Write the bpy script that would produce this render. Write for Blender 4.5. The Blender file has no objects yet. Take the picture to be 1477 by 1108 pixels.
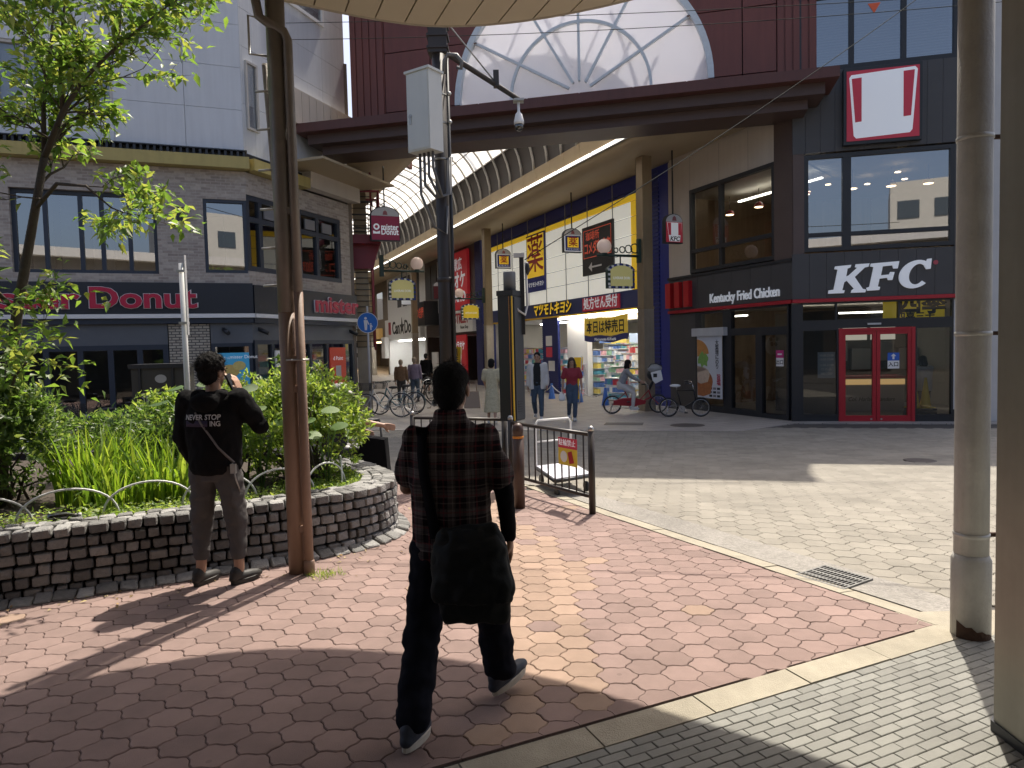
import bpy, bmesh, math, random
from mathutils import Vector, Matrix, noise
import numpy as np
random.seed(7); np.random.seed(7)
R = math.radians
scene = bpy.context.scene
COL = scene.collection

# ------------------------------------------------------------------ camera
PITCH, ROLL = R(3.0), R(1.4)
fw = Vector((0, math.cos(PITCH), -math.sin(PITCH)))
up0 = Vector((0, math.sin(PITCH), math.cos(PITCH))); rt0 = Vector((1, 0, 0))
crt = rt0 * math.cos(ROLL) - up0 * math.sin(ROLL)
cup = rt0 * math.sin(ROLL) + up0 * math.cos(ROLL)
cam_d = bpy.data.cameras.new("camera"); cam = bpy.data.objects.new("camera", cam_d); COL.objects.link(cam)
cam.matrix_world = Matrix(((crt.x, cup.x, -fw.x, 0), (crt.y, cup.y, -fw.y, 0), (crt.z, cup.z, -fw.z, 1.7), (0, 0, 0, 1)))
cam_d.sensor_width = 36.0; cam_d.lens = 36.0 * 1024 / 1477; cam_d.clip_start = 0.05; cam_d.clip_end = 1000
scene.camera = cam

# ------------------------------------------------------------------ sky, sun, exposure
SUN_AZ, SUN_EL = 24.0, 62.0
world = bpy.data.worlds.new("World"); scene.world = world; world.use_nodes = True
wn = world.node_tree
bg = wn.nodes["Background"]
sky = wn.nodes.new("ShaderNodeTexSky"); sky.sky_type = 'NISHITA'; sky.sun_disc = False
sky.sun_elevation = R(SUN_EL); sky.sun_rotation = R(SUN_AZ); sky.air_density = .75; sky.dust_density = 5.0; sky.ozone_density = .4
wn.links.new(sky.outputs[0], bg.inputs[0]); bg.inputs[1].default_value = 0.15
sun_d = bpy.data.lights.new("sun", 'SUN'); sun_d.energy = 4.7; sun_d.angle = R(0.55); sun_d.color = (1.0, 0.92, 0.80)
sun = bpy.data.objects.new("sun", sun_d); COL.objects.link(sun)
to_sun = Vector((math.sin(R(SUN_AZ)) * math.cos(R(SUN_EL)), math.cos(R(SUN_AZ)) * math.cos(R(SUN_EL)), math.sin(R(SUN_EL))))
sun.rotation_euler = to_sun.to_track_quat('Z', 'Y').to_euler(); sun.location = (0, 0, 40)
vs = scene.view_settings
vs.view_transform = 'Standard'; vs.look = 'None'; vs.exposure = 0.6; vs.gamma = 1.0; vs.use_curve_mapping = False
scene.render.resolution_x = 1024; scene.render.resolution_y = 768
scene.cycles.max_bounces = 8; scene.cycles.diffuse_bounces = 4; scene.cycles.glossy_bounces = 4; scene.cycles.transparent_max_bounces = 24
scene.cycles.transmission_bounces = 6

# ------------------------------------------------------------------ helpers
ORG = {}
class Fr:
    """Vertical working plane: s along it, n out of it, z up from its ground."""
    def __init__(self, o, ang, z0=-0.2):
        a = R(ang); self.o = Vector((o[0], o[1], z0)); self.u = Vector((math.sin(a), math.cos(a), 0)); self.n = Vector((self.u.y, -self.u.x, 0)); self.ang = ang
    def P(self, s, n, z): return self.o + self.u * s + self.n * n + Vector((0, 0, z))
    def mat(self, s, n, z):
        p = self.P(s, n, z); u, k = self.u, self.n
        return Matrix(((u.x, 0, k.x, p.x), (u.y, 0, k.y, p.y), (0, 1, 0, p.z), (0, 0, 0, 1)))

class MB:
    def __init__(self): self.v = []; self.f = []; self.m = []; self.cur = 0; self.sm = []
    def add(self, vs, fs, smooth=False):
        b = len(self.v); self.v += [tuple(x) for x in vs]
        for f in fs: self.f.append(tuple(i + b for i in f)); self.m.append(self.cur); self.sm.append(smooth)
        return self
    def hexa(self, p):
        return self.add(p, [(0, 3, 2, 1), (4, 5, 6, 7), (0, 1, 5, 4), (1, 2, 6, 5), (2, 3, 7, 6), (3, 0, 4, 7)])
    def fbox(self, F, s0, s1, n0, n1, z0, z1):
        P = F.P
        return self.hexa([P(s0, n0, z0), P(s1, n0, z0), P(s1, n1, z0), P(s0, n1, z0), P(s0, n0, z1), P(s1, n0, z1), P(s1, n1, z1), P(s0, n1, z1)])
    def box(self, c, sz, yaw=0, rot=None):
        M = rot if rot is not None else Matrix.Rotation(yaw, 3, 'Z')
        c = Vector(c); h = [x / 2 for x in sz]
        q = [c + M @ Vector((a * h[0], b * h[1], d * h[2])) for d in (-1, 1) for a, b in ((-1, -1), (1, -1), (1, 1), (-1, 1))]
        return self.hexa(q)
    def prism(self, F, poly, n0, n1):
        k = len(poly)
        a = [F.P(s, n0, z) for s, z in poly] + [F.P(s, n1, z) for s, z in poly]
        fs = [tuple(range(k))[::-1], tuple(range(k, 2 * k))] + [(i, (i + 1) % k, k + (i + 1) % k, k + i) for i in range(k)]
        return self.add(a, fs)
    def tube(self, pts, r, seg=8, cap=True, closed=False, ell=None):
        pts = [Vector(p) for p in pts]; k = len(pts)
        rs = r if isinstance(r, (list, tuple)) else [r] * k
        ref = None; V = []
        for i, p in enumerate(pts):
            if closed: d = pts[(i + 1) % k] - pts[i - 1]
            else: d = (pts[min(i + 1, k - 1)] - pts[max(i - 1, 0)])
            if d.length < 1e-9: d = Vector((0, 0, 1))
            d.normalize()
            if ref is None: ref = Vector((0, 0, 1)) if abs(d.z) < .9 else Vector((1, 0, 0))
            a = ref - d * ref.dot(d)
            if a.length < 1e-4: a = d.orthogonal()
            a.normalize(); b = d.cross(a); ref = a
            e = ell if ell else (1, 1)
            for j in range(seg):
                t = 2 * math.pi * j / seg
                V.append(p + a * (math.cos(t) * rs[i] * e[0]) + b * (math.sin(t) * rs[i] * e[1]))
        F = []
        for i in range(k if closed else k - 1):
            o, o2 = i * seg, ((i + 1) % k) * seg
            for j in range(seg): F.append((o + j, o + (j + 1) % seg, o2 + (j + 1) % seg, o2 + j))
        self.add(V, F, smooth=True)
        if cap and not closed:
            b = len(self.v) - len(V)
            self.f.append(tuple(b + j for j in range(seg))[::-1]); self.m.append(self.cur); self.sm.append(False)
            e = b + (k - 1) * seg
            self.f.append(tuple(e + j for j in range(seg))); self.m.append(self.cur); self.sm.append(False)
        return self
    def lathe(self, c, prof, seg=16, axis=None):
        """profile of (r, h) about an axis through c"""
        c = Vector(c); ax = Vector(axis).normalized() if axis else Vector((0, 0, 1))
        a = ax.orthogonal().normalized(); b = ax.cross(a); V = []; F = []
        for r, h in prof:
            for j in range(seg):
                t = 2 * math.pi * j / seg
                V.append(c + ax * h + a * (r * math.cos(t)) + b * (r * math.sin(t)))
        k = len(prof)
        for i in range(k - 1):
            for j in range(seg): F.append((i * seg + j, i * seg + (j + 1) % seg, (i + 1) * seg + (j + 1) % seg, (i + 1) * seg + j))
        self.add(V, F, smooth=True)
        base = len(self.v) - len(V)
        if prof[0][0] > 1e-4: self.f.append(tuple(base + j for j in range(seg))[::-1]); self.m.append(self.cur); self.sm.append(False)
        if prof[-1][0] > 1e-4: self.f.append(tuple(base + (k - 1) * seg + j for j in range(seg))); self.m.append(self.cur); self.sm.append(False)
        return self
    def ball(self, c, r, seg=12, rings=8):
        if not isinstance(r, (tuple, list)): r = (r, r, r)
        c = Vector(c); V = [c + Vector((0, 0, r[2]))]; F = []
        for i in range(1, rings):
            ph = math.pi * i / rings
            for j in range(seg):
                t = 2 * math.pi * j / seg
                V.append(c + Vector((r[0] * math.sin(ph) * math.cos(t), r[1] * math.sin(ph) * math.sin(t), r[2] * math.cos(ph))))
        V.append(c - Vector((0, 0, r[2])))
        for j in range(seg): F.append((0, 1 + j, 1 + (j + 1) % seg))
        for i in range(rings - 2):
            for j in range(seg):
                o = 1 + i * seg
                F.append((o + j, o + seg + j, o + seg + (j + 1) % seg, o + (j + 1) % seg))
        o = 1 + (rings - 2) * seg
        for j in range(seg): F.append((o + j, len(V) - 1, o + (j + 1) % seg))
        return self.add(V, F, smooth=True)
    def mesh(self, name, mats, off=Vector((0, 0, 0))):
        me = bpy.data.meshes.new(name)
        me.from_pydata([(x[0] - off.x, x[1] - off.y, x[2] - off.z) for x in self.v], [], self.f)
        if not isinstance(mats, (list, tuple)): mats = [mats]
        for m in mats: me.materials.append(m)
        if len(mats) > 1: me.polygons.foreach_set('material_index', self.m)
        me.polygons.foreach_set('use_smooth', self.sm)
        me.update()
        return me
    def build(self, name, mats, parent=None, origin=None):
        off = ORG[parent.name] if parent is not None else (Vector(origin) if origin is not None else Vector((0, 0, 0)))
        ob = bpy.data.objects.new(name, self.mesh(name, mats, off)); COL.objects.link(ob)
        if parent is not None: ob.parent = parent; ORG[ob.name] = off
        else: ob.location = off; ORG[ob.name] = off
        return ob

def link_mesh(name, me, parent=None, loc=None, rot=None, scale=None):
    ob = bpy.data.objects.new(name, me); COL.objects.link(ob)
    if parent is not None: ob.parent = parent; ORG[ob.name] = ORG[parent.name]
    off = ORG[parent.name] if parent is not None else Vector((0, 0, 0))
    if loc is not None: ob.location = Vector(loc) - off
    else: ob.location = -off
    if rot is not None: ob.rotation_euler = rot
    if scale is not None: ob.scale = scale
    return ob
def tag(o, label, cat, group=None):
    o['label'] = label; o['category'] = cat
    if group: o['group'] = group
    return o
def struct(o): o['kind'] = 'structure'; return o
def stuff(o): o['kind'] = 'stuff'; return o
def thing(name, label, cat, loc=(0, 0, 0), group=None):
    o = bpy.data.objects.new(name, None); COL.objects.link(o); o.location = loc; o.empty_display_size = .2
    ORG[o.name] = Vector(loc)
    return tag(o, label, cat, group)
def copy_tree(o, parent=None):
    c = o.copy(); COL.objects.link(c); ORG[c.name] = ORG.get(o.name, Vector((0, 0, 0)))
    if parent is not None: c.parent = parent
    for ch in o.children: copy_tree(ch, c)
    return c

# ------------------------------------------------------------------ materials
MATS = {}
def nt(name):
    m = bpy.data.materials.new(name); m.use_nodes = True
    return m, m.node_tree, m.node_tree.nodes["Principled BSDF"]
def pm(name, col, rough=.6, metal=0., var=.0, vs=3.0, bump=0., bs=40., emit=0., spec=.5, rnd=0., streak=0., coat=0., det=4, stain=0.):
    """principled material: col varied by noise, fine bump, per-piece random tone"""
    if name in MATS: return MATS[name]
    m, t, b = nt(name); N = t.nodes; L = t.links
    b.inputs['Roughness'].default_value = rough; b.inputs['Metallic'].default_value = metal
    b.inputs['Specular IOR Level'].default_value = spec
    b.inputs['Base Color'].default_value = (*col, 1)
    if coat: b.inputs['Coat Weight'].default_value = coat
    src = None
    if var or rnd or streak or stain:
        tc = N.new('ShaderNodeTexCoord'); geo = N.new('ShaderNodeNewGeometry')
        hsv = N.new('ShaderNodeHueSaturation'); hsv.inputs['Color'].default_value = (*col, 1)
        val = None
        def addv(a, k, bias):
            nonlocal val
            mm = N.new('ShaderNodeMath'); mm.operation = 'MULTIPLY_ADD'; L.new(a, mm.inputs[0]); mm.inputs[1].default_value = k; mm.inputs[2].default_value = bias
            if val is None: val = mm.outputs[0]
            else:
                q = N.new('ShaderNodeMath'); q.operation = 'MULTIPLY'; L.new(val, q.inputs[0]); L.new(mm.outputs[0], q.inputs[1]); val = q.outputs[0]
        if var:
            n = N.new('ShaderNodeTexNoise'); n.inputs['Scale'].default_value = vs; n.inputs['Detail'].default_value = 6; n.inputs['Roughness'].default_value = .65
            L.new(geo.outputs['Position'], n.inputs['Vector']); addv(n.outputs[0], var * 2, 1 - var)
        if stain:
            n = N.new('ShaderNodeTexNoise'); n.inputs['Scale'].default_value = 1.1; n.inputs['Detail'].default_value = 9; n.inputs['Roughness'].default_value = .72; L.new(geo.outputs['Position'], n.inputs['Vector'])
            rp = N.new('ShaderNodeValToRGB'); rp.color_ramp.elements[0].position = .36; rp.color_ramp.elements[1].position = .56; L.new(n.outputs[0], rp.inputs[0]); addv(rp.outputs[0], stain, 1 - stain)
            vo = N.new('ShaderNodeTexVoronoi'); vo.inputs['Scale'].default_value = 2.6; L.new(geo.outputs['Position'], vo.inputs['Vector'])
            gt_ = N.new('ShaderNodeMath'); gt_.operation = 'GREATER_THAN'; gt_.inputs[1].default_value = .035; L.new(vo.outputs['Distance'], gt_.inputs[0]); addv(gt_.outputs[0], stain * 1.3, 1 - stain * 1.3)
        if streak:
            mp = N.new('ShaderNodeMapping'); mp.inputs['Scale'].default_value = (3.0, 3.0, .22); L.new(geo.outputs['Position'], mp.inputs[0])
            n = N.new('ShaderNodeTexNoise'); n.inputs['Scale'].default_value = 3.5; n.inputs['Detail'].default_value = 5; L.new(mp.outputs[0], n.inputs['Vector']); addv(n.outputs[0], streak * 2, 1 - streak)
        if rnd:
            oi = N.new('ShaderNodeObjectInfo'); a = N.new('ShaderNodeMath'); a.operation = 'ADD'
            L.new(oi.outputs['Random'], a.inputs[0]); L.new(geo.outputs['Random Per Island'], a.inputs[1])
            fr = N.new('ShaderNodeMath'); fr.operation = 'FRACT'; L.new(a.outputs[0], fr.inputs[0]); addv(fr.outputs[0], rnd * 2, 1 - rnd)
        L.new(val, hsv.inputs['Value']); L.new(hsv.outputs[0], b.inputs['Base Color']); src = hsv.outputs[0]
    if bump:
        geo2 = N.new('ShaderNodeNewGeometry')
        n = N.new('ShaderNodeTexNoise'); n.inputs['Scale'].default_value = bs; n.inputs['Detail'].default_value = det; L.new(geo2.outputs['Position'], n.inputs['Vector'])
        bp = N.new('ShaderNodeBump'); bp.inputs['Strength'].default_value = bump; bp.inputs['Distance'].default_value = .01
        L.new(n.outputs[0], bp.inputs['Height']); L.new(bp.outputs[0], b.inputs['Normal'])
    if emit:
        b.inputs['Emission Color'].default_value = (*col, 1); b.inputs['Emission Strength'].default_value = emit
    MATS[name] = m
    return m
def glass(name, tint=(.75, .8, .8), refl=1.0, rough=.01, base=.03):
    if name in MATS: return MATS[name]
    m, t, b = nt(name); N = t.nodes; L = t.links; N.remove(b)
    tr = N.new('ShaderNodeBsdfTransparent'); tr.inputs[0].default_value = (*tint, 1)
    gl = N.new('ShaderNodeBsdfGlossy'); gl.inputs['Roughness'].default_value = rough
    fr = N.new('ShaderNodeFresnel'); fr.inputs[0].default_value = 1.52
    ma = N.new('ShaderNodeMath'); ma.operation = 'MULTIPLY_ADD'; L.new(fr.outputs[0], ma.inputs[0]); ma.inputs[1].default_value = refl * 1.5; ma.inputs[2].default_value = base; ma.use_clamp = True
    mx = N.new('ShaderNodeMixShader'); L.new(ma.outputs[0], mx.inputs[0]); L.new(tr.outputs[0], mx.inputs[1]); L.new(gl.outputs[0], mx.inputs[2])
    L.new(mx.outputs[0], N['Material Output'].inputs[0]); MATS[name] = m
    return m
def translucent(name, col, trans=.5, rough=.5, var=0., vs=5., rnd=0., trcol=None):
    if name in MATS: return MATS[name]
    m = pm(name, col, rough, var=var, vs=vs, rnd=rnd); t = m.node_tree; N = t.nodes; L = t.links
    b = N["Principled BSDF"]; tl = N.new('ShaderNodeBsdfTranslucent')
    tl.inputs[0].default_value = (*(trcol or col), 1)
    mx = N.new('ShaderNodeMixShader'); mx.inputs[0].default_value = trans
    L.new(b.outputs[0], mx.inputs[1]); L.new(tl.outputs[0], mx.inputs[2]); L.new(mx.outputs[0], N['Material Output'].inputs[0])
    return m
def brick_mat(name, F, c1, c2, mortar, w, h, msz=.012, bias=0., bump=.5, rough=.8, var=.25):
    """brickwork laid along a facade: too fine to pick apart at this distance"""
    if name in MATS: return MATS[name]
    m, t, b = nt(name); N = t.nodes; L = t.links
    geo = N.new('ShaderNodeNewGeometry'); sub = N.new('ShaderNodeVectorMath'); sub.operation = 'SUBTRACT'; sub.inputs[1].default_value = F.o
    L.new(geo.outputs['Position'], sub.inputs[0])
    dot = N.new('ShaderNodeVectorMath'); dot.operation = 'DOT_PRODUCT'; dot.inputs[1].default_value = F.u; L.new(sub.outputs[0], dot.inputs[0])
    sp = N.new('ShaderNodeSeparateXYZ'); L.new(sub.outputs[0], sp.inputs[0])
    cb = N.new('ShaderNodeCombineXYZ'); L.new(dot.outputs['Value'], cb.inputs[0]); L.new(sp.outputs[2], cb.inputs[1])
    br = N.new('ShaderNodeTexBrick'); br.inputs['Scale'].default_value = 1.0; br.inputs['Brick Width'].default_value = w; br.inputs['Row Height'].default_value = h
    br.inputs['Mortar Size'].default_value = msz; br.inputs['Color1'].default_value = (*c1, 1); br.inputs['Color2'].default_value = (*c2, 1); br.inputs['Mortar'].default_value = (*mortar, 1)
    br.inputs['Bias'].default_value = bias
    L.new(cb.outputs[0], br.inputs['Vector'])
    n = N.new('ShaderNodeTexNoise'); n.inputs['Scale'].default_value = 14; n.inputs['Detail'].default_value = 6; L.new(geo.outputs['Position'], n.inputs['Vector'])
    ma = N.new('ShaderNodeMath'); ma.operation = 'MULTIPLY_ADD'; L.new(n.outputs[0], ma.inputs[0]); ma.inputs[1].default_value = var * 2; ma.inputs[2].default_value = 1 - var
    hs = N.new('ShaderNodeHueSaturation'); L.new(br.outputs[0], hs.inputs['Color']); L.new(ma.outputs[0], hs.inputs['Value']); L.new(hs.outputs[0], b.inputs['Base Color'])
    bp = N.new('ShaderNodeBump'); bp.inputs['Strength'].default_value = bump; bp.inputs['Distance'].default_value = .012; bp.invert = True
    L.new(br.outputs['Fac'], bp.inputs['Height']); L.new(bp.outputs[0], b.inputs['Normal'])
    b.inputs['Roughness'].default_value = rough; MATS[name] = m
    return m

# ------------------------------------------------------------------ lettering
TMP = bpy.data.scenes.new('workbench')
def evaluated_mesh(ob):
    TMP.collection.objects.link(ob); vl = TMP.view_layers[0]; vl.update()
    dg = vl.depsgraph; me = bpy.data.meshes.new_from_object(ob.evaluated_get(dg), depsgraph=dg)
    TMP.collection.objects.unlink(ob); bpy.data.objects.remove(ob)
    return me
_tc = {}
def text_mesh(body, size, ext=.004, bold=0., shear=0., sx=1.0, vert=False):
    key = (body, size, ext, bold, shear, sx)
    if key in _tc: return _tc[key]
    cu = bpy.data.curves.new('lettering', 'FONT'); cu.body = body; cu.size = size; cu.extrude = ext; cu.offset = bold; cu.shear = shear
    cu.align_x = 'CENTER'; cu.align_y = 'CENTER'; cu.resolution_u = 3; cu.space_line = .85 if '\n' in body else 1
    ob = bpy.data.objects.new('lettering', cu); me = evaluated_mesh(ob)
    if sx != 1.0:
        for v in me.vertices: v.co.x *= sx
    _tc[key] = me
    return me
def text(F, s, n, z, body, size, mat, parent, ext=.006, bold=0., shear=0., width=None, name='lettering', tilt=0.):
    me = text_mesh(body, size, ext, bold, shear)
    if width:
        xs = [v.co.x for v in me.vertices]; w = max(xs) - min(xs)
        me = text_mesh(body, size, ext, bold, shear, sx=round(width / w, 4)) if w > 0 else me
    me = me.copy(); me.materials.clear(); me.materials.append(mat)
    M = F.mat(s, n, z)
    if tilt: M = M @ Matrix.Rotation(tilt, 4, 'Z')
    off = ORG[parent.name]
    me.transform(Matrix.Translation(-off) @ M)
    ob = bpy.data.objects.new(name, me); COL.objects.link(ob); ob.parent = parent; ORG[ob.name] = off
    return ob
def pgrid(a, b, k): return [a + (b - a) * i / k for i in range(k + 1)]
def smooth(t): t = max(0., min(1., t)); return t * t * (3 - 2 * t)

# ------------------------------------------------------------------ working planes of the place
K0 = (6.57, 16.49); L1 = (-6.0, 16.5)
FK = Fr(K0, 103.5)          # corner front of the right building, and of the arcade portal
FR = Fr(K0, 157.2)          # right side of the arcade, s runs back into the arcade as negative
FL = Fr(L1, 68.8)           # street front of the left building
FS = Fr(L1, 20.0)           # its splayed corner front
FA = Fr(K0, -22.8)          # along the arcade
def AP(t, w, z): return FA.P(t, -w, z)
def AF(t, z0=-0.2):         # plane across the arcade facing the street: s to the right, origin on the left
    p = FA.P(t, 0, 0); return Fr((p.x, p.y), FA.ang + 90, z0)
# ================================================================== GROUND
def road_z(x, y):
    D = .233 * x + .972 * y
    return -.03 - .17 * smooth((D - 7.0) / 7.5)
g = MB().add([(-400, -400, -.42), (400, -400, -.42), (400, 400, -.42), (-400, 400, -.42)], [(0, 1, 2, 3)])
struct(g.build('ground', pm('earth', (.12, .115, .11), .9, var=.2)))
M_joint = pm('joint_sand', (.06, .055, .05), .95, var=.3, vs=20)
M_red = pm('red_paver', (.25, .178, .158), .85, stain=.16, var=.2, vs=5, bump=.35, bs=260, rnd=.13, spec=.3)
M_tan = pm('pink_tan_paver', (.315, .225, .172), .85, stain=.14, var=.18, vs=6, bump=.35, bs=260, rnd=.14, spec=.3)
M_grey = pm('grey_paver', (.255, .237, .2), .85, stain=.2, var=.16, vs=1.5, bump=.3, bs=220, rnd=.09, spec=.3)
M_bpav = pm('grey_brick_paver', (.235, .235, .215), .85, stain=.14, var=.12, vs=4, bump=.4, bs=300, rnd=.12, spec=.3)
M_kerb = pm('tan_concrete', (.33, .30, .235), .9, stain=.2, var=.28, vs=7, bump=.5, bs=150, rnd=.08)
M_agg = pm('exposed_aggregate', (.26, .245, .22), .9, stain=.25, var=.6, vs=38, bump=1., bs=60)
# red plaza outline (z = 0), road edge and brick walk edge
PLAZA = [(2.46, 4.1), (.92, 6.95), (.12, 8.55), (-1.35, 9.35), (-3.2, 10.4), (-9, 13.2), (-12, 13.5), (-12, -6), (-6, -6), (-3.0, 1.55), (.21, 3.05)]
def inside(x, y, poly):
    c = False; k = len(poly)
    for i in range(k):
        (x1, y1), (x2, y2) = poly[i], poly[i - 1]
        if (y1 > y) != (y2 > y) and x < (x2 - x1) * (y - y1) / (y2 - y1) + x1: c = not c
    return c
def slab(name, poly, z0, z1, mat):
    k = len(poly); mb = MB()
    mb.add([(x, y, z0) for x, y in poly] + [(x, y, z1) for x, y in poly], [tuple(range(k, 2 * k))] + [(i, (i + 1) % k, k + (i + 1) % k, k + i) for i in range(k)])
    return struct(mb.build(name, mat))
pave_red = slab('red_pavement', PLAZA[::-1], -.4, -.012, M_joint)
# wavy hexagon paver: six edges, each a shallow S so that neighbours interlock
def hexpts(col, row, amp, gap=.0):
    """flat sides across y; column step col, row step row"""
    w = col * 2 / 3
    c = [(w, 0), (w / 2, row / 2), (-w / 2, row / 2), (-w, 0), (-w / 2, -row / 2), (w / 2, -row / 2)]
    out = []
    for i in range(6):
        a, b = Vector((*c[i], 0)), Vector((*c[(i + 1) % 6], 0)); d = b - a; nn = Vector((-d.y, d.x, 0)).normalized()
        sg = 1 if i < 3 else 1
        for t, k in ((0, 0), (.3, 1), (.7, -1)):
            out.append(a + d * t + nn * (amp * k * sg))
    return [Vector((p.x * (1 - gap / w), p.y * (1 - 2 * gap / row), 0)) for p in out]
def hexpaver(col, row, amp, h, gap, bev=.004):
    P = hexpts(col, row, amp, gap); k = len(P); mb = MB()
    top = [(p.x * (1 - bev / .09), p.y * (1 - bev / .08), 0) for p in P]; mid = [(p.x, p.y, -bev) for p in P]; bot = [(p.x, p.y, -h) for p in P]
    mb.add(top + mid + bot, [tuple(range(k))] + [(k + i, k + (i + 1) % k, (i + 1) % k, i) for i in range(k)] + [(2 * k + i, 2 * k + (i + 1) % k, k + (i + 1) % k, k + i) for i in range(k)])
    return mb
def lay(parent, name, spots, make, mats, zf, ang, jit=.0015, big=300, tilt=.006):
    """spots: (x, y, material index); the nearest become single pieces, the rest one joined part"""
    spots = sorted(spots, key=lambda q: q[0] ** 2 + q[1] ** 2)
    vis = [q for q in spots if q[1] > .6 and abs(q[0] / q[1]) < .8 and (q[1] > 2.75)]
    near = vis[:big]; ns = set(near); rest = [q for q in spots if q not in ns]
    base = [make().mesh(name, m) for m in mats]
    for x, y, mi in near:
        z = zf(x, y) + random.uniform(-jit, jit)
        link_mesh(name, base[mi], parent, (x, y, z), (random.uniform(-tilt, tilt), random.uniform(-tilt, tilt), ang + random.uniform(-.006, .006)))
    mb = MB(); proto = make(); M = Matrix.Rotation(ang, 3, 'Z'); pv = [M @ Vector(v) for v in proto.v]
    for x, y, mi in rest:
        o = Vector((x, y, zf(x, y) + random.uniform(-jit, jit))); mb.cur = mi; a, b = random.uniform(-tilt, tilt), random.uniform(-tilt, tilt)
        mb.add([(o.x + p.x, o.y + p.y, o.z + p.z + a * p.x + b * p.y) for p in pv], proto.f)
    return stuff(mb.build(name, mats, parent))
col, row = .166, .17; ra = R(1.5); sp = []
for i in range(-44, 18):
    for j in range(-8, 62):
        x0, y0 = i * col, 1.6 + j * row + (row / 2 if i % 2 else 0)
        x, y = x0 * math.cos(ra) - y0 * math.sin(ra) + .1, x0 * math.sin(ra) + y0 * math.cos(ra)
        if not inside(x, y, PLAZA) or y < 1.6: continue
        lim = .47 - max(0, y - 5.5) * .27
        tanp = (-.15 - max(0, y - 6.) * .3 < x < lim) or (random.random() < .012)
        if tanp and random.random() < .05: tanp = False
        if x < -1.9 and y > 5.9: continue
        sp.append((x, y, 1 if tanp else 0))
def in_all(q, c=.085): return all(inside(q[0] + a, q[1] + b, PLAZA) for a, b in ((c, 0), (-c, 0), (0, c), (0, -c)))
edge = [q for q in sp if not in_all(q)]; sp = [q for q in sp if in_all(q)]
lay(pave_red, 'paver', sp, lambda: hexpaver(col, row, .0055, .03, .0022), [M_red, M_tan], lambda x, y: 0., ra)
# cut pavers along the edge: hexagons clipped to the outline
def clip(poly, a, b):
    out = []
    sd = lambda p: (b[0] - a[0]) * (p[1] - a[1]) - (b[1] - a[1]) * (p[0] - a[0])
    for i in range(len(poly)):
        p, q = poly[i - 1], poly[i]; dp, dq = sd(p), sd(q)
        if (dp >= 0) != (dq >= 0):
            t = dp / (dp - dq); out.append((p[0] + (q[0] - p[0]) * t, p[1] + (q[1] - p[1]) * t))
        if dq >= 0: out.append(q)
    return out
mb = MB(); hp = [Matrix.Rotation(ra, 3, 'Z') @ p for p in hexpts(col, row, .0055, .0022)]
allspots = set((round(q[0], 3), round(q[1], 3)) for q in sp)
for i in range(-44, 18):
    for j in range(-8, 62):
        x0, y0 = i * col, 1.6 + j * row + (row / 2 if i % 2 else 0)
        x, y = x0 * math.cos(ra) - y0 * math.sin(ra) + .1, x0 * math.sin(ra) + y0 * math.cos(ra)
        if (round(x, 3), round(y, 3)) in allspots or y < 1.6 or y > 8.4 or x < -1.9: continue
        pl = [(x + p.x, y + p.y) for p in hp]
        for a, b in ((((2.455, 4.1), (.915, 6.95)) if y < 6.95 else ((.915, 6.95), (.115, 8.55))), ((.21, 3.07), (2.46, 4.115)) if x > .21 else ((-3.0, 1.58), (.21, 3.07))):
            if pl: pl = clip(pl, a, b)
        if len(pl) > 2:
            k = len(pl); mb.cur = 0
            mb.add([(p[0], p[1], 0) for p in pl] + [(p[0], p[1], -.02) for p in pl], [tuple(range(k))] + [(k + q, k + (q + 1) % k, (q + 1) % k, q) for q in range(k)])
stuff(mb.build('cut_paver', M_red, pave_red))
# brick walk in front and right of the plaza, edged with tan kerb stones
kd = (Vector((2.46, 4.1)) - Vector((.21, 3.05))).normalized(); kn = Vector((kd.y, -kd.x)); ka = math.atan2(kd.y, kd.x)
kerb = struct(bpy.data.objects.new('kerb', None)); COL.objects.link(kerb); ORG['kerb'] = Vector((0, 0, 0))
s = -3.6
while s < 2.45:
    L_ = random.choice((.58, .6, .62)); L_ = min(L_, 2.5 - s)
    a = Vector((.21, 3.05)) + kd * s; mb = MB(); w0, w1 = .012, .175
    def q(t, w, z): p = a + kd * t + kn * w; return (p.x, p.y, z)
    zz = .006 + random.uniform(-.003, .003)
    mb.hexa([q(.004, w1, -.3), q(L_ - .004, w1, -.3), q(L_ - .004, w0, -.3), q(.004, w0, -.3), q(.004, w1, zz - .006), q(L_ - .004, w1, zz - .006), q(L_ - .004, w0, zz), q(.004, w0, zz)])
    mb.build('kerb_stone', M_kerb, kerb); s += L_
WALK = [(2.53, 3.95), (.29, 2.905), (-6, -.03), (-6, -8), (12, -8), (12, 3.0), (9, 3.6), (4.2, 4.1)]
walk = slab('brick_pavement', WALK[::-1], -.4, -.012, M_joint)
bl, bw = .137, .0525
def brick_paver():
    mb = MB(); a, b, c = bl / 2 - .0022, bw / 2 - .002, .0025
    mb.add([(-a + c, -b + c, 0), (a - c, -b + c, 0), (a - c, b - c, 0), (-a + c, b - c, 0), (-a, -b, -c), (a, -b, -c), (a, b, -c), (-a, b, -c), (-a, -b, -.03), (a, -b, -.03), (a, b, -.03), (-a, b, -.03)],
           [(0, 1, 2, 3), (4, 5, 1, 0), (5, 6, 2, 1), (6, 7, 3, 2), (7, 4, 0, 3), (8, 9, 5, 4), (9, 10, 6, 5), (10, 11, 7, 6), (11, 8, 4, 7)])
    return mb
sp = []; o = Vector((.21, 3.05)) + kn * .182
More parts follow.
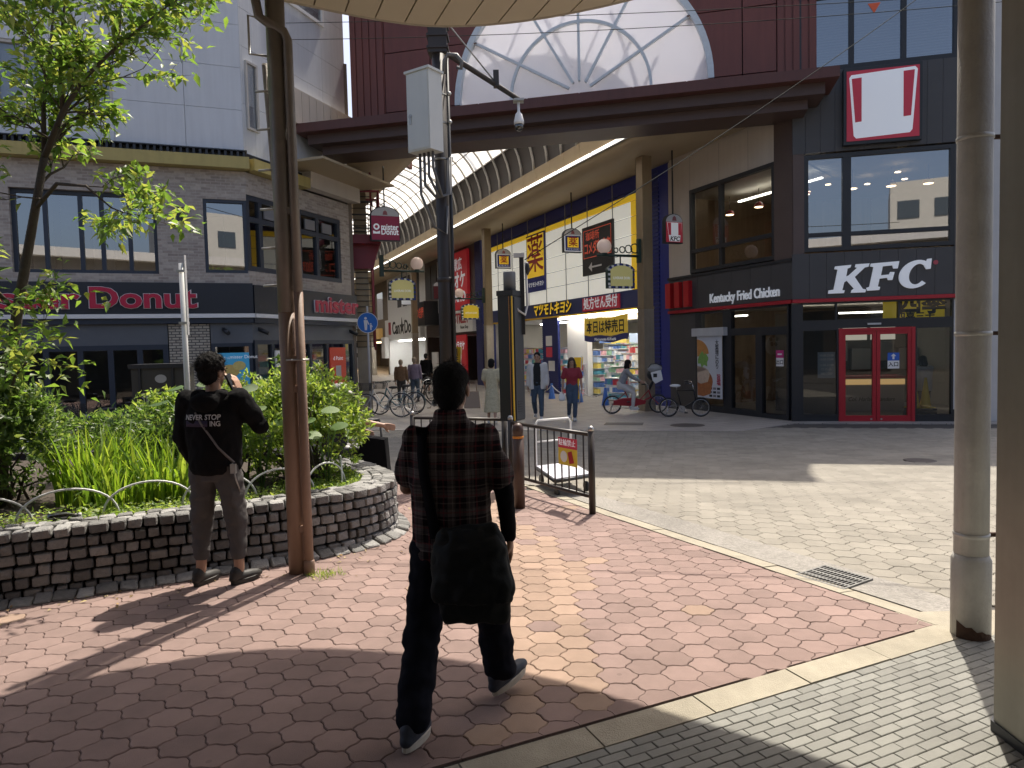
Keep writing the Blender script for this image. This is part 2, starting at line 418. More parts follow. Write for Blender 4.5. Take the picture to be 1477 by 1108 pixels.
for r_ in range(0, 46):
    for c in range(-22, 34):
        p = o + kd * ((c + (.5 if r_ % 2 else 0)) * bl) + kn * ((r_ + .5) * bw)
        if p.y < 1.9 or p.x > 4.4 or (p - Vector((2.95, 3.25))).length < .0: continue
        if inside(p.x, p.y, WALK) and not (p.y > 3.97 - .02 and p.x > 2.5): sp.append((p.x, p.y, 0))
lay(walk, 'brick', sp, brick_paver, [M_bpav], lambda x, y: 0., ka, jit=.001, big=300, tilt=.008)
# street: wavy grey pavers falling gently towards the arcade
mb = MB(); xs = pgrid(-16, 16, 64); ys = pgrid(3.2, 20, 50)
V = [(x, y, road_z(x, y) - .014 if not inside(x, y, PLAZA) else -.3) for y in ys for x in xs]
road = struct(mb.add(V, [(j * 65 + i, j * 65 + i + 1, (j + 1) * 65 + i + 1, (j + 1) * 65 + i) for j in range(50) for i in range(64)]).build('street_paving', M_joint))
def roadline(x, y): return .233 * x + .972 * y
SIDE = 15.6
col2, row2 = .172, .188; rb = R(-14); sp = []
for i in range(-80, 80):
    for j in range(0, 110):
        x0, y0 = i * col2, j * row2 + (row2 / 2 if i % 2 else 0)
        x, y = x0 * math.cos(rb) - y0 * math.sin(rb), x0 * math.sin(rb) + y0 * math.cos(rb)
        if y < 3.6 or roadline(x, y) > 16.3 or abs(x) > y * .78 + .4 or x < -5 - 0: continue
        if inside(x, y, PLAZA) or inside(x, y, WALK): continue
        # clear of the concrete gutter along the plaza
        d = 9
        for a, b in zip(PLAZA[:4], PLAZA[1:5]):
            a, b = Vector(a), Vector(b); t = max(0, min(1, (Vector((x, y)) - a).dot(b - a) / (b - a).length_squared)); d = min(d, (Vector((x, y)) - a - (b - a) * t).length)
        if d < .50: continue
        if y < 4.45 + .0 and x < 3.3: continue
        sp.append((x, y, 0))
lay(road, 'paver', sp, lambda: hexpaver(col2, row2, .006, .03, .0018), [M_grey], road_z, rb)
# gutter of exposed aggregate between plaza and street, with kerb stones on the plaza side
mb = MB(); gp = [Vector(p) for p in ((2.95, 3.95), (2.46, 4.1), (.92, 6.95), (.12, 8.55), (-1.35, 9.35), (-3.2, 10.4))]
nor = []
for i in range(len(gp)):
    d = gp[min(i + 1, len(gp) - 1)] - gp[max(i - 1, 0)]; d.normalize(); nor.append(Vector((d.y, -d.x)))
nor[1] = Vector((.86, .35)).normalized()
Vv = []; 
for p, n_ in zip(gp, nor):
    for w, dz in ((.012, .0), (.16, .0), (.18, -.012), (.56, -.02)):
        q = p + n_ * w; Vv.append((q.x, q.y, (-.004 if w < .17 else road_z(q.x, q.y) + .018 + dz * .3)))
mb.add(Vv, [(i * 4 + j, i * 4 + j + 1, i * 4 + 5 + j, i * 4 + 4 + j) for i in range(1, len(gp) - 1) for j in range(1, 3)])
struct(mb.build('gutter', M_agg))
gk = bpy.data.objects.new('kerb', None); COL.objects.link(gk); struct(gk); ORG[gk.name] = Vector((0, 0, 0))
for i in range(1, 4):
    a, b = gp[i], gp[i + 1]; L_ = (b - a).length; d = (b - a) / L_; n_ = Vector((d.y, -d.x)); k = max(1, int(L_ / .6))
    for j in range(k):
        t0, t1 = j * L_ / k + .004, (j + 1) * L_ / k - .004; zz = .002 + random.uniform(-.002, .003)
        def q(t, w, z): p = a + d * t + n_ * w; return (p.x, p.y, z)
        MB().hexa([q(t0, .01, -.3), q(t1, .01, -.3), q(t1, .16, -.3), q(t0, .16, -.3), q(t0, .01, zz), q(t1, .01, zz), q(t1, .16, zz - .012), q(t0, .16, zz - .012)]).build('kerb_stone', M_kerb, gk)
c = struct(MB().prism(Fr((2.3, 3.9), 90, 0), [(0, -.3), (.75, -.3), (.75, -.002), (0, -.002)], -.42, .0).build('corner_kerb', M_kerb))
# drain grate
gt = thing('drain_grate', 'steel drain grate with black slots set in the gutter', 'drain grate', (2.27, 5.03, 0))
ga = Vector((2.04, 5.09, 0)); gu = (Vector((2.23, 4.77, 0)) - ga); gv = (Vector((2.33, 5.28, 0)) - ga)
def gpnt(a, b, z): p = ga + gu * a + gv * b; return Vector((p.x, p.y, z + road_z(p.x, p.y) + .024))
def gbox(mb, a0, a1, b0, b1, z0, z1):
    mb.hexa([gpnt(a0, b0, z0), gpnt(a1, b0, z0), gpnt(a1, b1, z0), gpnt(a0, b1, z0), gpnt(a0, b0, z1), gpnt(a1, b0, z1), gpnt(a1, b1, z1), gpnt(a0, b1, z1)])
M_grate = pm('grate_iron', (.15, .15, .145), .6, .4, var=.3, vs=12)
M_steel = pm('galvanised', (.42, .42, .40), .5, .7, var=.25, vs=12)
M_black = pm('slot_shade_black', (.006, .006, .006), .9)
mb = MB(); gbox(mb, -.02, 1.02, -.02, 1.02, -.03, -.012); mb.build('slot_shade', M_black, gt)  # shallow sheet painted black for the shade down in the slots
mb = MB()
for a in (0, 1): gbox(mb, a - .02, a + .02, -.02, 1.02, -.02, .002)
for b in (0, .25, .5, .75, 1): gbox(mb, 0, 1, b - .03, b + .03, -.02, .0015)
mb.build('frame', M_grate, gt)
for i in range(1, 13): mb = MB(); gbox(mb, i / 13 - .011, i / 13 + .011, 0, 1, -.02, .001); mb.build('bar', M_grate, gt)
# small iron lids
def lid(x, y, r, label):
    c = (x, y, road_z(x, y) + .006); mb = MB().lathe(c, [(r + .03, -.01), (r + .03, .002), (r, .003)], 20); o = mb.build('manhole_cover', pm('cast_iron', (.10, .09, .085), .6, .5, var=.3, vs=20), origin=c)
    return tag(o, label, 'manhole cover')
lid(6.05, 10.5, .19, 'round iron lid lying in the sunlit street paving')
lid(4.0, 16.2, .36, 'round iron lid in the pale tiles before the parked small bike')
# pale tiled floor of the arcade and the pavement in front of it
m, t, b = nt('pale_floor_tile'); N = t.nodes; L = t.links
geo = N.new('ShaderNodeNewGeometry'); mp = N.new('ShaderNodeMapping'); mp.inputs['Rotation'].default_value = (0, 0, R(-22.8)); L.new(geo.outputs['Position'], mp.inputs[0])
br = N.new('ShaderNodeTexBrick'); br.inputs['Scale'].default_value = 1; br.inputs['Brick Width'].default_value = .6; br.inputs['Row Height'].default_value = .3; br.inputs['Mortar Size'].default_value = .006
br.inputs['Color1'].default_value = (.36, .33, .30, 1); br.inputs['Color2'].default_value = (.29, .265, .24, 1); br.inputs['Mortar'].default_value = (.12, .11, .1, 1); L.new(mp.outputs[0], br.inputs['Vector']); L.new(br.outputs[0], b.inputs['Base Color'])
b.inputs['Roughness'].default_value = .55; M_tile = m
mb = MB(); P = [Vector((-14, 0)), Vector((14, 0))]
a0 = Vector((.233, .972)) * SIDE; du = Vector((.972, -.233))
pts = [a0 + du * -18, a0 + du * -1, a0 + du * 1.2, Vector((6.4, 16.1)), Vector((14, 14.2)), Vector((30, 90)), Vector((-45, 90))]
mb.add([(p.x, p.y, -.193) for p in pts] + [(p.x, p.y, -.4) for p in pts], [tuple(range(7))] + [(7 + i, 7 + (i + 1) % 7, (i + 1) % 7, i) for i in range(7)])
struct(mb.build('tiled_pavement', M_tile))
tag(MB().prism(Fr((2.2, 16.9), 104, -.189), [(0, -.004), (.9, -.004), (.9, .001), (0, .001)], -.25, .25).build('pavement_hatch', pm('cast_iron', (.1, .09, .085))), 'dark square hatch set in the tiles before the walking couple', 'hatch')
# ================================================================== RIGHT BUILDING (restaurant on the corner)
M_char = pm('charcoal_cladding', (.062, .060, .061), .5, var=.14, vs=2, bump=.05, bs=8)
M_dfr = pm('dark_frame', (.022, .024, .028), .45)
M_brown = pm('brown_cladding', (.10, .068, .058), .55, var=.15, vs=3)
M_beige = pm('beige_panel', (.54, .48, .41), .65, var=.1, vs=2, streak=.08)
M_redp = pm('red_paint', (.42, .015, .028), .4)
M_white = pm('white_paint', (.78, .78, .77), .5, var=.06, vs=4)
M_wgrey = pm('pale_grey_wall', (.5, .5, .5), .7, var=.12, vs=2, streak=.1)
M_glass = glass('shop_glass', (.72, .76, .76), .8, base=.04)
M_glass2 = glass('upper_glass', (.5, .54, .56), 1.4, base=.3)
M_wood = pm('oak_lining', (.23, .15, .085), .5, var=.3, vs=2, streak=.3)
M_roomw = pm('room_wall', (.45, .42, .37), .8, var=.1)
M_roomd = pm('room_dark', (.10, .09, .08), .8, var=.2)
M_lamp = pm('warm_lamp', (1., .72, .42), .5, emit=6.)
M_tubel = pm('fluorescent', (1., .93, .8), .5, emit=5.)
rb = thing('corner_building', 'charcoal corner building with red framed doors and big dark windows', 'building', FK.P(1.7, -2, 0))
def part(name, mat, parent, *boxes, F=FK):
    mb = MB()
    for bx in boxes: mb.fbox(F, *bx)
    return mb.build(name, mat, parent)
def pane_win(parent, F, s0, s1, z0, z1, n=0., fr=.06, sd=.0, mat=None, name='window', depth=.1, mull=(), trans=(), gm=None):
    """window part with a frame, mullions and one pane per light (frame > pane)"""
    gm = gm or M_glass; mat = mat or M_dfr
    mb = MB(); xs = [s0] + list(mull) + [s1]; zs = [z0] + list(trans) + [z1]
    mb.fbox(F, s0, s1, n - depth, n + .03, z1 - fr, z1); mb.fbox(F, s0, s1, n - depth, n + .03, z0, z0 + fr)
    mb.fbox(F, s0, s0 + fr, n - depth, n + .028, z0 + fr, z1 - fr); mb.fbox(F, s1 - fr, s1, n - depth, n + .028, z0 + fr, z1 - fr)
    for x in mull: mb.fbox(F, x - fr / 2, x + fr / 2, n - depth, n + .026, z0 + fr, z1 - fr)
    for i in range(len(xs) - 1):
        for zt in trans: mb.fbox(F, xs[i] + fr / 2, xs[i + 1] - fr / 2, n - depth, n + .024, zt - fr / 2, zt + fr / 2)
    w = mb.build(name, mat, parent)
    for i in range(len(xs) - 1):
        for j in range(len(zs) - 1):
            a0, a1, b0, b1 = xs[i] + fr / 2, xs[i + 1] - fr / 2, zs[j] + fr / 2, zs[j + 1] - fr / 2
            MB().add([F.P(a0, n - .03, b0), F.P(a1, n - .03, b0), F.P(a1, n - .03, b1), F.P(a0, n - .03, b1)], [(0, 1, 2, 3)]).build('pane', gm, w)
    return w
def panels(parent, F, edges, z0, z1, n0, n1, mat, name='panel', gap=.006):
    for a, b in zip(edges, edges[1:]): MB().fbox(F, a + gap, b - gap, n0, n1, z0, z1).build(name, mat, parent)
DEP = 6.0
# -- carcass: floors, back walls (FK side wedge)
core = MB()
def poly_slab(mb, pts, z0, z1):
    k = len(pts); mb.add([(p.x, p.y, z0) for p in pts] + [(p.x, p.y, z1) for p in pts], [tuple(range(k))[::-1], tuple(range(k, 2 * k))] + [(i, (i + 1) % k, k + (i + 1) % k, k + i) for i in range(k)])
foot = [FR.P(-4.85, -.12, 0), FR.P(-.03, -.12, 0), FK.P(.0, -.12, 0), FK.P(4.6, -.12, 0), FK.P(4.6, -9, 0), FR.P(-4.85, -9, 0)]
for nm, z0, z1, mt in (('floor', -.2, -.185, pm('shop_floor', (.25, .22, .2), .3, var=.1)), ('ceiling', 2.62, 2.66, M_roomw), ('floor', 3.62, 3.68, M_wood), ('ceiling', 5.92, 5.97, M_roomw), ('floor', 7.62, 7.68, M_roomd), ('ceiling', 9.5, 9.56, M_roomw), ('roof', 12.2, 12.45, M_wgrey)):
    mb = MB(); poly_slab(mb, foot, z0, z1); mb.build(nm, mt, rb)
part('wall', M_roomw, rb, (4.5, 4.6, -9, -.15, -.2, 12.2)); part('wall', M_wood, rb, (-1.5, 4.5, -6.2, -6.1, -.2, 12.2))
part('wall', M_roomw, rb, (-4.84, 0, -6.2, -6.1, -.2, 12.2), F=FR)
part('wall', M_wood, rb, (-4.84, -4.74, -6, -.16, -.1, 12.2), F=FR)
# -- corner front, ground floor
part('wall', M_wgrey, rb, (3.3, 3.47, -.2, .02, 0.28, 2.72)); part('plinth', M_dfr, rb, (3.29, 3.48, -.2, .03, -.2, .27))
part('pier', M_dfr, rb, (-.06, .15, -.15, .035, -.2, 2.72)); part('header', M_dfr, rb, (.15, 3.3, -.12, .025, 2.14, 2.30)); part('sill', M_dfr, rb, (.15, .95, -.12, .02, -.2, .12), (2.53, 3.3, -.12, .02, -.2, .12))
part('door_sensor', M_wgrey, rb, (1.55, 1.83, .026, .06, 2.2, 2.24))
pane_win(rb, FK, .15, .95, .12, 2.14, fr=.04); pane_win(rb, FK, 2.53, 3.3, .12, 2.14, fr=.04)
pane_win(rb, FK, .15, 3.3, 2.30, 2.74, fr=.035, mull=(.9, 2.2))
mb = MB(); mb.fbox(FK, .95, 1.02, -.1, .05, -.05, 2.13); mb.fbox(FK, 2.46, 2.53, -.1, .05, -.05, 2.13); mb.fbox(FK, 1.02, 2.46, -.1, .048, 2.07, 2.132)
dr = mb.build('door_frame', M_redp, rb)
for a, b in ((1.02, 1.735), (1.745, 2.46)):
    d = MB(); d.fbox(FK, a, a + .075, -.06, .03, 0, 2.07); d.fbox(FK, b - .075, b, -.06, .03, 0, 2.07); d.fbox(FK, a + .075, b - .075, -.06, .028, 1.98, 2.07); d.fbox(FK, a + .075, b - .075, -.06, .028, 0, .14)
    d = d.build('door', M_redp, rb)
    MB().add([FK.P(a + .07, -.015, .13), FK.P(b - .07, -.015, .13), FK.P(b - .07, -.015, 1.99), FK.P(a + .07, -.015, 1.99)], [(0, 1, 2, 3)]).build('pane', M_glass, d)
    MB().lathe(FK.P((a if a > 1.5 else b) + (.1 if a > 1.5 else -.1), .03, .06), [(.022, 0), (.022, .01)], 10, axis=FK.n).build('lock', M_steel, d)
# fascia
panels(rb, FK, [-.05, .32, .69, 1.06, 1.43, 1.8, 2.17, 2.54, 2.91, 3.28, 3.65], 2.83, 3.86, -.1, .06, M_char, 'fascia_panel', .003)
part('red_strip', M_redp, rb, (-.04, 3.66, -.1, .09, 2.745, 2.825))
# first floor: dark framed windows
part('wall', M_brown, rb, (-.02, .22, -.2, .03, 3.86, 6.12)); part('wall', M_char, rb, (3.3, 3.65, -.2, .03, 3.86, 6.12))
pane_win(rb, FK, .22, 1.12, 3.9, 6.08, fr=.09, trans=(4.28,), gm=M_glass2); pane_win(rb, FK, 1.12, 3.3, 3.9, 6.08, fr=.09, trans=(4.27,), gm=M_glass2)
panels(rb, FK, [-.03, .25, .56, .87, 1.18, 1.49, 1.8, 2.11, 2.42, 2.74, 3.05, 3.36, 3.65], 6.12, 7.92, -.15, .04, M_char, 'cladding_panel', .003)
w3 = pane_win(rb, FK, .1, 3.36, 7.92, 9.62, fr=.1, mull=(1.22, 2.28), gm=M_glass2)
MB().add([FK.P(.1, -.22, 8.0), FK.P(3.3, -.22, 8.0), FK.P(3.3, -.22, 9.6), FK.P(.1, -.22, 9.6)], [(0, 1, 2, 3)]).build('blind', None or pm('pale_blind', (.42, .45, .48), .7), w3)
for i in range(26):
    part('slat', pm('blind_slat', (.55, .58, .6), .6), w3, (.12, 3.3, -.2, -.165, 8.02 + i * .06, 8.05 + i * .06)) if i < 26 else None
MB().prism(FK, [(1.56, 9.3), (1.82, 9.3), (1.69, 9.08)], -.026, -.02).build('rescue_triangle', pm('orange_sticker', (.7, .12, .04), .5), w3)
part('wall', M_white, rb, (-.05, 4.6, -.3, 0, 9.62, 12.45))
part('wall', M_wgrey, rb, (3.65, 4.6, -.3, -.02, -.2, 9.62))
# -- arcade side
part('wall', M_char, rb, (-4.85, -3.62, -.12, .0, -.2, 2.72), F=FR); part('plinth', M_dfr, rb, (-3.62, -.15, -.12, .02, -.2, .12), F=FR)
panels(rb, FR, [-4.85, -4.2, -3.5, -2.8, -2.1, -1.4, -.7, -.02], 2.84, 3.72, -.12, .03, M_char, 'fascia_panel', .003)
part('coping', M_dfr, rb, (-4.87, -.02, -.12, .06, 3.72, 3.79), F=FR)
part('red_strip', M_redp, rb, (-4.85, -.03, -.1, .07, 2.745, 2.83), F=FR)
part('wall', M_beige, rb, (-4.85, -3.83, -.2, 0, 3.79, 7.12), (-3.83, -.58, -.2, 0, 6.12, 7.12), F=FR); part('wall', M_beige, rb, (-4.85, -.02, -.2, -.03, 7.12, 9.3), F=FR); part('wall', M_white, rb, (-4.85, -.02, -.2, 0, 9.3, 12.45), F=FR)
part('pier', M_brown, rb, (-.58, .0, -.2, .04, 3.79, 7.6), F=FR)
for sx in (-3.83, -2.6, -1.5): part('joint', pm('joint_grey', (.3, .27, .24)), rb, (sx - .006, sx + .006, -.01, .003, 6.13 if sx > -3.8 else 3.8, 7.1), F=FR)
pane_win(rb, FR, -3.83, -.58, 3.82, 6.12, fr=.1, mull=(-2.55,), trans=(4.42,))
# side entrance, poster niche
part('pier', M_dfr, rb, (-3.62, -3.42, -.15, .03, .12, 2.72), (-2.42, -2.2, -.15, .03, .12, 2.72), (-1.2, -1.1, -.1, .03, .12, 2.1), F=FR)
pane_win(rb, FR, -3.42, -2.42, .12, 2.72, fr=.05, trans=(2.2,)); pane_win(rb, FR, -2.2, -1.2, .12, 2.1, fr=.05); pane_win(rb, FR, -2.2, -.15, 2.18, 2.74, fr=.05)
pane_win(rb, FR, -1.1, -.15, .02, 2.1, fr=.07, name='door')
part('header', M_dfr, rb, (-2.2, -.15, -.1, .028, 2.1, 2.18), F=FR); part('stair_wall', M_roomd, rb, (-2.2, -.2, -1.6, -1.5, 0, 2.6), F=FR)
# -- inside: counter, kitchen hoods, lights
cn = thing('counter', 'pale serving counter with a warm lit top inside the corner shop', 'counter', FK.P(2.6, -2.6, 0))
part('body', M_roomw, cn, (1.3, 3.0, -3.0, -2.4, -.185, .86)); part('top', M_redp, cn, (1.28, 3.02, -3.05, -2.36, .86, .92)); part('glow_strip', pm('counter_glow', (1., .62, .25), .5, emit=.3), cn, (1.3, 3.0, -2.39, -2.385, .7, .84))
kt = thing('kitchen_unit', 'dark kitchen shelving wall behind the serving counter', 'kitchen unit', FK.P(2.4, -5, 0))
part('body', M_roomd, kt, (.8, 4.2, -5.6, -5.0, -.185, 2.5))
for i in range(5): part('shelf_unit', pm('steel_unit', (.3, .3, .3), .35, .6), kt, (1.0 + i * .62, 1.5 + i * .62, -5.0, -4.7, 1.0 + (i % 2) * .25, 1.6 + (i % 2) * .2))
for i in range(3): part('menu_screen', pm('menu_screen', (.55, .5, .42), .5, emit=.5), kt, (1.3 + i * .75, 1.95 + i * .75, -4.98, -4.95, 1.85, 2.25))
def pendant(p, z, label, grp):
    c = Vector(p); o = thing('pendant_lamp', label, 'lamp', c, grp)
    MB().tube([c + Vector((0, 0, .12)), c + Vector((0, 0, z))], .008, 5).build('cord', M_dfr, o)
    MB().lathe(c, [(.13, 0), (.125, .04), (.09, .1), (.03, .14), (.0, .14)], 14).build('shade', pm('red_enamel', (.45, .02, .04), .3), o)
    MB().lathe(c, [(.0, -.012), (.1, -.01), (.115, .005)], 14).build('bulb', M_lamp, o)
G = 'red pendant lamps behind the upper windows'
for i, s_ in enumerate((-3.5, -2.35, -1.25, -.75)): pendant(FR.P(s_, -1.1, 5.45), .5, ('red pendant lamp behind the beige wall window, %s from the brown pier' % ('fourth', 'third', 'second', 'nearest')[i]) if i < 3 else 'red pendant lamp behind the beige wall window, nearest the brown pier', G)
for i, s_ in enumerate((.45, 1.5, 2.35, 3.15)): pendant(FK.P(s_, -1.2, 5.5), .45, 'red pendant lamp behind the corner upper window, %s from the left' % ('first', 'second', 'third', 'fourth')[i], G)
def striplight(name, F, s0, s1, n, z, label, w=.08, mat=None, along='s'):
    o = MB().fbox(F, s0, s1, n - w / 2, n + w / 2, z, z + .04).build(name, mat or M_tubel, origin=F.P((s0 + s1) / 2, n, z)); return tag(o, label, 'ceiling light')
striplight('ceiling_light', FR, -3.7, -.7, -1.6, 5.86, 'long white strip light on the ceiling behind the beige wall window')
striplight('ceiling_light', FK, .4, 3.2, -3.2, 2.57, 'white strip light over the serving counter')
striplight('ceiling_light', FR, -3.3, -2.5, -.8, 2.57, 'white strip light above the burger poster')
for i, (s_, n_) in enumerate(((1.2, -2.5), (2.2, -2.8), (3.0, -2.5), (2.6, -1.6))): tag(MB().lathe(FK.P(s_, n_, 5.9), [(.07, -.01), (.07, .01)], 10).build('downlight', M_lamp, origin=FK.P(s_, n_, 5.9)), 'small round downlight in the upper floor ceiling of the corner building, %s' % ('leftmost', 'second from left', 'rightmost', 'nearest the glass')[i], 'ceiling light', 'upper floor downlights')
# -- signs on the corner building
def poly_letters(F, parent, polys, s0, z0, w, h, n0, n1, mat, name='letter', edge=None):
    for pl in polys:
        k = MB().prism(F, [(s0 + x * w, z0 + y * h) for x, y in pl], n0, n1); k.build(name, mat, parent)
M_sgw = pm('sign_white', (.80, .83, .87), .45, emit=.12)
sg = thing('shop_sign', 'large white slanted slab letters on the charcoal corner fascia', 'sign', FK.P(1.75, .1, 2.9))
# slanted slab letters drawn on a 0..1 box
K_ = [(.000, .0), (.155, .0), (.165, .09), (.14, .1), (.158, .36), (.185, .42), (.255, .14), (.232, .09), (.225, .0), (.365, .0), (.372, .09), (.34, .12), (.262, .53), (.36, .84), (.395, .86), (.405, .97), (.272, .96), (.265, .87), (.285, .84), (.205, .60), (.178, .56), (.192, .83), (.22, .86), (.228, .95), (.07, .92), (.062, .83), (.095, .81), (.055, .13), (.005, .11)]
F_ = [(.385, .05), (.50, .06), (.508, .16), (.485, .18), (.502, .44), (.575, .46), (.585, .38), (.625, .38), (.645, .64), (.605, .65), (.595, .57), (.515, .55), (.532, .85), (.625, .87), (.635, .76), (.675, .76), (.69, 1.0), (.42, .96), (.412, .87), (.445, .84), (.405, .18), (.375, .15)]
import math as _m
C_ = []
for i in range(0, 29):
    a = R(38 + i * (322 - 38) / 28); C_.append((.845 + .158 * _m.cos(a) + .03 * _m.sin(a), .55 + .47 * _m.sin(a)))
ci = []
for i in range(0, 25):
    a = R(50 + i * (310 - 50) / 24); ci.append((.862 + .082 * _m.cos(a) + .022 * _m.sin(a), .55 + .355 * _m.sin(a)))
C_ = [(.975, 1.0), (.945, .99)] + C_[1:-1] + [(.985, .36), (.955, .30)] + ci[::-1][1:-1] + [(.935, .76), (.965, .76)]
def tidy(pl): return pl
poly_letters(FK, sg, [K_, F_], .71, 2.93, 2.13, .66, .075, .12, M_sgw)
# letter C as a ring of wedges with end slabs, joined
cm = MB(); oc = []; icn = []
for i in range(25):
    a = R(48 + i * (318 - 48) / 24)
    oc.append((.71 + 2.13 * (.845 + .155 * _m.cos(a) + .03 * _m.sin(a)), 2.93 + .66 * (.54 + .47 * _m.sin(a))))
    icn.append((.71 + 2.13 * (.862 + .078 * _m.cos(a) + .022 * _m.sin(a)), 2.93 + .66 * (.54 + .34 * _m.sin(a))))
cm.prism(FK, oc + icn[::-1], .075, .12)
cm.prism(FK, [(.71 + 2.13 * x, 2.93 + .66 * y) for x, y in ((.955, 1.03), (.995, 1.04), (.985, .70), (.945, .69), (.925, .80))], .076, .119)
cm.build('letter', M_sgw, sg)
MB().lathe(FK.P(2.92, .07, 3.53), [(.05, 0), (.05, .012)], 14, axis=FK.n).build('trade_mark', pm('dull_red', (.45, .08, .1)), sg)
M_red2 = pm('sign_red', (.43, .03, .055), .45, emit=.1)
lg = thing('logo_sign', 'square red and white lightbox sign with two red bars high on the corner', 'sign', FK.P(1.8, .1, 6.2))
part('box', M_dfr, lg, (1.02, 2.6, .045, .2, 6.2, 7.86)); part('face', M_red2, lg, (1.08, 2.54, .2, .215, 6.27, 7.79))
MB().prism(FK, [(1.13, 7.64), (1.17, 7.7), (2.45, 7.76), (2.5, 7.7), (2.40, 6.42), (2.35, 6.36), (1.27, 6.32), (1.22, 6.38)], .216, .222).build('bucket_outline', M_sgw, lg)
MB().prism(FK, [(1.18, 7.62), (1.38, 7.63), (1.38, 6.68), (1.25, 6.67)], .223, .227).build('red_bar', M_red2, lg); MB().prism(FK, [(2.22, 7.68), (2.44, 7.69), (2.37, 6.72), (2.22, 6.71)], .223, .227).build('red_bar', M_red2, lg)
sl = thing('script_sign', 'small white handwritten style lettering on the dark side fascia', 'sign', FR.P(-1.7, .05, 3))
text(FR, -1.68, .05, 3.05, 'Kentucky Fried Chicken', .34, M_sgw, sl, ext=.012, bold=.006, width=2.55)
rs = thing('red_bars', 'three tall red bars at the far end of the dark side fascia', 'sign', FR.P(-4.3, .1, 2.9))
for s_ in (-4.84, -4.42, -3.98): part('bar', pm('bar_red', (.5, .015, .02), .4), rs, (s_, s_ + .24, .032, .16, 2.9, 3.62), F=FR)
po = thing('burger_poster', 'tall white roll-down poster with a chicken burger photo beside the side doors', 'poster', FR.P(-2.95, .12, .4))
part('case', M_wgrey, po, (-3.62, -2.28, .03, .16, 2.06, 2.28), F=FR); part('sheet', pm('poster_white', (.62, .64, .68), .5), po, (-3.46, -2.42, .09, .1, .38, 2.06), F=FR)
def blob(F, parent, pts, n, mat, name):
    if parent['category'] == 'poster' and F is FR: pts = [(max(x, -3.455 + .0004 * i), z) for i, (x, z) in enumerate(pts)]
    MB().prism(F, pts, n, n + .002).build(name, mat, parent)
def ell(cx, cz, a, b, t0=0, t1=360, k=18): return [(cx + a * math.cos(R(t0 + (t1 - t0) * i / k)), cz + b * math.sin(R(t0 + (t1 - t0) * i / k))) for i in range(k + (0 if t1 - t0 == 360 else 1))]
blob(FR, po, [(-3.455, 1.98)] + ell(-3.455, 1.55, .5, .42, 80, 5)[1:] + [(-3.455, 1.5)], .1015, pm('bun', (.55, .25, .07), .5, var=.3, vs=6), 'bun')
blob(FR, po, [(-3.455, .9)] + ell(-3.3, .82, .5, .36, 175, 0) + [(-2.9, .5), (-3.2, .42), (-3.455, .44)], .1015, pm('fried_chicken', (.42, .15, .05), .5, var=.5, vs=14), 'chicken')
blob(FR, po, [(-3.455, 1.25)] + ell(-3.25, 1.02, .32, .2, 170, -10) + [(-3.0, .82), (-3.3, .76), (-3.455, .8)], .1045, pm('chicken_meat', (.6, .47, .36), .5, var=.3, vs=16), 'meat')
blob(FR, po, [(-3.2 + .22 * (1 + .3 * math.sin(i * 2.7)) * math.cos(i * .45), 1.42 + .19 * (1 + .3 * math.cos(i * 3.1)) * math.sin(i * .45)) for i in range(14)], .1035, pm('lettuce', (.22, .42, .1), .5, var=.5, vs=20), 'lettuce')
M_ink = pm('black_ink', (.02, .02, .02), .6)
text(FR, -2.62, .102, 1.55, '大\n葉\n増\nに\nの\nり', .15, M_ink, po, ext=.001, bold=.002); text(FR, -2.56, .103, .88, '旨\n塩', .17, pm('print_red', (.5, .03, .06)), po, ext=.001, bold=.004)
for i in range(3):
    for j in range(3): part('price_label', pm('print_grey', (.2, .2, .22)) if (i + j) % 2 else M_ink, po, (-2.95 + i * .16, -2.83 + i * .16, .1, .102, .42 + j * .1, .48 + j * .1), F=FR)
st = thing('exit_sticker', 'small magenta and white exit sticker on the side glass door', 'sign', FR.P(-.5, .0, 1.3))
part('top', pm('magenta', (.55, .03, .2), .5), st, (-.6, -.36, -.025, -.02, 1.48, 1.66), F=FR); part('bottom', M_white, st, (-.6, -.36, -.025, -.02, 1.28, 1.48), F=FR); text(FR, -.48, -.018, 1.37, '出口', .12, M_ink, st, ext=.001, bold=.002); part('bar', M_white, st, (-.55, -.41, -.02, -.017, 1.55, 1.585), F=FR)
st = thing('entrance_sticker', 'blue arrow and white entrance sticker on the right red door', 'sign', FK.P(2.1, 0, 1.2))
part('top', pm('sign_blue', (.03, .12, .5), .5), st, (1.98, 2.22, -.012, -.008, 1.38, 1.56)); part('bottom', M_white, st, (1.98, 2.22, -.012, -.008, 1.2, 1.38)); text(FK, 2.1, -.006, 1.29, '入口', .11, M_ink, st, ext=.001, bold=.002)
MB().prism(FK, [(2.08, 1.41), (2.12, 1.41), (2.12, 1.48), (2.155, 1.48), (2.1, 1.54), (2.045, 1.48), (2.08, 1.48)], -.007, -.005).build('arrow', M_white, st)
st = thing('hours_notice', 'grey notice with rows of opening times inside the left pane', 'notice', FK.P(.7, -.1, .9))
part('sheet', pm('notice_grey', (.32, .36, .40), .6), st, (.52, .9, -.09, -.085, 1.0, 1.6)); 
for z_, q in ((1.52, '10:00-22:00'), (1.43, '10:00-22:00'), (1.3, '11:00-21:00'), (1.2, '□ ○ △'), (1.1, '080-2200')): text(FK, .71, -.083, z_, q, .065, M_white, st, ext=.001)
yb = thing('yellow_banner', 'yellow sheet with heavy black characters behind the glass over the red doors', 'banner', FK.P(2.6, -.3, 2.2))  # flat yellow sheet with black characters set behind the transom panes
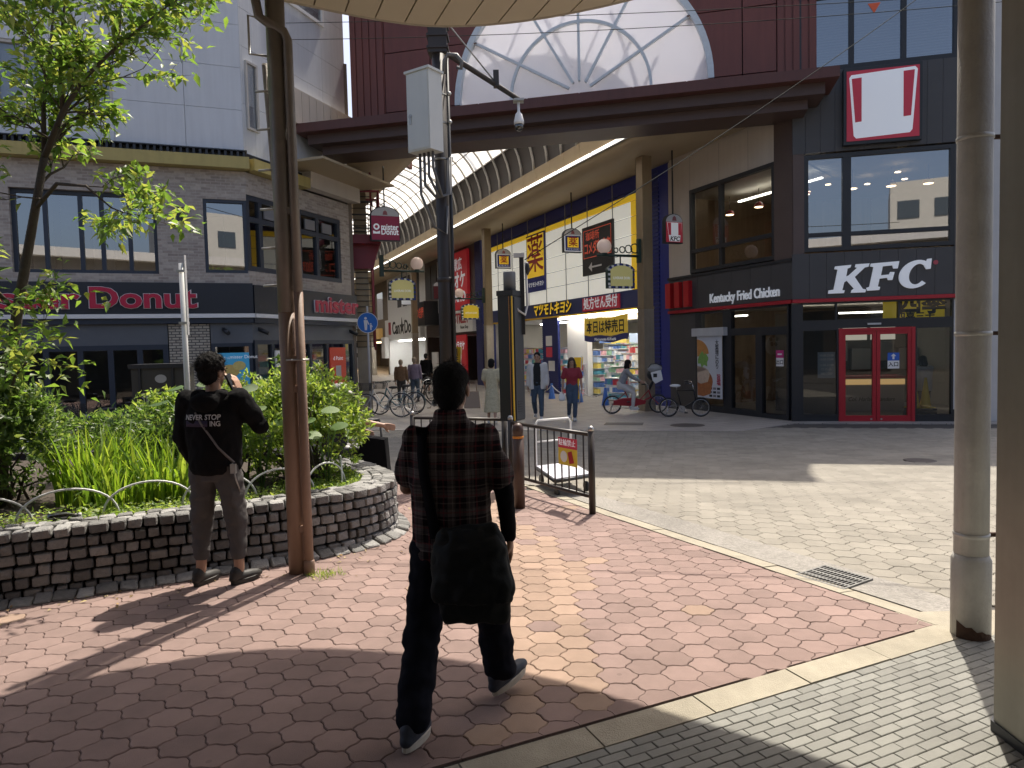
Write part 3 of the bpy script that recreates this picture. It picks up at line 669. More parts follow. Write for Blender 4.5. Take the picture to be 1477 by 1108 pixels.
part('cloth', pm('banner_yellow', (.62, .45, .02), .6, var=.1, emit=.15), yb, (1.95, 3.22, -.3, -.29, 2.28, 2.85)); text(FK, 2.75, -.286, 2.62, '四季', .5, M_ink, yb, ext=.002, bold=.02); text(FK, 2.62, -.286, 2.36, '四喜三十', .2, M_ink, yb, ext=.002, bold=.006)
sgn = thing('counter_script', 'thin black handwritten script on the front of the serving counter', 'lettering', FK.P(2.1, -2.3, .3)); text(FK, 2.2, -2.375, .32, 'Col. Harland Sanders', .15, M_ink, sgn, ext=.001, shear=.3, width=1.1)
def cone(p, h, r, mat, label, grp, band=None):
    o = thing('traffic_cone', label, 'traffic cone', p, grp); p = Vector(p)
    MB().lathe(p, [(r, .03), (r * .85, .08), (r * .2, h), (0, h)], 14).build('cone', mat, o); MB().box(p + Vector((0, 0, .015)), (r * 2.3, r * 2.3, .03)).build('base', mat, o)
    return o
M_ycone = pm('yellow_cone', (.7, .5, .02), .5)
for i, s_ in enumerate((2.68, 2.92)): cone(FK.P(s_, -.55, -.19) + Vector((0, 0, .45)), .7, .13, M_ycone, 'yellow cone standing behind the right pane, %s one' % ('left', 'right')[i], 'yellow cones inside the corner shop')
tag(MB().fbox(FK, 2.5, 3.1, -.75, -.35, -.185, .26).build('stool', M_dfr, origin=FK.P(2.8, -.5, -.18)), 'low black stand that carries the two yellow cones', 'stand')

# ================================================================== DRUGSTORE (second on the right side)
M_navy = pm('navy_fascia', (.035, .05, .16), .5, var=.08); M_blue = pm('deep_blue_panel', (.016, .03, .24), .4, var=.15, vs=2)
M_cream = pm('cream_lightbox', (.80, .79, .71), .5, var=.14, vs=1.2, emit=.3); M_yel = pm('yellow_trim', (.75, .47, .03), .5)
M_yelb = pm('yellow_band', (.78, .50, .03), .5, emit=.25); M_alu = pm('aluminium', (.40, .40, .42), .4, .6)
db = thing('drugstore_building', 'drugstore front with a lit cream panel wall edged in blue and yellow', 'building', FR.P(-13, 0, 0))
S0, S1 = -20.1, -6.2
part('wall', M_navy, db, (S0, S1, -.5, -.06, 3.05, 7.6), F=FR); part('wall', M_roomw, db, (S0 - .1, S0, -8, 0, -.2, 7.6), (S1, S1 + .12, -8, -.1, -.2, 7.6), (S0, S1, -8.1, -8, -.2, 7.6), F=FR)
part('upper_wall', M_wgrey, db, (S0, -4.85, -8, -.1, 7.6, 11), F=FR)
part('floor', pm('shop_floor', (.25, .22, .2)), db, (S0, S1, -8, 0, -.25, -.186), F=FR); part('ceiling', M_white, db, (S0, S1, -8, -.06, 2.98, 3.05), F=FR)
cols = pgrid(S0 + .1, S1 - .05, 8); rows = [3.62, 4.2, 4.78, 5.36, 5.94, 6.42, 6.72, 7.18]
for i in range(8):
    for j in range(7):
        a, b, z0, z1 = cols[i] + .02, cols[i + 1] - .02, rows[j] + .015, rows[j + 1] - .015
        last = i == 7
        if j == 6: part('blue_panel', M_blue, db, (a, b, -.06, .0, z0, z1), F=FR)
        elif j == 5: part('yellow_panel', M_yelb, db, (a, b - (.3 if last else 0), -.06, .0, z0, z1 - .08), F=FR); part('blue_panel', M_blue, db, (a, b - (.3 if last else 0), -.06, -.002, z1 - .075, z1), F=FR)
        else: part('lit_panel', M_cream, db, (a, b - (.62 if last else 0), -.06, .0, z0, z1), F=FR)
        if last and j < 6:
            if j < 5: part('yellow_panel', M_yelb, db, (b - .6, b - .32, -.06, .0, z0, z1), F=FR)
            part('blue_panel', M_blue, db, (b - .29, b, -.06, .0, z0, z1), F=FR)
for c in cols: part('mullion', M_alu, db, (c - .018, c + .018, -.06, .02, 3.62, 7.2), F=FR)
part('fascia', M_navy, db, (S0, S1, -.05, .05, 3.06, 3.6), F=FR); part('yellow_trim', M_yel, db, (S0, S1, -.05, .065, 3.0, 3.06), F=FR)
# ground floor: blue shutter boxes, openings
M_shut = pm('blue_shutter', (.018, .03, .17), .45)
def shutter(s0, s1, z0, z1, n=0, parent=None):
    mb = MB(); mb.fbox(FR, s0, s1, n - .08, n, z0, z1); o = mb.build('shutter', M_shut, parent)
    k = int((z1 - z0) / .08)
    mb = MB()
    for i in range(k): mb.fbox(FR, s0 + .01, s1 - .01, n, n + .02, z0 + i * .08 + .01, z0 + i * .08 + .06)
    mb.build('shutter_slats', M_shut, o)
shutter(-13.6, -12.2, -.2, 3.0, 0, db); shutter(-20.1, -19.0, -.2, 3.0, 0, db)
part('white_wall', M_white, db, (-12.2, -10.6, -.6, -.4, -.2, 3.0), F=FR); part('lintel', M_white, db, (-10.6, S1, -.6, -.5, 2.72, 3.0), F=FR)
pn = thing('louvre_pillar', 'tall deep blue louvred pillar between drugstore and corner building', 'pillar', FR.P(-5.5, 0, 0)); part('body', M_blue, pn, (-6.08, -4.87, -.4, -.02, -.2, 7.15), F=FR)
for i in range(58): part('louvre', M_shut, pn, (-6.06, -5.35, -.02, .01, -.1 + i * .124, -.02 + i * .124), F=FR)
striplight('shop_light', FR, -12.1, -6.35, .0, 2.9, 'bright fluorescent tube row under the drugstore fascia', .1, pm('shop_tube', (1., .98, .93), .5, emit=14.))
for i, n_ in enumerate((-2.2, -4.2, -6.2)): striplight('shop_light', FR, -12, -6.6, n_, 2.93, 'white tube row on the drugstore ceiling, %s from the door' % ('first', 'second', 'third')[i], .12, pm('shop_tube', (1, 1, 1)))
striplight('shop_light', FR, -19, -13.8, -2.5, 2.93, 'white tube row on the ceiling of the far drugstore door', .12, pm('shop_tube', (1, 1, 1)))
# shelves with goods
GOODS = [pm('goods_%d' % i, c, .4, emit=.06) for i, c in enumerate(((.7, .72, .75), (.12, .22, .5), (.55, .08, .1), (.75, .6, .15), (.3, .5, .35), (.5, .6, .75), (.75, .45, .5), (.85, .85, .82), (.1, .35, .45)))]  # faint glow put into the goods colours, none of them lamps
def shelf(F, s0, s1, n0, n1, h, label, rows_=6, seed=0, z0=-.19):
    rr = random.Random(seed); o = thing('goods_shelf', label, 'shelf', F.P((s0 + s1) / 2, (n0 + n1) / 2, z0), 'drugstore shelves'); mb = MB()
    mb.fbox(F, s0, s1, n0, n0 + .03, z0, z0 + h)
    for r_ in range(rows_ + 1): mb.fbox(F, s0, s1, n0, n1, z0 + r_ * h / rows_, z0 + r_ * h / rows_ + .02)
    mb.build('rack', M_white, o)
    gm = MB()
    for r_ in range(rows_):
        x = s0 + .02
        while x < s1 - .1:
            w = rr.uniform(.035, .1); hh = rr.uniform(.5, .85) * h / rows_; gm.cur = rr.randrange(9); k = rr.randint(1, 5)
            for q in range(k):
                if x + w > s1: break
                gm.fbox(F, x, x + w - .012, n0 + .05, n1 - rr.uniform(.01, .06), z0 + r_ * h / rows_ + .022, z0 + r_ * h / rows_ + .02 + hh); x += w
    stuff(gm.build('goods', GOODS, o))
for i, (a, b, n0, n1, h, rw) in enumerate(((-12.1, -10.75, -.38, -.02, 1.35, 6), (-10.3, -9.2, -1.7, -1.3, 1.75, 7), (-9.1, -7.9, -1.6, -1.2, 2.0, 8), (-7.8, -6.4, -1.2, -.8, 2.0, 8), (-12, -6.4, -5, -4.6, 2.2, 8), (-9.6, -8.7, -.9, -.5, 1.3, 6), (-11, -6.4, -3, -2.6, 2.1, 8), (-8.4, -7.4, -.2, .2, .95, 4))):
    shelf(FR, a, b, n0, n1, h, 'white rack of boxes and bottles %s' % ('against the white wall left of the door', 'in the left of the open door', 'in the middle of the open door', 'in the right of the open door', 'along the back of the shop', 'standing out by the entrance, low', 'second row deep in the shop', 'low and foremost beside the flag')[i], rw, i)
shelf(FR, -19, -14, -1.6, -1.2, 2.0, 'white rack packed with boxes in the far drugstore door', 8, 9)
FD = Fr(tuple(FR.P(-10.9, -.75, 0))[:2], 67.2); FE = Fr(tuple(FR.P(-13.4, -1.2, 0))[:2], 67.2)
shelf(FD, 0, 2.6, 0, .4, 1.9, 'white rack of boxes facing out beside the inner white wall', 8, 21); shelf(FE, 1.5, 6.4, 0, .45, 2.35, 'tall white rack of bottles deepest in the drugstore facing the door', 9, 22)
for i in range(4): tag(MB().fbox(FD, .1 + i * .65, .6 + i * .65, .41, .43, 1.95, 2.3).build('shelf_header', (GOODS[1], GOODS[3], GOODS[5], GOODS[2])[i], origin=FD.P(.35 + i * .65, .41, 1.95)), '%s header card above the drugstore rack beside the white wall' % ('blue', 'yellow', 'pale blue', 'red')[i], 'header card')
# drugstore signs
sg = thing('shop_sign', 'yellow outlined brush lettering on the navy drugstore fascia', 'sign', FR.P(-12.9, .06, 3.1)); text(FR, -12.6, .075, 3.33, 'マツモトキヨシ', .52, M_ink, sg, ext=.006, bold=.035, shear=.2, width=3.3); text(FR, -12.6, .085, 3.33, 'マツモトキヨシ', .52, M_yelb, sg, ext=.008, bold=.014, shear=.2, width=3.3)
sg = thing('shop_sign', 'red plate with white prescription characters on the navy fascia', 'sign', FR.P(-8.6, .06, 3.1)); part('plate', M_red2, sg, (-10.0, -7.5, .05, .1, 3.1, 3.56), F=FR); text(FR, -8.75, .105, 3.33, '処方せん受付', .44, M_sgw, sg, ext=.004, bold=.008, width=2.3)
bn = thing('sale_banner', 'yellow cloth banner with black sale-day characters hung in the drugstore door', 'banner', FR.P(-8, .1, 2.3)); mb = MB(); k = 16
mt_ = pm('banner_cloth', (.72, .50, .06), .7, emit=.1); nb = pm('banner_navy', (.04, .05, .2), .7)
def bz(i): return -.06 * math.sin(i / k * math.pi) - .03 * math.sin(i / k * 12)
for i in range(k):
    a, b = -9.85 + 2.9 * i / k, -9.85 + 2.9 * (i + 1) / k
    for (zz0, zz1, mi) in ((2.25, 2.85, 0), (2.05, 2.25, 1)):
        mb.cur = mi; mb.add([FR.P(a, .12, zz0 + bz(i)), FR.P(b, .12, zz0 + bz(i + 1)), FR.P(b, .12, zz1 + bz(i + 1) * .6), FR.P(a, .12, zz1 + bz(i) * .6)], [(0, 1, 2, 3)])
mb.build('cloth', [mt_, nb], bn); text(FR, -8.4, .128, 2.48, '本日は特売日', .46, M_ink, bn, ext=.002, bold=.01, width=2.5); text(FR, -8.4, .128, 2.08, 'Matsumoto KiYoshi', .14, M_sgw, bn, ext=.002, width=1.4)
def medsign(name, s, z, w, h, label, n=.03):
    o = thing(name, label, 'sign', FR.P(s, n, z)); part('plate', M_blue, o, (s - w / 2, s + w / 2, n - .02, n + .05, z, z + h), F=FR); part('face', M_yelb, o, (s - w / 2 + .06, s + w / 2 - .06, n + .05, n + .06, z + h * .25, z + h - .06), F=FR)
    text(FR, s, n + .065, z + h * .61, '薬', w * .95, M_redp, o, ext=.004, bold=.008); text(FR, s, n + .056, z + h * .12, 'マツモトキヨシ', .22, M_sgw, o, ext=.002, bold=.006, shear=.2, width=w * .85); return o
medsign('medicine_sign', -14.0, 4.15, 1.75, 2.35, 'tall yellow sign with a red medicine character on the lit cream wall', .02)
cf = thing('cafe_sign', 'black cafe signboard with red lettering and a white arrow on the lit wall', 'sign', FR.P(-9, .05, 4.5)); part('board', M_dfr, cf, (-9.95, -7.85, .02, .09, 4.35, 6.05), F=FR)
M_rln = pm('sign_orange_red', (.6, .09, .05), .5, emit=.2)
for bx in ((-9.85, -7.95, .09, .095, 5.9, 5.925), (-9.85, -7.95, .09, .095, 4.95, 4.975), (-9.85, -9.825, .09, .095, 4.975, 5.9), (-7.975, -7.95, .09, .095, 4.975, 5.9)): part('line', M_rln, cf, bx, F=FR)
text(FR, -9.2, .096, 5.68, '珈琲所', .32, M_rln, cf, ext=.002, bold=.004); text(FR, -8.9, .096, 5.25, 'コメダ珈琲店', .46, M_rln, cf, ext=.002, bold=.01, width=1.75)
MB().prism(FR, [(-9.5, 4.62), (-9.27, 4.78), (-9.27, 4.65), (-8.6, 4.65), (-8.6, 4.59), (-9.27, 4.59), (-9.27, 4.46)], .09, .096).build('arrow', M_white, cf)
for s_, z_, mt_, lb in ((-13.0, 1.9, M_white, 'white and red notice on the blue shutter'), (-13.0, 1.45, M_red2, 'red notice under the white one on the blue shutter'), (-12.8, .9, M_white, 'pale notice low on the blue shutter')): tag(MB().fbox(FR, s_ - .25, s_ + .3, .02, .03, z_, z_ + .4).build('notice', mt_, origin=FR.P(s_, .02, z_)), lb, 'notice')
for i, (s_, n_) in enumerate(((-12.0, 1.2), (-10.2, 1.3), (-8.2, 1.25), (-6.6, 1.2))): cone(FR.P(s_, n_, -.19), .75, .17, pm('blue_cone', (.02, .13, .5), .5), 'blue cone before the drugstore, %s from the left' % ('first', 'second', 'third', 'fourth')[i], 'blue cones before the drugstore')
ch = MB(); pts = [FR.P(s_, n_, .5) for s_, n_ in ((-12.0, 1.2), (-10.2, 1.3), (-8.2, 1.25), (-6.6, 1.2))]
for a, b in zip(pts, pts[1:]): ch.tube([a.lerp(b, i / 8) - Vector((0, 0, .28 * 4 * (i / 8) * (1 - i / 8))) for i in range(9)], .02, 5)
tag(ch.build('chain', M_white), 'white plastic chain slung between the blue cones', 'chain')
def flag(p, h, w, body, label, F, lean=0.):
    o = thing('banner_flag', label, 'flag', p); p = Vector(p); a = F.u; top = p + Vector((0, 0, h)) + a * lean
    MB().tube([p, top], .014, 6).build('pole', M_white, o); MB().box(p + Vector((0, 0, .04)), (.35, .35, .08)).build('base', pm('blue_cone', (.02, .13, .5)), o)
    mb = MB(); k = 10; V = []
    for i in range(k + 1):
        t = i / k; zz = .35 + (h - .4) * t; c = p + a * (lean * zz / h) + Vector((0, 0, zz))
        for j in range(4): V.append(c - a * (w * j / 3) + F.n * (.05 * math.sin(t * 5 + j)))
    mb.add(V, [(i * 4 + j, i * 4 + j + 1, i * 4 + 5 + j, i * 4 + 4 + j) for i in range(k) for j in range(3)], True); mb.build('cloth', translucent('flag_yellow', (.75, .52, .03), .3, .7), o)
    Fp = Fr((p.x, p.y), F.ang, p.z); text(Fp, lean * .6 - w / 2, .09, h * .62, body, w * .7, M_ink, o, ext=.001, bold=.008); return o
flag(FR.P(-7.6, 1.6, -.19), 1.75, .42, '特\n売\n日', 'yellow upright flag beside the red bicycle, leaning left', FR, .25)
flag(FR.P(-20.4, 1.3, -.19), 2.2, .75, '処\n方\nせ', 'yellow upright flag with prescription characters right of the plaid man\'s head', FR, .3)
# ================================================================== FURTHER SHOPS ON THE RIGHT SIDE
def simple_shop(name, label, s0, s1, wallm, z1=7.5, depth=6, openz=2.6, inner=None):
    o = thing(name, label, 'building', FR.P((s0 + s1) / 2, 0, 0))
    part('upper_wall', wallm, o, (s0, s1, -.3, 0, openz, z1), F=FR); part('side_wall', wallm, o, (s0, s0 + .3, -depth, .02, -.2, openz), F=FR); part('side_wall', wallm, o, (s1 - .3, s1, -depth, .02, -.2, openz), F=FR)
    part('back_wall', inner or M_roomw, o, (s0, s1, -depth - .1, -depth, -.2, openz), F=FR); part('ceiling', M_white, o, (s0 + .3, s1 - .3, -depth, -.3, openz, openz + .05), F=FR)
    return o
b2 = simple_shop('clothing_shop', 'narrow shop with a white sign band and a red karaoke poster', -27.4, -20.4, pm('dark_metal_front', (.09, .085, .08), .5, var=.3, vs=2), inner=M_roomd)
part('sign_band', M_white, b2, (-27.0, -21.3, 0, .25, 2.75, 3.9), F=FR); text(FR, -23.7, .255, 3.45, '2nd STREET', .75, M_redp, b2, ext=.01, bold=.015, width=3.6); text(FR, -22.6, .255, 3.0, 'Reuse Shop', .25, M_ink, b2, ext=.004, width=1.2)
shutter(-21.3, -20.4, -.2, 7.2, .05, b2)
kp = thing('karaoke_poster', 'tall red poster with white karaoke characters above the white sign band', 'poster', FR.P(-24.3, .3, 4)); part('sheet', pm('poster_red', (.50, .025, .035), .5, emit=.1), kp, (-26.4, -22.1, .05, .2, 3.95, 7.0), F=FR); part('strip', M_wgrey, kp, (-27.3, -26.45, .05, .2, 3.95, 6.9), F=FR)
text(FR, -24.2, .21, 6.3, 'うた歌広', .7, M_sgw, kp, ext=.004, bold=.01, width=2.6); text(FR, -24.2, .21, 5.45, 'カラオケ', .95, M_sgw, kp, ext=.004, bold=.03, width=3.6); text(FR, -23.8, .21, 4.6, 'BANHO', .7, M_sgw, kp, ext=.004, bold=.03, width=2.8)
kp = thing('karaoke_poster', 'narrow red and white karaoke panel at street level beside the yellow flag', 'poster', FR.P(-23, .1, 0)); part('sheet', pm('poster_red', (.5, .025, .035)), kp, (-24.6, -22.6, .1, .2, -.1, 2.6), F=FR); text(FR, -23.6, .21, 2.0, 'カラオケ', .5, M_sgw, kp, ext=.004, bold=.02, width=1.7); text(FR, -23.6, .21, .7, 'オケ', .7, M_sgw, kp, ext=.004, bold=.02)
tag(MB().fbox(FR, -27.2, -26.2, .6, .7, -.19, 1.7).build('standing_sign', M_white, origin=FR.P(-26.7, .6, -.19)), 'white standing board with small print in front of the dark shop', 'sign')
b3 = simple_shop('discount_shop', 'bright white fronted shop with plain lettering further along the arcade', -41, -30.6, M_white, inner=M_white)
part('sign_band', M_white, b3, (-40.8, -31.0, 0, .3, 2.65, 4.1), F=FR); text(FR, -35.8, .31, 3.4, 'Can★Do', 1.25, M_ink, b3, ext=.01, bold=.02, width=5.2); part('red_tag', M_redp, b3, (-39.6, -38.9, .3, .32, 3.0, 3.9), F=FR)
striplight('shop_light', FR, -40, -31.5, -.6, 2.5, 'white tube row in the bright shop further along the arcade', .2, pm('shop_tube', (1, 1, 1)))
tag(MB().fbox(FR, -38.2, -37.1, .9, 1.2, 1.3, 2.8).build('hanging_sign', M_white, origin=FR.P(-37.6, 1, 1.3)), 'small white vertical sign before the bright shop', 'sign')
b4 = simple_shop('bistro', 'narrow dark bistro with red lettering between white fronts', -30.6, -27.4, M_brown, inner=M_roomd); part('sign_box', M_dfr, b4, (-30.3, -27.8, .0, .9, 3.3, 4.7), F=FR); text(FR, -29.0, .91, 4.0, 'ひつき屋', .7, M_rln, b4, ext=.004, bold=.01, width=2.0)
b5 = simple_shop('far_shop', 'dim far shop with brown front at the end of the arcade\'s right side', -72, -41, pm('brown_front', (.2, .16, .12), .7, var=.3, vs=1), inner=M_roomd)
part('sign_band', pm('warm_sign', (.5, .3, .1), .5, emit=.2), b5, (-52, -43, 0, .3, 2.8, 3.6), F=FR); part('sign_band', M_white, b5, (-64, -54, 0, .3, 2.8, 3.6), F=FR)
striplight('shop_light', FR, -70, -42, -.6, 2.5, 'warm tube row in the dim far shop', .3, M_lamp)
for i in range(9):
    part('upper_window', glass('shop_glass'), b5, (-71 + i * 3.3, -69 + i * 3.3, 0, .02, 4.3, 6.4), F=FR)
for i in range(6): part('window_grid', M_dfr, b4 if i < 2 else b3, (-30.3 + i * 1.2 if i < 2 else -41 + i * 1.6, -29.3 + i * 1.2 if i < 2 else -40 + i * 1.6, 0, .03, 4.9, 6.9), F=FR)
# ================================================================== LEFT SIDE OF THE ARCADE beyond the corner building: plain fronts
lf = thing('arcade_shop_row', 'plain shop fronts along the shaded left side of the arcade', 'building', AP(30, 8.6, -.2))
mb = MB()
for (t0, t1) in ((8, 70),): mb.hexa([AP(t0, 8.6, -.2), AP(t1, 8.6, -.2), AP(t1, 12, -.2), AP(t0, 12, -.2), AP(t0, 8.6, 10), AP(t1, 8.6, 10), AP(t1, 12, 10), AP(t0, 12, 10)])
mb.build('wall', pm('brown_front', (.2, .16, .12)), lf)
mb = MB().hexa([AP(72, -3, -.3), AP(73, -3, -.3), AP(73, 13, -.3), AP(72, 13, -.3), AP(72, -3, 8), AP(73, -3, 8), AP(73, 13, 8), AP(72, 13, 8)])
tag(mb.build('end_building', M_wgrey), 'pale building closing the far end of the arcade', 'building')

# ================================================================== ARCADE ROOF AND PORTAL
M_gold = pm('gold_brown_metal', (.36, .275, .16), .5, .15, var=.15, vs=1.5); M_soff = pm('soffit_tan', (.40, .32, .205), .6, var=.12, vs=1)
M_rib = pm('cream_rib', (.5, .48, .44), .5); M_dkrib = pm('dark_brown_bay', (.05, .042, .038), .6); M_maroon = pm('maroon_metal', (.155, .046, .033), .45, var=.12, vs=1.2, streak=.22)
M_poly = translucent('milky_sheet', (.80, .80, .78), .72, .5, var=.1, vs=2, trcol=(.85, .85, .82)); 
def clearer(m, k):
    t = m.node_tree; out = t.nodes['Material Output']; src = out.inputs[0].links[0].from_socket; tr = t.nodes.new('ShaderNodeBsdfTransparent'); mx = t.nodes.new('ShaderNodeMixShader'); mx.inputs[0].default_value = k
    t.links.new(src, mx.inputs[1]); t.links.new(tr.outputs[0], mx.inputs[2]); t.links.new(mx.outputs[0], out.inputs[0])
clearer(M_poly, .10)
M_bm = pm('beam_brown', (.075, .045, .038), .5, var=.15)
CW, CZ, RV = 4.4, 7.9, 2.55
T0 = lambda w: .734 * w - .1
rf = thing('arcade_roof', 'barrel vaulted arcade roof of milky sheets with cream ribs', 'roof', AP(20, CW, 8)); TE = 70
def strip_f(name, prof, mat, parent, tend=TE, t0=None, sm=True):
    mb = MB(); V = []
    for w, z in prof: V += [AP((T0(w) if t0 is None else t0) + .15, w, z), AP(tend, w, z)]
    mb.add(V, [(2 * i, 2 * i + 1, 2 * i + 3, 2 * i + 2) for i in range(len(prof) - 1)], sm); return mb.build(name, mat, parent)
strip_f('soffit', [(-.1, 7.2), (.6, 7.14), (1.1, 7.06), (1.45, 7.06), (1.72, 7.14), (1.86, 7.28), (1.9, 7.42)], M_soff, rf)
strip_f('soffit', [(8.7, 7.15), (7.4, 7.1), (7.0, 7.2), (6.9, 7.42)], M_soff, rf)
strip_f('light_housing', [(1.9, 7.42), (1.97, 7.42), (1.97, 7.47), (1.9, 7.5)], M_alu, rf, sm=False)
for i in range(30):
    t0, t1 = 1.45 + i * 2.2, 1.45 + i * 2.2 + 2.1
    MB().hexa([AP(t0, 1.97, 7.43), AP(t1, 1.97, 7.43), AP(t1, 2.03, 7.43), AP(t0, 2.03, 7.43), AP(t0, 1.97, 7.5), AP(t1, 1.97, 7.5), AP(t1, 2.03, 7.5), AP(t0, 2.03, 7.5)]).build('light_tube', pm('arcade_tube', (1., .96, .88), .5, emit=1.3), rf)
for i in range(64):
    t0 = 1.4 + i * 1.05
    for w, sg_ in ((1.9, 1), (6.9, -1)):
        if w > 5 and i < 4: continue
        MB().hexa([AP(t0, w, 7.5), AP(t0 + 1.035, w, 7.5), AP(t0 + 1.035, w - .06 * sg_, 7.5), AP(t0, w - .06 * sg_, 7.5), AP(t0, w + .04 * sg_, 8.0), AP(t0 + 1.035, w + .04 * sg_, 8.0), AP(t0 + 1.035, w - .06 * sg_, 8.0), AP(t0, w - .06 * sg_, 8.0)]).build('fascia_panel', M_gold, rf)
def arc(t, a0, a1, k, r=RV, dz=0): return [AP(t, CW - r * math.cos(R(a0 + (a1 - a0) * i / k)), CZ + .05 + r * math.sin(R(a0 + (a1 - a0) * i / k)) + dz) for i in range(k + 1)]
A1 = 28
def bay(t0, t1, a0, a1, k, mat, name, r):
    A, B = arc(t0, a0, a1, k, r), arc(t1, a0, a1, k, r); k1 = k + 1
    for i in range(k1):
        w = CW - r * math.cos(R(a0 + (a1 - a0) * i / k)); lim = .734 * w + 1.1
        if t0 < lim: A[i] = A[i] + FA.u * (lim - t0)
        if t1 < lim: B[i] = B[i] + FA.u * (lim + .01 - t1)
    return MB().add(A + B, [(i, i + 1, k1 + i + 1, k1 + i) for i in range(k)], True).build(name, mat, rf)
for i in range(-1, 33):
    t0 = 1.4 + i * 2.1
    if i >= 0: bay(t0, t0 + 2.1, 0, A1, 5, M_dkrib, 'dark_bay', RV); bay(t0, t0 + 2.1, 180 - A1, 180, 5, M_dkrib, 'dark_bay', RV)
    bay(max(t0, 1.6), t0 + 2.07, A1, 180 - A1, 14, M_poly, 'roof_sheet', RV + .02)
for i in range(66):
    t = 1.6 + i * 1.05
    hi = 0
    while hi < 180 and .734 * (CW - RV * math.cos(R(hi))) + .5 < t: hi += 6
    if hi > 12: mb = MB(); mb.tube(arc(t, 0, hi, 20, RV - .05), .045, 4); mb.build('rib', M_rib, rf)
for a in (28, 45, 62, 80, 100, 118, 135, 152):
    MB().tube([AP(.734 * (CW - RV * math.cos(R(a))) + .5, CW - (RV - .05) * math.cos(R(a)), CZ + .05 + (RV - .05) * math.sin(R(a))), AP(TE, CW - (RV - .05) * math.cos(R(a)), CZ + .05 + (RV - .05) * math.sin(R(a)))], .03, 4).build('purlin', M_rib, rf)
for i in range(10):   # tie frames above the vault
    t = 9 + i * 6.3; mb = MB(); mb.tube(arc(t, 8, 172, 16, RV + .35), .06, 5); mb.tube(arc(t, 8, 172, 16, RV + .75), .05, 5)
    for q in range(10, 172, 12): mb.tube([arc(t, q, q + 6, 1, RV + .35)[0], arc(t, q, q + 6, 1, RV + .75)[1]], .03, 4)
    mb.build('outer_truss', pm('truss_grey', (.28, .28, .29), .6), rf)
# portal wall with half round fan window
pt = thing('arcade_portal', 'maroon panelled arcade gateway with a half round white fan window', 'gateway', FK.P(-4.9, 0, 7))
FC, FZ, FRAD = -4.9, 8.05, 3.16
def arch(s): d = abs(s - FC); return FZ + math.sqrt(max(0, FRAD ** 2 - d * d)) if d < FRAD else FZ
ed = [-9.95, -8.7, -7.45, -6.2, -4.9, -3.6, -2.35, -1.1, -.35]; zr = [7.6, 8.05, 9.55, 11.4, 13.4, 15.4]
def wallpanel(s0, s1, z0, z1, n0=-.25, n1=0., g=.012, nm='panel'):
    k = 14; bot = [(s0 + g + (s1 - s0 - 2 * g) * i / k) for i in range(k + 1)]
    lo = [max(z0 + g, arch(s) + .0) if arch(s) > FZ + .001 or z0 >= FZ else z0 + g for s in bot]
    if z0 < FZ: lo = [z0 + g] * (k + 1)
    if min(lo) >= z1 - g: return
    pts = [(s, min(l, z1 - g - .0005)) for s, l in zip(bot, lo)]
    if max(l for _, l in pts) <= z0 + g + 1e-6: pts = [pts[0], pts[-1]]
    MB().prism(FK, pts + [(s1 - g, z1 - g), (s0 + g, z1 - g)], n0, n1).build(nm, M_maroon, pt)
for a, b in zip(ed, ed[1:]):
    for z0, z1 in zip(zr, zr[1:]): wallpanel(a, b, z0, z1)
for k_, (a, b) in enumerate(((-10.9, -9.95), (-.35, .5))):
    for q in range(5): w_ = (b - a) / 5; MB().fbox(FK, a + q * w_ + .01, a + (q + 1) * w_ - .03, -.3, .03, 7.6, 15.4).build('flute', M_maroon, pt)
    MB().fbox(FK, a + .005, b - .005, -.32, -.0, 7.6, 15.39).build('corner_post', M_maroon, pt)
part('backing', M_dkrib, pt, (-10.9, -8.1, -.36, -.27, 7.6, 15.35), (-1.7, .5, -.36, -.27, 7.6, 15.35), (-8.1, -1.7, -.36, -.27, 11.25, 15.35)); part('coping', M_maroon, pt, (-11.0, .6, -.7, .1, 15.4, 15.6)); part('return_wall', M_maroon, pt, (-10.9, -10.8, -4, -.37, 7.6, 15.4), (.4, .5, -4, -.37, 7.7, 15.4))
fn = MB().prism(FK, [(FC + FRAD * 1.01 * math.cos(R(i * 6)), FZ + FRAD * 1.01 * math.sin(R(i * 6))) for i in range(31)], -.16, -.14).build('fan_window', translucent('fan_sheet', (.84, .84, .88), .5, .5, var=.04, vs=1, trcol=(.9, .9, .94)), pt)
M_fr = pm('pale_fan_frame', (.62, .68, .72), .5, var=.2, vs=10)
def ring(r, w, n0, n1, nm):
    k = 36; a = [(FC + (r + w) * math.cos(R(i * 5)), FZ + (r + w) * math.sin(R(i * 5))) for i in range(k + 1)]; b = [(FC + (r - w) * math.cos(R(i * 5)), FZ + (r - w) * math.sin(R(i * 5))) for i in range(k + 1)]
    MB().prism(FK, a + b[::-1], n0, n1).build(nm, M_fr, fn)
ring(FRAD - .06, .07, -.14, .02, 'outer_ring'); ring(1.72, .035, -.14, -.06, 'inner_ring')
for a in (30, 60, 90, 120, 150):
    c, s_ = math.cos(R(a)), math.sin(R(a)); h = .03
    MB().prism(FK, [(FC + .3 * c - h * s_, FZ + .3 * s_ + h * c), (FC + 3.1 * c - h * s_, FZ + 3.1 * s_ + h * c), (FC + 3.1 * c + h * s_, FZ + 3.1 * s_ - h * c), (FC + .3 * c + h * s_, FZ + .3 * s_ - h * c)], -.139, -.055).build('spoke', M_fr, fn)
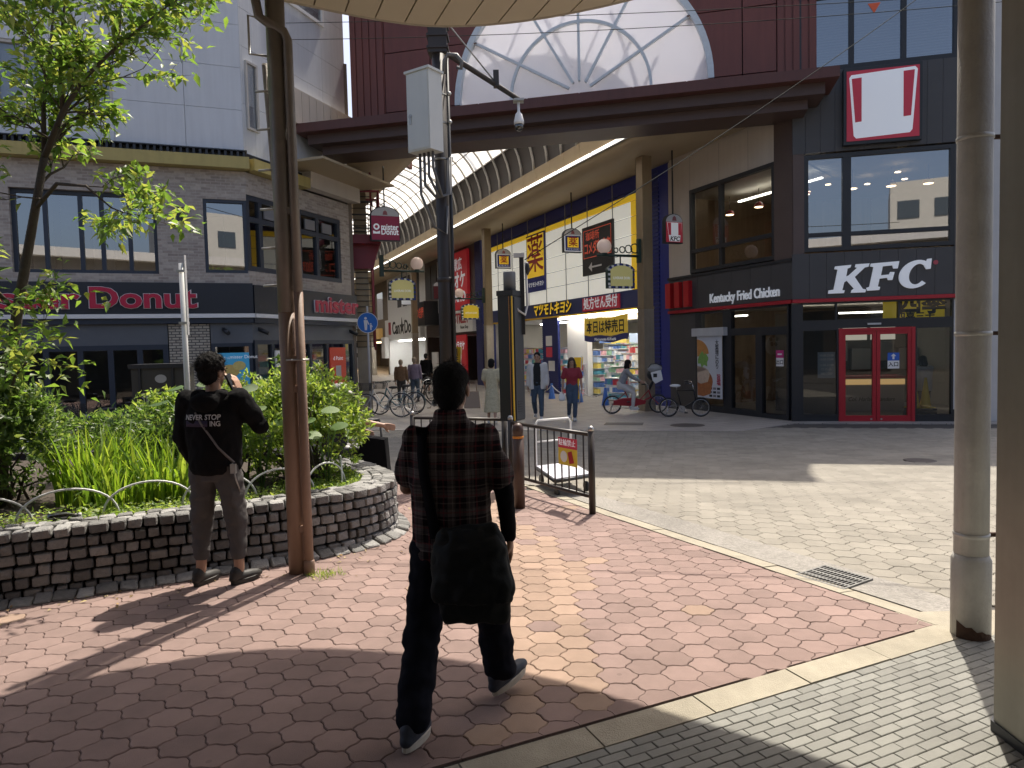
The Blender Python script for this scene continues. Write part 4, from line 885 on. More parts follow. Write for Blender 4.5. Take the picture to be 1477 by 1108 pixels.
# stepped canopy beam
part('canopy_top', pm('fascia_red_brown', (.095, .034, .027), .5, var=.12, streak=.2), pt, (-11.9, .74, -.3, 1.22, 7.38, 7.6)); part('canopy_step', M_bm, pt, (-11.7, .5, -.3, .95, 7.14, 7.38)); part('canopy_step', M_bm, pt, (-11.45, .2, -.3, .66, 6.93, 7.14))
# arcade columns
M_colu = pm('column_gold', (.30, .23, .14), .45, .3, var=.2, vs=3, streak=.15); M_coll = pm('column_steel', (.36, .32, .26), .35, .6, var=.25, vs=4, streak=.2)
XS = (935, 692, 614)
def colm(t, w, label, z1=7.15, hw=.155):
    p = AP(t, w, -.2); o = thing('arcade_column', label, 'column', p, 'arcade columns'); F = Fr((p.x, p.y), FK.ang - 0)
    F = Fr((p.x, p.y), 157.2)
    MB().fbox(F, -hw, hw, -hw, hw, 2.9, z1 + .1).build('upper_shaft', M_colu, o); MB().fbox(F, -hw - .01, hw + .01, -hw - .01, hw + .01, -.0, 2.9).build('lower_shaft', M_coll, o); MB().fbox(F, -hw - .02, hw + .02, -hw - .02, hw + .02, 2.86, 2.93).build('band', M_colu, o); MB().fbox(F, -hw - .025, hw + .025, -hw - .025, hw + .025, -.1, .18).build('foot', M_coll, o)
colm(4.3, 1.2, 'gold and steel arcade column left of the blue louvred pillar'); colm(16.6, 1.2, 'gold arcade column at the far end of the lit cream wall'); colm(28.9, 1.2, 'gold arcade column left of the white sign band'); colm(41, 1.2, 'slim far arcade column beside the bright white shop'); colm(53, 1.2, 'farthest slim arcade column on the right side')
# ================================================================== LEFT BUILDING (donut shop)
M_ubrick = brick_mat('pale_grey_brick', FL, (.47, .415, .36), (.29, .245, .215), (.42, .375, .33), .21, .065, .008, bump=.4)
M_ubrick2 = brick_mat('pale_grey_brick_side', FS, (.47, .415, .36), (.29, .245, .215), (.42, .375, .33), .21, .065, .008, bump=.4)
M_lbrick = brick_mat('cream_brick', FL, (.52, .47, .38), (.40, .35, .28), (.12, .11, .1), .16, .062, .011, bump=.8)
M_wpan = pm('white_panel', (.60, .622, .65), .5, var=.06, vs=2, streak=.11); M_yledge = pm('dull_yellow_ledge', (.42, .34, .12), .6, var=.15, streak=.15)
M_dkf = pm('blue_black_fascia', (.022, .026, .036), .4, var=.1); M_gp = pm('slate_panel', (.12, .13, .145), .5, var=.15); M_lframe = pm('navy_frame', (.03, .04, .06), .45); M_lred = pm('letter_red', (.36, .012, .045), .4, emit=.06)
M_lglass = glass('cafe_glass', (.6, .64, .64), 1.2, base=.08); M_mir = glass('mirror_glass', (.4, .44, .46), 1.4, base=.32)
lb = thing('cafe_building', 'white panelled building with pale brick first floor and dark shop fascia', 'building', FL.P(-2, -2, 0))
XL = -9.0
def lpart(name, mat, *bx, F=FL, parent=None): return part(name, mat, parent or lb, *bx, F=F)
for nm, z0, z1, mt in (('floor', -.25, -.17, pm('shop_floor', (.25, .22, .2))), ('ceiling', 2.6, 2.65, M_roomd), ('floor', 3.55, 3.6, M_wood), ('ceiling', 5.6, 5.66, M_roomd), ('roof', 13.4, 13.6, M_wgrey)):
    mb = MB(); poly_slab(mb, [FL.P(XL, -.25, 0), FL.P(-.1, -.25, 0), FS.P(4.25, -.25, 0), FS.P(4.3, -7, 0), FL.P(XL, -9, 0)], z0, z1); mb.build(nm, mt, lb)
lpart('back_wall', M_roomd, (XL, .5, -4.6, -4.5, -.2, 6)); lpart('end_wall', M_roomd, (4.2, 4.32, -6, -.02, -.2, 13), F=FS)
# ground floor front
lpart('pier', M_lbrick, (-1.74, -.9, -.3, .02, -.2, 2.58)); lpart('slate_panel', M_gp, (XL, -1.76, -.2, .0, 2.14, 2.6)); lpart('slate_panel', M_gp, (-.88, .02, -.2, .0, 2.14, 2.6))
lpart('sill', M_lframe, (XL, -1.76, -.2, .03, -.2, .55)); pane_win(lb, FL, XL, -1.76, .55, 2.14, fr=.11, mull=(-7.6, -6.3, -5.2, -4.1, -3.47, -2.9, -2.33), mat=M_lframe, gm=M_lglass)
pane_win(lb, FL, -.88, .0, .3, 2.14, fr=.08, mat=M_lframe, gm=M_lglass); lpart('sill', M_lframe, (-.88, .0, -.2, .03, -.2, .3))
# fascia with white strip
lpart('fascia', M_dkf, (XL, .06, -.25, .12, 2.82, 3.5)); lpart('white_strip', M_white, (XL, .08, -.2, .16, 2.72, 2.81)); lpart('under_strip', M_lframe, (XL, .05, -.2, .1, 2.6, 2.715))
lpart('fascia', M_dkf, (-.0, 4.34, -.25, .12, 2.82, 3.47), F=FS); lpart('white_strip', M_white, (.0, 4.36, -.2, .16, 2.72, 2.81), F=FS); lpart('under_strip', M_lframe, (0, 4.3, -.2, .1, 2.6, 2.715), F=FS)
# splayed front: slate panels, doors
lpart('slate_panel', M_gp, (.0, 4.3, -.2, .0, 2.2, 2.6), F=FS); pane_win(lb, FS, .05, 4.25, -.15, 2.2, fr=.1, mull=(.7, 1.3, 2.2, 2.95, 3.75), mat=M_lframe, gm=M_lglass)
# first floor brick
def wall_holes(F, s0, s1, z0, z1, holes, mat, n0=-.25, n1=0.):
    xs = sorted({s0, s1, *[h[0] for h in holes], *[h[1] for h in holes]})
    mb = MB()
    for a, b in zip(xs, xs[1:]):
        hs = sorted([(h[2], h[3]) for h in holes if h[0] <= a and h[1] >= b]); z = z0
        for q0, q1 in hs:
            if q0 > z: mb.fbox(F, a, b, n0, n1, z, q0)
            z = q1
        if z < z1: mb.fbox(F, a, b, n0, n1, z, z1)
    return mb.build('brick_wall', mat, lb)
wall_holes(FL, XL, .0, 3.5, 6.05, [(-8.6, -5.2, 3.7, 5.45), (-4.6, -1.87, 3.7, 5.45), (-.92, .0, 3.74, 5.4)], M_ubrick)
wall_holes(FS, .0, 4.32, 3.47, 6.05, [(.0, 3.8, 3.8, 5.55)], M_ubrick2)
pane_win(lb, FL, -8.6, -5.2, 3.7, 5.45, n=-.15, fr=.07, mull=(-7.5, -6.4), mat=M_lframe, gm=M_mir); pane_win(lb, FL, -4.6, -1.87, 3.7, 5.45, n=-.15, fr=.08, mull=(-4.0, -3.35, -2.95, -2.42), mat=M_lframe, gm=M_mir)
pane_win(lb, FL, -.92, .0, 3.74, 5.4, n=-.05, fr=.07, mat=M_lframe, gm=M_mir); w = pane_win(lb, FS, .0, 3.8, 3.8, 5.55, n=-.05, fr=.12, mull=(.5, 1.2, 2.0, 2.75), trans=(5.0,), mat=M_lframe, gm=M_lglass)
for s_ in (.62, 1.42, 2.2, 2.95): lpart('vent', pm('vent_grey', (.2, .2, .21), .5), (s_, s_ + .42, -.04, .0, 5.08, 5.34), F=FS, parent=w)
for i, s_ in enumerate((-4.35, -3.8, -3.2)): lpart('curtain', pm('cream_curtain', (.55, .5, .4), .8, var=.2, vs=8), (s_, s_ + .4, -.6, -.55, 3.7, 5.4)) 
# yellow ledge, grille, white panels above
lpart('ledge', M_yledge, (XL, .1, -.3, .28, 6.06, 6.32)); lpart('ledge', M_yledge, (.0, 2.1, -.3, .28, 6.06, 6.32), F=FS)
for i in range(70): lpart('grille_bar', M_dkf, (XL + i * .13, XL + i * .13 + .05, .05, .2, 6.32, 6.46)) if i % 1 == 0 else None
lpart('grille_rail', M_dkf, (XL, .06, .03, .23, 6.455, 6.48)); lpart('shadow_gap', M_dkf, (XL, .02, -.3, .04, 6.32, 6.47)); lpart('shadow_gap', M_dkf, (0, 2.1, -.3, .04, 6.32, 6.47), F=FS)
rz = [6.48, 7.43, 8.38, 9.33, 10.28, 11.5, 13.4]
wn_ = [(-4.72, -3.72, 7.1, 8.45), (-3.6, -2.6, 7.1, 8.45), (-7.4, -6.0, 7.1, 8.45)]
xsn = [XL, -7.4, -6.0, -4.72, -3.72, -3.6, -2.6, -1.2, .0]
for a, b in zip(xsn, xsn[1:]):
    for z0, z1 in zip(rz, rz[1:]):
        hit = any(h[0] <= a and h[1] >= b for h in wn_)
        segs = [(z0, z1)]
        if hit:
            segs = [(max(z0, q0), min(z1, q1)) for q0, q1 in ((6.48, 7.1), (8.45, 13.4)) if min(z1, q1) - max(z0, q0) > .02]
        for q0, q1 in segs: lpart('wall_panel', M_wpan, (a + .004, b - .004, -.2, .0, q0 + .004, q1 - .004))
lpart('panel_backing', M_dkf, (XL, .0, -.35, -.3, 6.48, 13.4)); lpart('panel_backing', M_dkf, (0, 4.3, -.35, -.3, 6.48, 13.4), F=FS)
M_fog = glass('frosted_pane', (.75, .8, .85), .8, .25, .2)
for h in wn_: pane_win(lb, FL, *h, n=-.05, fr=.06, mat=pm('pale_frame', (.5, .48, .45), .5), gm=M_fog, mull=((h[0] + h[1]) / 2,)); lpart('blind', M_wgrey, (h[0], h[1], -.25, -.22, h[2], h[3]))
for a, b in zip([.0, .06, .42, 1.9, 3.2, 4.3], [.06, .42, 1.9, 3.2, 4.3]):
    for z0, z1 in zip([6.48, 7.6, 8.9, 9.75, 10.9, 11.7], [7.6, 8.9, 9.75, 10.9, 11.7, 12.4]):
        if a < .1 and a > 0 and z0 in (6.48 + 9,): continue
        lpart('wall_panel', M_wpan, (a + .003, b - .003, -.2, .0, z0 + .004, z1 - .004), F=FS)
pane_win(lb, FS, .12, .52, 7.05, 8.6, n=.03, fr=.05, mat=pm('pale_frame', (.5, .48, .45)), gm=M_fog, depth=.02); pane_win(lb, FS, 1.6, 3.3, 10.6, 12.3, n=.03, fr=.08, mat=M_white, gm=M_mir, depth=.02)
# eave of siding over the arcade's left mouth
sd_ = [pgrid(1.6, 4.4, 9)]
for a, b in zip(sd_[0], sd_[0][1:]): lpart('siding_board', M_beige, (a + .008, b - .008, -.1, .25, 7.6, 8.45), F=FS)
lpart('eave', M_soff, (1.2, 4.6, -.1, 1.3, 6.5, 6.56), F=FS); lpart('eave_beam', M_beige, (2.1, 4.4, .0, .3, 6.1, 6.5), F=FS)
wl = thing('wall_lamp', 'small black box lamp on the pale brick between the upper windows', 'lamp', FL.P(-1.38, .06, 4.9)); part('body', M_dfr, wl, (-1.46, -1.3, .01, .13, 4.85, 5.17), F=FL); part('bracket', M_dfr, wl, (-1.42, -1.34, .0, .012, 4.95, 5.07), F=FL)
# red rounded letters
sg = thing('shop_sign', 'red rounded letters with pale edges along the dark street fascia', 'sign', FL.P(-3.4, .15, 2.9))
def letters(F, parent, body, s0, s1, z, size, n):
    text(F, (s0 + s1) / 2, n, z, body, size, M_white, parent, ext=.012, bold=.026, width=s1 - s0 + .04); text(F, (s0 + s1) / 2, n + .03, z, body, size, M_lred, parent, ext=.012, bold=.016, width=s1 - s0)
letters(FL, sg, 'mister', -5.75, -3.42, 3.13, .62, .14); letters(FL, sg, 'Donut', -3.25, -1.15, 3.14, .62, .14)
sg = thing('shop_sign', 'red rounded letters with pale edges on the splayed corner fascia', 'sign', FS.P(3.3, .15, 2.9)); letters(FS, sg, 'mister', 2.25, 4.3, 3.13, .6, .14)
# posters
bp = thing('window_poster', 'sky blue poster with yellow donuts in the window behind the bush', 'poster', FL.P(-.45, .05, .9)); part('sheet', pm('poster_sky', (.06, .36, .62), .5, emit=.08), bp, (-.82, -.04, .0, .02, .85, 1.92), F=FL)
for cx, cz, a, c in ((-.5, 1.5, .2, (.7, .5, .15)), (-.3, 1.62, .14, (.75, .6, .2)), (-.6, 1.25, .18, (.8, .72, .55)), (-.3, 1.2, .12, (.75, .65, .45))): blob(FL, bp, ell(cx, cz, a, a * .75), .021 + cx * .002 + .004, pm('donut_%d' % int(c[2] * 100), c, .5, var=.3, vs=20), 'donut')
text(FL, -.2, .03, 1.82, 'mister Donut', .11, M_sgw, bp, ext=.001); text(FL, -.7, .03, 1.8, 'もっちゅりん', .07, M_sgw, bp, ext=.001)
mn = thing('menu_board', 'white menu board with six round donut photos by the cafe door', 'menu board', FS.P(.95, .1, .9)); part('sheet', M_white, mn, (.72, 1.25, .04, .07, .75, 1.95), F=FS)
for i in range(3):
    for j in range(2): blob(FS, mn, ell(.86 + j * .25, 1.75 - i * .35, .1, .1), .071, pm('menu_%d' % ((i + j) % 3), ((.06, .03, .02), (.5, .45, .4), (.4, .1, .1))[(i + j) % 3], .5), 'donut')
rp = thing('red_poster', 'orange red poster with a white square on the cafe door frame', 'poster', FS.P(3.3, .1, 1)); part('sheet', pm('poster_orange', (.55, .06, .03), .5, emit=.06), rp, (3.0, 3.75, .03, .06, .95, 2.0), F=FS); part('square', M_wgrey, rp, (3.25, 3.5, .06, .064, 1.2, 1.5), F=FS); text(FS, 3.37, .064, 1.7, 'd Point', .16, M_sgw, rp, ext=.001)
for i, (s_, F_) in enumerate(((-.6, FL), (.25, FS), (4.1, FS))): 
    o = thing('security_camera', 'small dark security camera under the fascia, %s' % ('over the blue poster', 'at the splayed corner', 'by the arcade column')[i], 'camera', F_.P(s_, .1, 2.4)); MB().tube([F_.P(s_, .02, 2.45), F_.P(s_ + .1, .2, 2.36)], .05, 8).build('body', M_dfr, o); MB().fbox(F_, s_ - .03, s_ + .03, 0, .04, 2.42, 2.5).build('mount', M_dfr, o)
rs_ = thing('round_lit_sign', 'round black and white emblem sign just left of the red tower', 'sign', AP(9.5, 8.1, 1.9)); Fq = AF(9.5); 
c_ = AP(9.6, 8.25, 1.7); Fq = Fr((c_.x, c_.y), 70)
MB().lathe(c_, [(.36, -.06), (.36, .06)], 20, axis=Fq.n).build('disc', M_white, rs_)
for i in range(5): blob(Fq, rs_, ell(.18 * math.cos(R(i * 72 + 90)), 1.9 + .18 * math.sin(R(i * 72 + 90)), .09, .09, k=8), .062, M_ink, 'petal')
# ================================================================== LADDER TOWER at the left mouth
M_tow = pm('tower_red', (.20, .018, .03), .45, var=.1); tp = AP(9.0, 8.0, -.2); tp = Vector((-4.42, 21.4, -.2))
tw = thing('ladder_tower', 'gold column with a dark red ladder cage and railed platform', 'tower', tp); Ft = Fr((tp.x, tp.y), 78)
part('column', M_colu, tw, (-.19, .19, -.2, .2, 2.0, 8.0), F=Ft); part('column_foot', M_coll, tw, (-.2, .2, -.21, .21, 0, 2.0), F=Ft)
for s_ in (-.42, .3): part('rail', M_tow, tw, (s_, s_ + .06, .22, .3, 1.9, 7.2), F=Ft)
mb = MB()
for i in range(30): z_ = 2.0 + i * .17; mb.tube([Ft.P(-.42, .26, z_), Ft.P(.36, .26, z_)], .012, 5)
stuff(mb.build('rungs', M_dfr, tw))
mb = MB()
for i in range(7): z_ = 5.4 + i * .38; mb.tube([Ft.P(-.42, .3, z_), Ft.P(-.42, .75, z_ + .02), Ft.P(.36, .75, z_ + .02), Ft.P(.36, .3, z_)], .018, 5)
mb.build('cage_hoops', M_dfr, tw)
MB().prism(Ft, [(-.75, 5.0), (.58, 5.0), (.58, 5.25), (-.75, 5.25)], -.6, .7).build('platform', M_tow, tw); MB().prism(Ft, [(-.3, 4.3), (.35, 4.3), (.42, 4.6), (.55, 5.0), (-.65, 5.0), (-.45, 4.6)], -.3, .4).build('bracket', M_tow, tw)
for s_ in (-.72, .54):
    for n_ in (-.55, .64): MB().tube([Ft.P(s_, n_, 5.25), Ft.P(s_, n_, 6.5)], .035, 6).build('post', M_tow, tw)
for z_ in (6.5,):
    for a, b in (((-.72, .64), (.54, .64)), ((-.72, -.55), (-.72, .64)), ((.54, -.55), (.54, .64)), ((-.72, -.55), (.54, -.55))): MB().tube([Ft.P(a[0], a[1], z_), Ft.P(b[0], b[1], z_)], .035, 6).build('handrail', M_tow, tw)
mb = MB()
for i in range(1, 7):
    for s_ in (-.72, .54): mb.tube([Ft.P(s_, -.55 + i * .17, 5.25), Ft.P(s_, -.55 + i * .17, 6.5)], .012, 4)
for i in range(1, 9): mb.tube([Ft.P(-.72 + i * .14, -.55, 5.25), Ft.P(-.72 + i * .14, -.55, 6.5)], .012, 4)
stuff(mb.build('balusters', M_tow, tw))
for s_ in (-.42, .3): MB().tube([Ft.P(s_, .34, 4.4), Ft.P(s_, .34, 2.0)], .03, 6).build('cage_bar', M_tow, tw)
# ================================================================== HANGING AND BRACKET SIGNS
M_sgg = pm('sign_cap_grey', (.55, .57, .6), .5)
def hang(t, w, z, wd, ht, top, label, face, draw=None, ang=None):
    p = AP(t, w, z); o = thing('hanging_sign', label, 'hanging sign', p, 'hanging signs of the arcade'); F = Fr((p.x, p.y), 67.2 if ang is None else ang, p.z); h = wd / 2
    capz = ht * .72; arcp = [(h * math.cos(R(i * 15)), capz + (ht - capz) * math.sin(R(i * 15))) for i in range(13)]
    MB().prism(F, [(-h, 0), (h, 0)] + [(h, capz)] + arcp[1:-1] + [(-h, capz)], -.1, .06).build('box', M_dfr, o)
    MB().prism(F, [(h * .95, capz)] + [(x * .95, capz + (y - capz) * .9) for x, y in arcp[1:-1]] + [(-h * .95, capz)], .06, .068).build('cap', M_sgg, o)
    MB().prism(F, [(-h * .95, .03), (h * .95, .03), (h * .95, capz - .005), (-h * .95, capz - .005)], .06, .07).build('face', face, o)
    MB().prism(F, [(-.07, capz + .03), (.07, capz + .03), (.05, capz + .12), (0, capz + .16), (-.05, capz + .12)], .069, .073).build('crest', pm('crest_red', (.3, .1, .12)), o)
    MB().tube([F.P(0, 0, ht * .98), F.P(0, 0, top - z)], .022, 6).build('rod', M_dfr, o)
    if draw: draw(F, o, h, capz)
    return o
def d_md(F, o, h, c): text(F, .12, .073, c * .55, 'mister', .24, M_sgw, o, ext=.002, bold=.006, width=.5); text(F, .12, .073, c * .36, 'Donut', .24, M_sgw, o, ext=.002, bold=.006, width=.5); MB().prism(F, ell(-.26, c * .56, .09, .09)+[] , .071, .074).build('ring', M_sgw, o); MB().prism(F, ell(-.26, c * .56, .045, .045), .075, .077).build('hole', M_lred, o); MB().prism(F, [(-.36, c * .28), (-.16, c * .28), (-.16, c * .4), (-.26, c * .35), (-.36, c * .4)], .071, .074).build('bow', M_sgw, o)
hang(7.6, 7.75, 5.0, .84, .98, 7.3, 'maroon hanging sign with white lettering beside the red platform', pm('hang_maroon', (.25, .02, .06), .5, emit=.06), d_md)
def d_yk(F, o, h, c): MB().prism(F, [(-h * .85, .06), (h * .85, .06), (h * .85, c - .03), (-h * .85, c - .03)], .071, .076).build('frame', M_blue, o); MB().prism(F, [(-h * .62, .17), (h * .62, .17), (h * .62, c - .08), (-h * .62, c - .08)], .077, .08).build('plate', M_yelb, o); text(F, 0, .082, (.17 + c - .08) / 2, '薬', .36, M_redp, o, ext=.002, bold=.004); text(F, 0, .078, .11, 'マツモトキヨシ', .09, M_sgw, o, ext=.002, width=h * 1.4)
hang(9.0, 1.0, 5.05, .68, .82, 7.1, 'white hanging sign with a yellow medicine plate, nearer one before the lit wall', M_sgw, d_yk)
hang(15.2, 1.0, 5.2, .68, .82, 7.1, 'white hanging sign with a yellow medicine plate, farther one by the far column', M_sgw, d_yk)
def d_kf(F, o, h, c):
    for s_ in (-1, 1): MB().prism(F, [(s_ * h * .42, c * .38), (s_ * h * .68, c * .38), (s_ * h * .82, c - .03), (s_ * h * .42, c - .03)][::s_], .078, .082).build('red_bar', M_red2, o)
    MB().prism(F, [(-h * .6, .05), (h * .6, .05), (h * .86, c - .02), (-h * .86, c - .02)], .071, .077).build('bucket', M_sgw, o); text(F, 0, .08, c * .2, 'KFC', .17, M_ink, o, ext=.002, bold=.004, shear=.2)
hang(3.6, .75, 4.6, .56, .8, 7.1, 'red and white hanging sign beside the blue louvred pillar', M_red2, d_kf)
hang(30, 1.3, 4.6, .85, 1.0, 7.1, 'white hanging sign with red and black lettering over the dark shop', M_sgw)
def d_cam(F, o, h, c): MB().prism(F, [(-h * .6, c * .3), (h * .6, c * .3), (h * .6, c * .8), (-h * .6, c * .8)], .071, .076).build('camera_mark', M_red2, o); MB().prism(F, ell(0, c * .55, .09, .09), .077, .08).build('lens', M_sgw, o)
hang(34, 6.6, 4.4, .9, 1.1, 7.1, 'white hanging sign with a red camera mark left of the bright shop', M_sgw, d_cam)
hang(40, 3.4, 4.6, .9, 1.1, 7.1, 'dark hanging sign far down the middle of the arcade', M_dfr)
hang(23.5, 1.2, 4.5, .85, .95, 7.1, 'white capped hanging sign in front of the red karaoke poster', pm('hang_dark', (.12, .02, .03)))
M_grn = pm('bracket_green', (.02, .05, .04), .5); M_gsg = pm('gold_sign_face', (.55, .50, .20), .5, emit=.12); M_gsg2 = pm('yellow_sign_face', (.7, .5, .03), .5, emit=.15); M_globe = pm('globe_glass', (.72, .55, .46), .35, emit=.12)
def bracket(p, side, label, face, wd=.85, ht=.62):
    """street name box with a chequered rim on a scrolled bracket, globe lamp at its tip"""
    p = Vector(p); o = thing('bracket_sign', label, 'bracket sign', p, 'bracket signs of the arcade'); F = Fr((p.x, p.y), 67.2, p.z); sd = side
    MB().tube([F.P(0, 0, .28), F.P(sd * 1.35, 0, .28)], .035, 6).build('arm', M_grn, o)
    sc = MB()
    for i in range(4): c = sd * (.15 + i * .2); r_ = .13 - i * .022; sc.tube([F.P(c + r_ * math.cos(R(a)), 0, .36 + r_ + r_ * math.sin(R(a))) for a in range(0, 360, 40)], .018, 5, closed=True)
    sc.build('scrollwork', M_grn, o); MB().fbox(F, -.06, .06, -.06, .06, .1, .75).build('bracket_plate', M_grn, o)
    MB().ball(F.P(sd * 1.12, 0, .52), .2, 16, 10).build('globe', M_globe, o); MB().lathe(F.P(sd * 1.12, 0, .28), [(.06, 0), (.09, .05), (.05, .08)], 10).build('holder', M_grn, o)
    c = sd * .62; h = wd / 2; a = [(c + h * math.cos(R(i * 15)), -.12 + ht * .3 * math.sin(R(i * 15))) for i in range(13)]
    out = [(c - h, -ht), (c + h, -ht)] + a
    MB().prism(F, out, -.09, .05).build('box', M_grn, o); MB().prism(F, [(c + (x - c) * .82, -ht * .45 + (z + ht * .45) * .82) for x, z in out], .058, .064).build('face', face, o)
    per = []
    for i in range(8): per += [(c - h + wd * (i + .5) / 8, -ht + .035)]
    for i in range(4): per += [(c - h + .035, -ht + .12 + i * .13), (c + h - .035, -ht + .12 + i * .13)]
    for i in range(1, 12): per += [(c + (h - .04) * math.cos(R(i * 15)), -.155 + ht * .3 * math.sin(R(i * 15)))]
    for q, (x, z) in enumerate(per): MB().fbox(F, x - .035, x + .035, .05, .058, z - .03, z + .03).build('rim_tile', (M_white, M_blue)[q % 2], o)
    text(F, c, .066, -ht * .55, 'LIVERAR DORI', .1, M_sgw, o, ext=.002, width=wd * .62); MB().tube([F.P(c, 0, .28), F.P(c, 0, -.0)], .02, 5).build('hanger', M_grn, o)
bracket(AP(4.3, 1.38, 4.05), -1, 'gold street name box with globe lamp on the near right column', M_gsg); bracket(AP(9.1, 7.55, 4.05), 1, 'gold street name box with globe lamp under the maroon hanging sign', M_gsg)
bracket(AP(16.6, 1.4, 3.75), -1, 'yellow street name box with globe lamp by the karaoke poster', M_gsg2); bracket(AP(41, 1.4, 3.9), -1, 'yellow street name box with globe lamp over the bright shop', M_gsg2)
# round blue footpath sign
p = Vector((-4.05, 20.2, -.2)); o = thing('footpath_sign', 'round blue sign with a white adult and child figure on a post', 'road sign', p); F = Fr((p.x, p.y), 84, -.2)
MB().tube([p, p + Vector((0, 0, 3.15))], .03, 8).build('post', M_wgrey, o); MB().lathe(F.P(0, .035, 2.68), [(.29, 0), (.29, .012)], 28, axis=F.n).build('disc', M_white, o); MB().lathe(F.P(0, .047, 2.68), [(.275, 0), (.275, .004)], 28, axis=F.n).build('face', pm('road_blue', (.02, .16, .55), .4), o)
def fig(cx, b, h): 
    MB().prism(F, [(cx - .03 * h / .36, b), (cx + .03 * h / .36, b), (cx + .05 * h / .36, b + h * .75), (cx - .05 * h / .36, b + h * .75)], .052, .054).build('figure', M_white, o); MB().prism(F, ell(cx, b + h * .88, h * .1, h * .1, k=10), .052, .054).build('figure_head', M_white, o)
    MB().prism(F, [(cx + .05 * h / .36, b + h * .72), (cx + .1 * h / .36, b + h * .42), (cx + .075 * h / .36, b + h * .4), (cx + .04 * h / .36, b + h * .6)], .055, .057).build('figure_arm', M_white, o)
fig(-.05, 2.47, .38); fig(.09, 2.47, .2)
# ================================================================== BUILDINGS BEHIND THE CAMERA (seen in the glass, one blocking sky) AND FAR AWAY
def block(name, label, x0, x1, y0, y1, h, mat, rows_, cols_, face, winm, sign=None):
    o = thing(name, label, 'building', ((x0 + x1) / 2, (y0 + y1) / 2, -.3)); MB().hexa([(x0, y0, -.3), (x1, y0, -.3), (x1, y1, -.3), (x0, y1, -.3), (x0, y0, h), (x1, y0, h), (x1, y1, h), (x0, y1, h)]).build('wall', mat, o)
    F = Fr((x1, y1), -90, 0) if face == 'N' else Fr((x0, y0), 90, 0)
    W_ = x1 - x0
    for r_ in range(rows_):
        for c in range(cols_):
            a = W_ * (c + .2) / cols_; b = W_ * (c + .8) / cols_; z = 3.6 + r_ * (h - 4) / rows_
            part('window', winm, o, (a, b, -.1, .05, z, z + (h - 4) / rows_ * .55), F=F)
    return o
M_dkwin = pm('dark_pane', (.05, .07, .09), .1)
st_ = thing('sky_blocker', 'long dark unseen front added behind the viewer to block skylight', 'building', (0, -7, -.3)); Fb = Fr((16, -4.2), -90, 0)  # added out of view so less skylight reaches under the canopy
part('wall', pm('blocker_stone', (.16, .145, .13), .7, var=.2, vs=2), st_, (0, 32, -8, 0, -.3, 6.2), F=Fb); part('roof_edge', M_wgrey, st_, (0, 32, -.1, .5, 6.2, 6.6), F=Fb); part('sign_band', M_beige, st_, (6, 26, 0, .15, 3.6, 4.6), F=Fb)
for i in range(10): part('shop_window', M_dkwin, st_, (1 + i * 3, 3.4 + i * 3, 0, .06, .2, 3.0), F=Fb)
block('street_block', 'pale apartment block over the roofs behind the viewer', 9.5, 26, -46, -36, 15, pm('pale_render', (.5, .49, .45), .8, var=.1), 4, 6, 'N', M_dkwin)
block('street_block', 'grey block far to the right behind the viewer', 17, 34, -22, -8, 7.5, pm('grey_render', (.35, .35, .36), .8, var=.1), 3, 6, 'N', M_dkwin)
block('street_block', 'brown block far to the left behind the viewer', -36, -16, -18, -6, 7, pm('brown_render', (.3, .22, .17), .8, var=.1), 3, 6, 'N', M_dkwin)
o = thing('glass_tower', 'glass fronted building seen in the gap beside the maroon gateway', 'building', (-8.5, 33, 0)); Fg = Fr((-13.5, 33), 80, 0); part('wall', M_wgrey, o, (0, 3.5, -4, 0, 0, 24), F=Fg)
rt_ = thing('red_mast', 'red and white steel mast with pipes in the sky gap', 'mast', (-6.6, 27.5, 0))
MB().tube([(-6.75, 27.5, 9), (-6.6, 27.5, 17.5)], .12, 8).build('mast', M_wgrey, rt_); MB().tube([(-6.95, 27.5, 9), (-6.95, 27.5, 14)], .09, 6).build('red_pipe', M_redp, rt_); MB().tube([(-7.2, 27.5, 13.2), (-6.4, 27.5, 15.4)], .05, 6).build('brace', M_redp, rt_); MB().box((-6.9, 27.6, 11.2), (.9, .3, 2.4)).build('duct', M_beige, rt_)
# ================================================================== CANOPY, COLUMNS AND PIPES AROUND THE VIEWER
M_can = pm('canopy_cream', (.50, .44, .33), .55, var=.08, vs=1.5); M_canE = pm('canopy_edge', (.36, .32, .25), .5, var=.1)
CAN = [(-4.6, 2.7), (-3.55, 3.9), (-2.9, 4.75), (-2.25, 5.3), (-1.66, 5.62), (-1.05, 5.95), (-.5, 6.11), (.2, 6.04), (.98, 5.74), (1.6, 5.32), (2.24, 4.85), (2.75, 4.3), (3.15, 3.6), (3.9, 2.4), (5.6, .4), (7.0, -2), (7.2, -4), (-8.2, -4), (-7.4, -1), (-6.0, 1.2)]  # rear outline widened out of view to keep skylight off the foreground
def catmull(P, k=4):
    out = []; n = len(P)
    for i in range(n):
        a, b, c, d = (Vector(P[(i + j - 1) % n]) for j in range(4))
        for q in range(k):
            t = q / k; out.append(.5 * ((2 * b) + (c - a) * t + (2 * a - 5 * b + 4 * c - d) * t * t + (3 * b - a - 3 * c + d) * t ** 3))
    return [(v.x, v.y) for v in out]
CC = catmull(CAN); HC = 4.4
cp = thing('round_canopy', 'round cream panelled canopy overhead, seen from below', 'canopy', (-.3, 2.3, HC))
mb = MB(); k = len(CC)
ccw = CC if sum(CC[i - 1][0] * CC[i][1] - CC[i][0] * CC[i - 1][1] for i in range(k)) > 0 else CC[::-1]
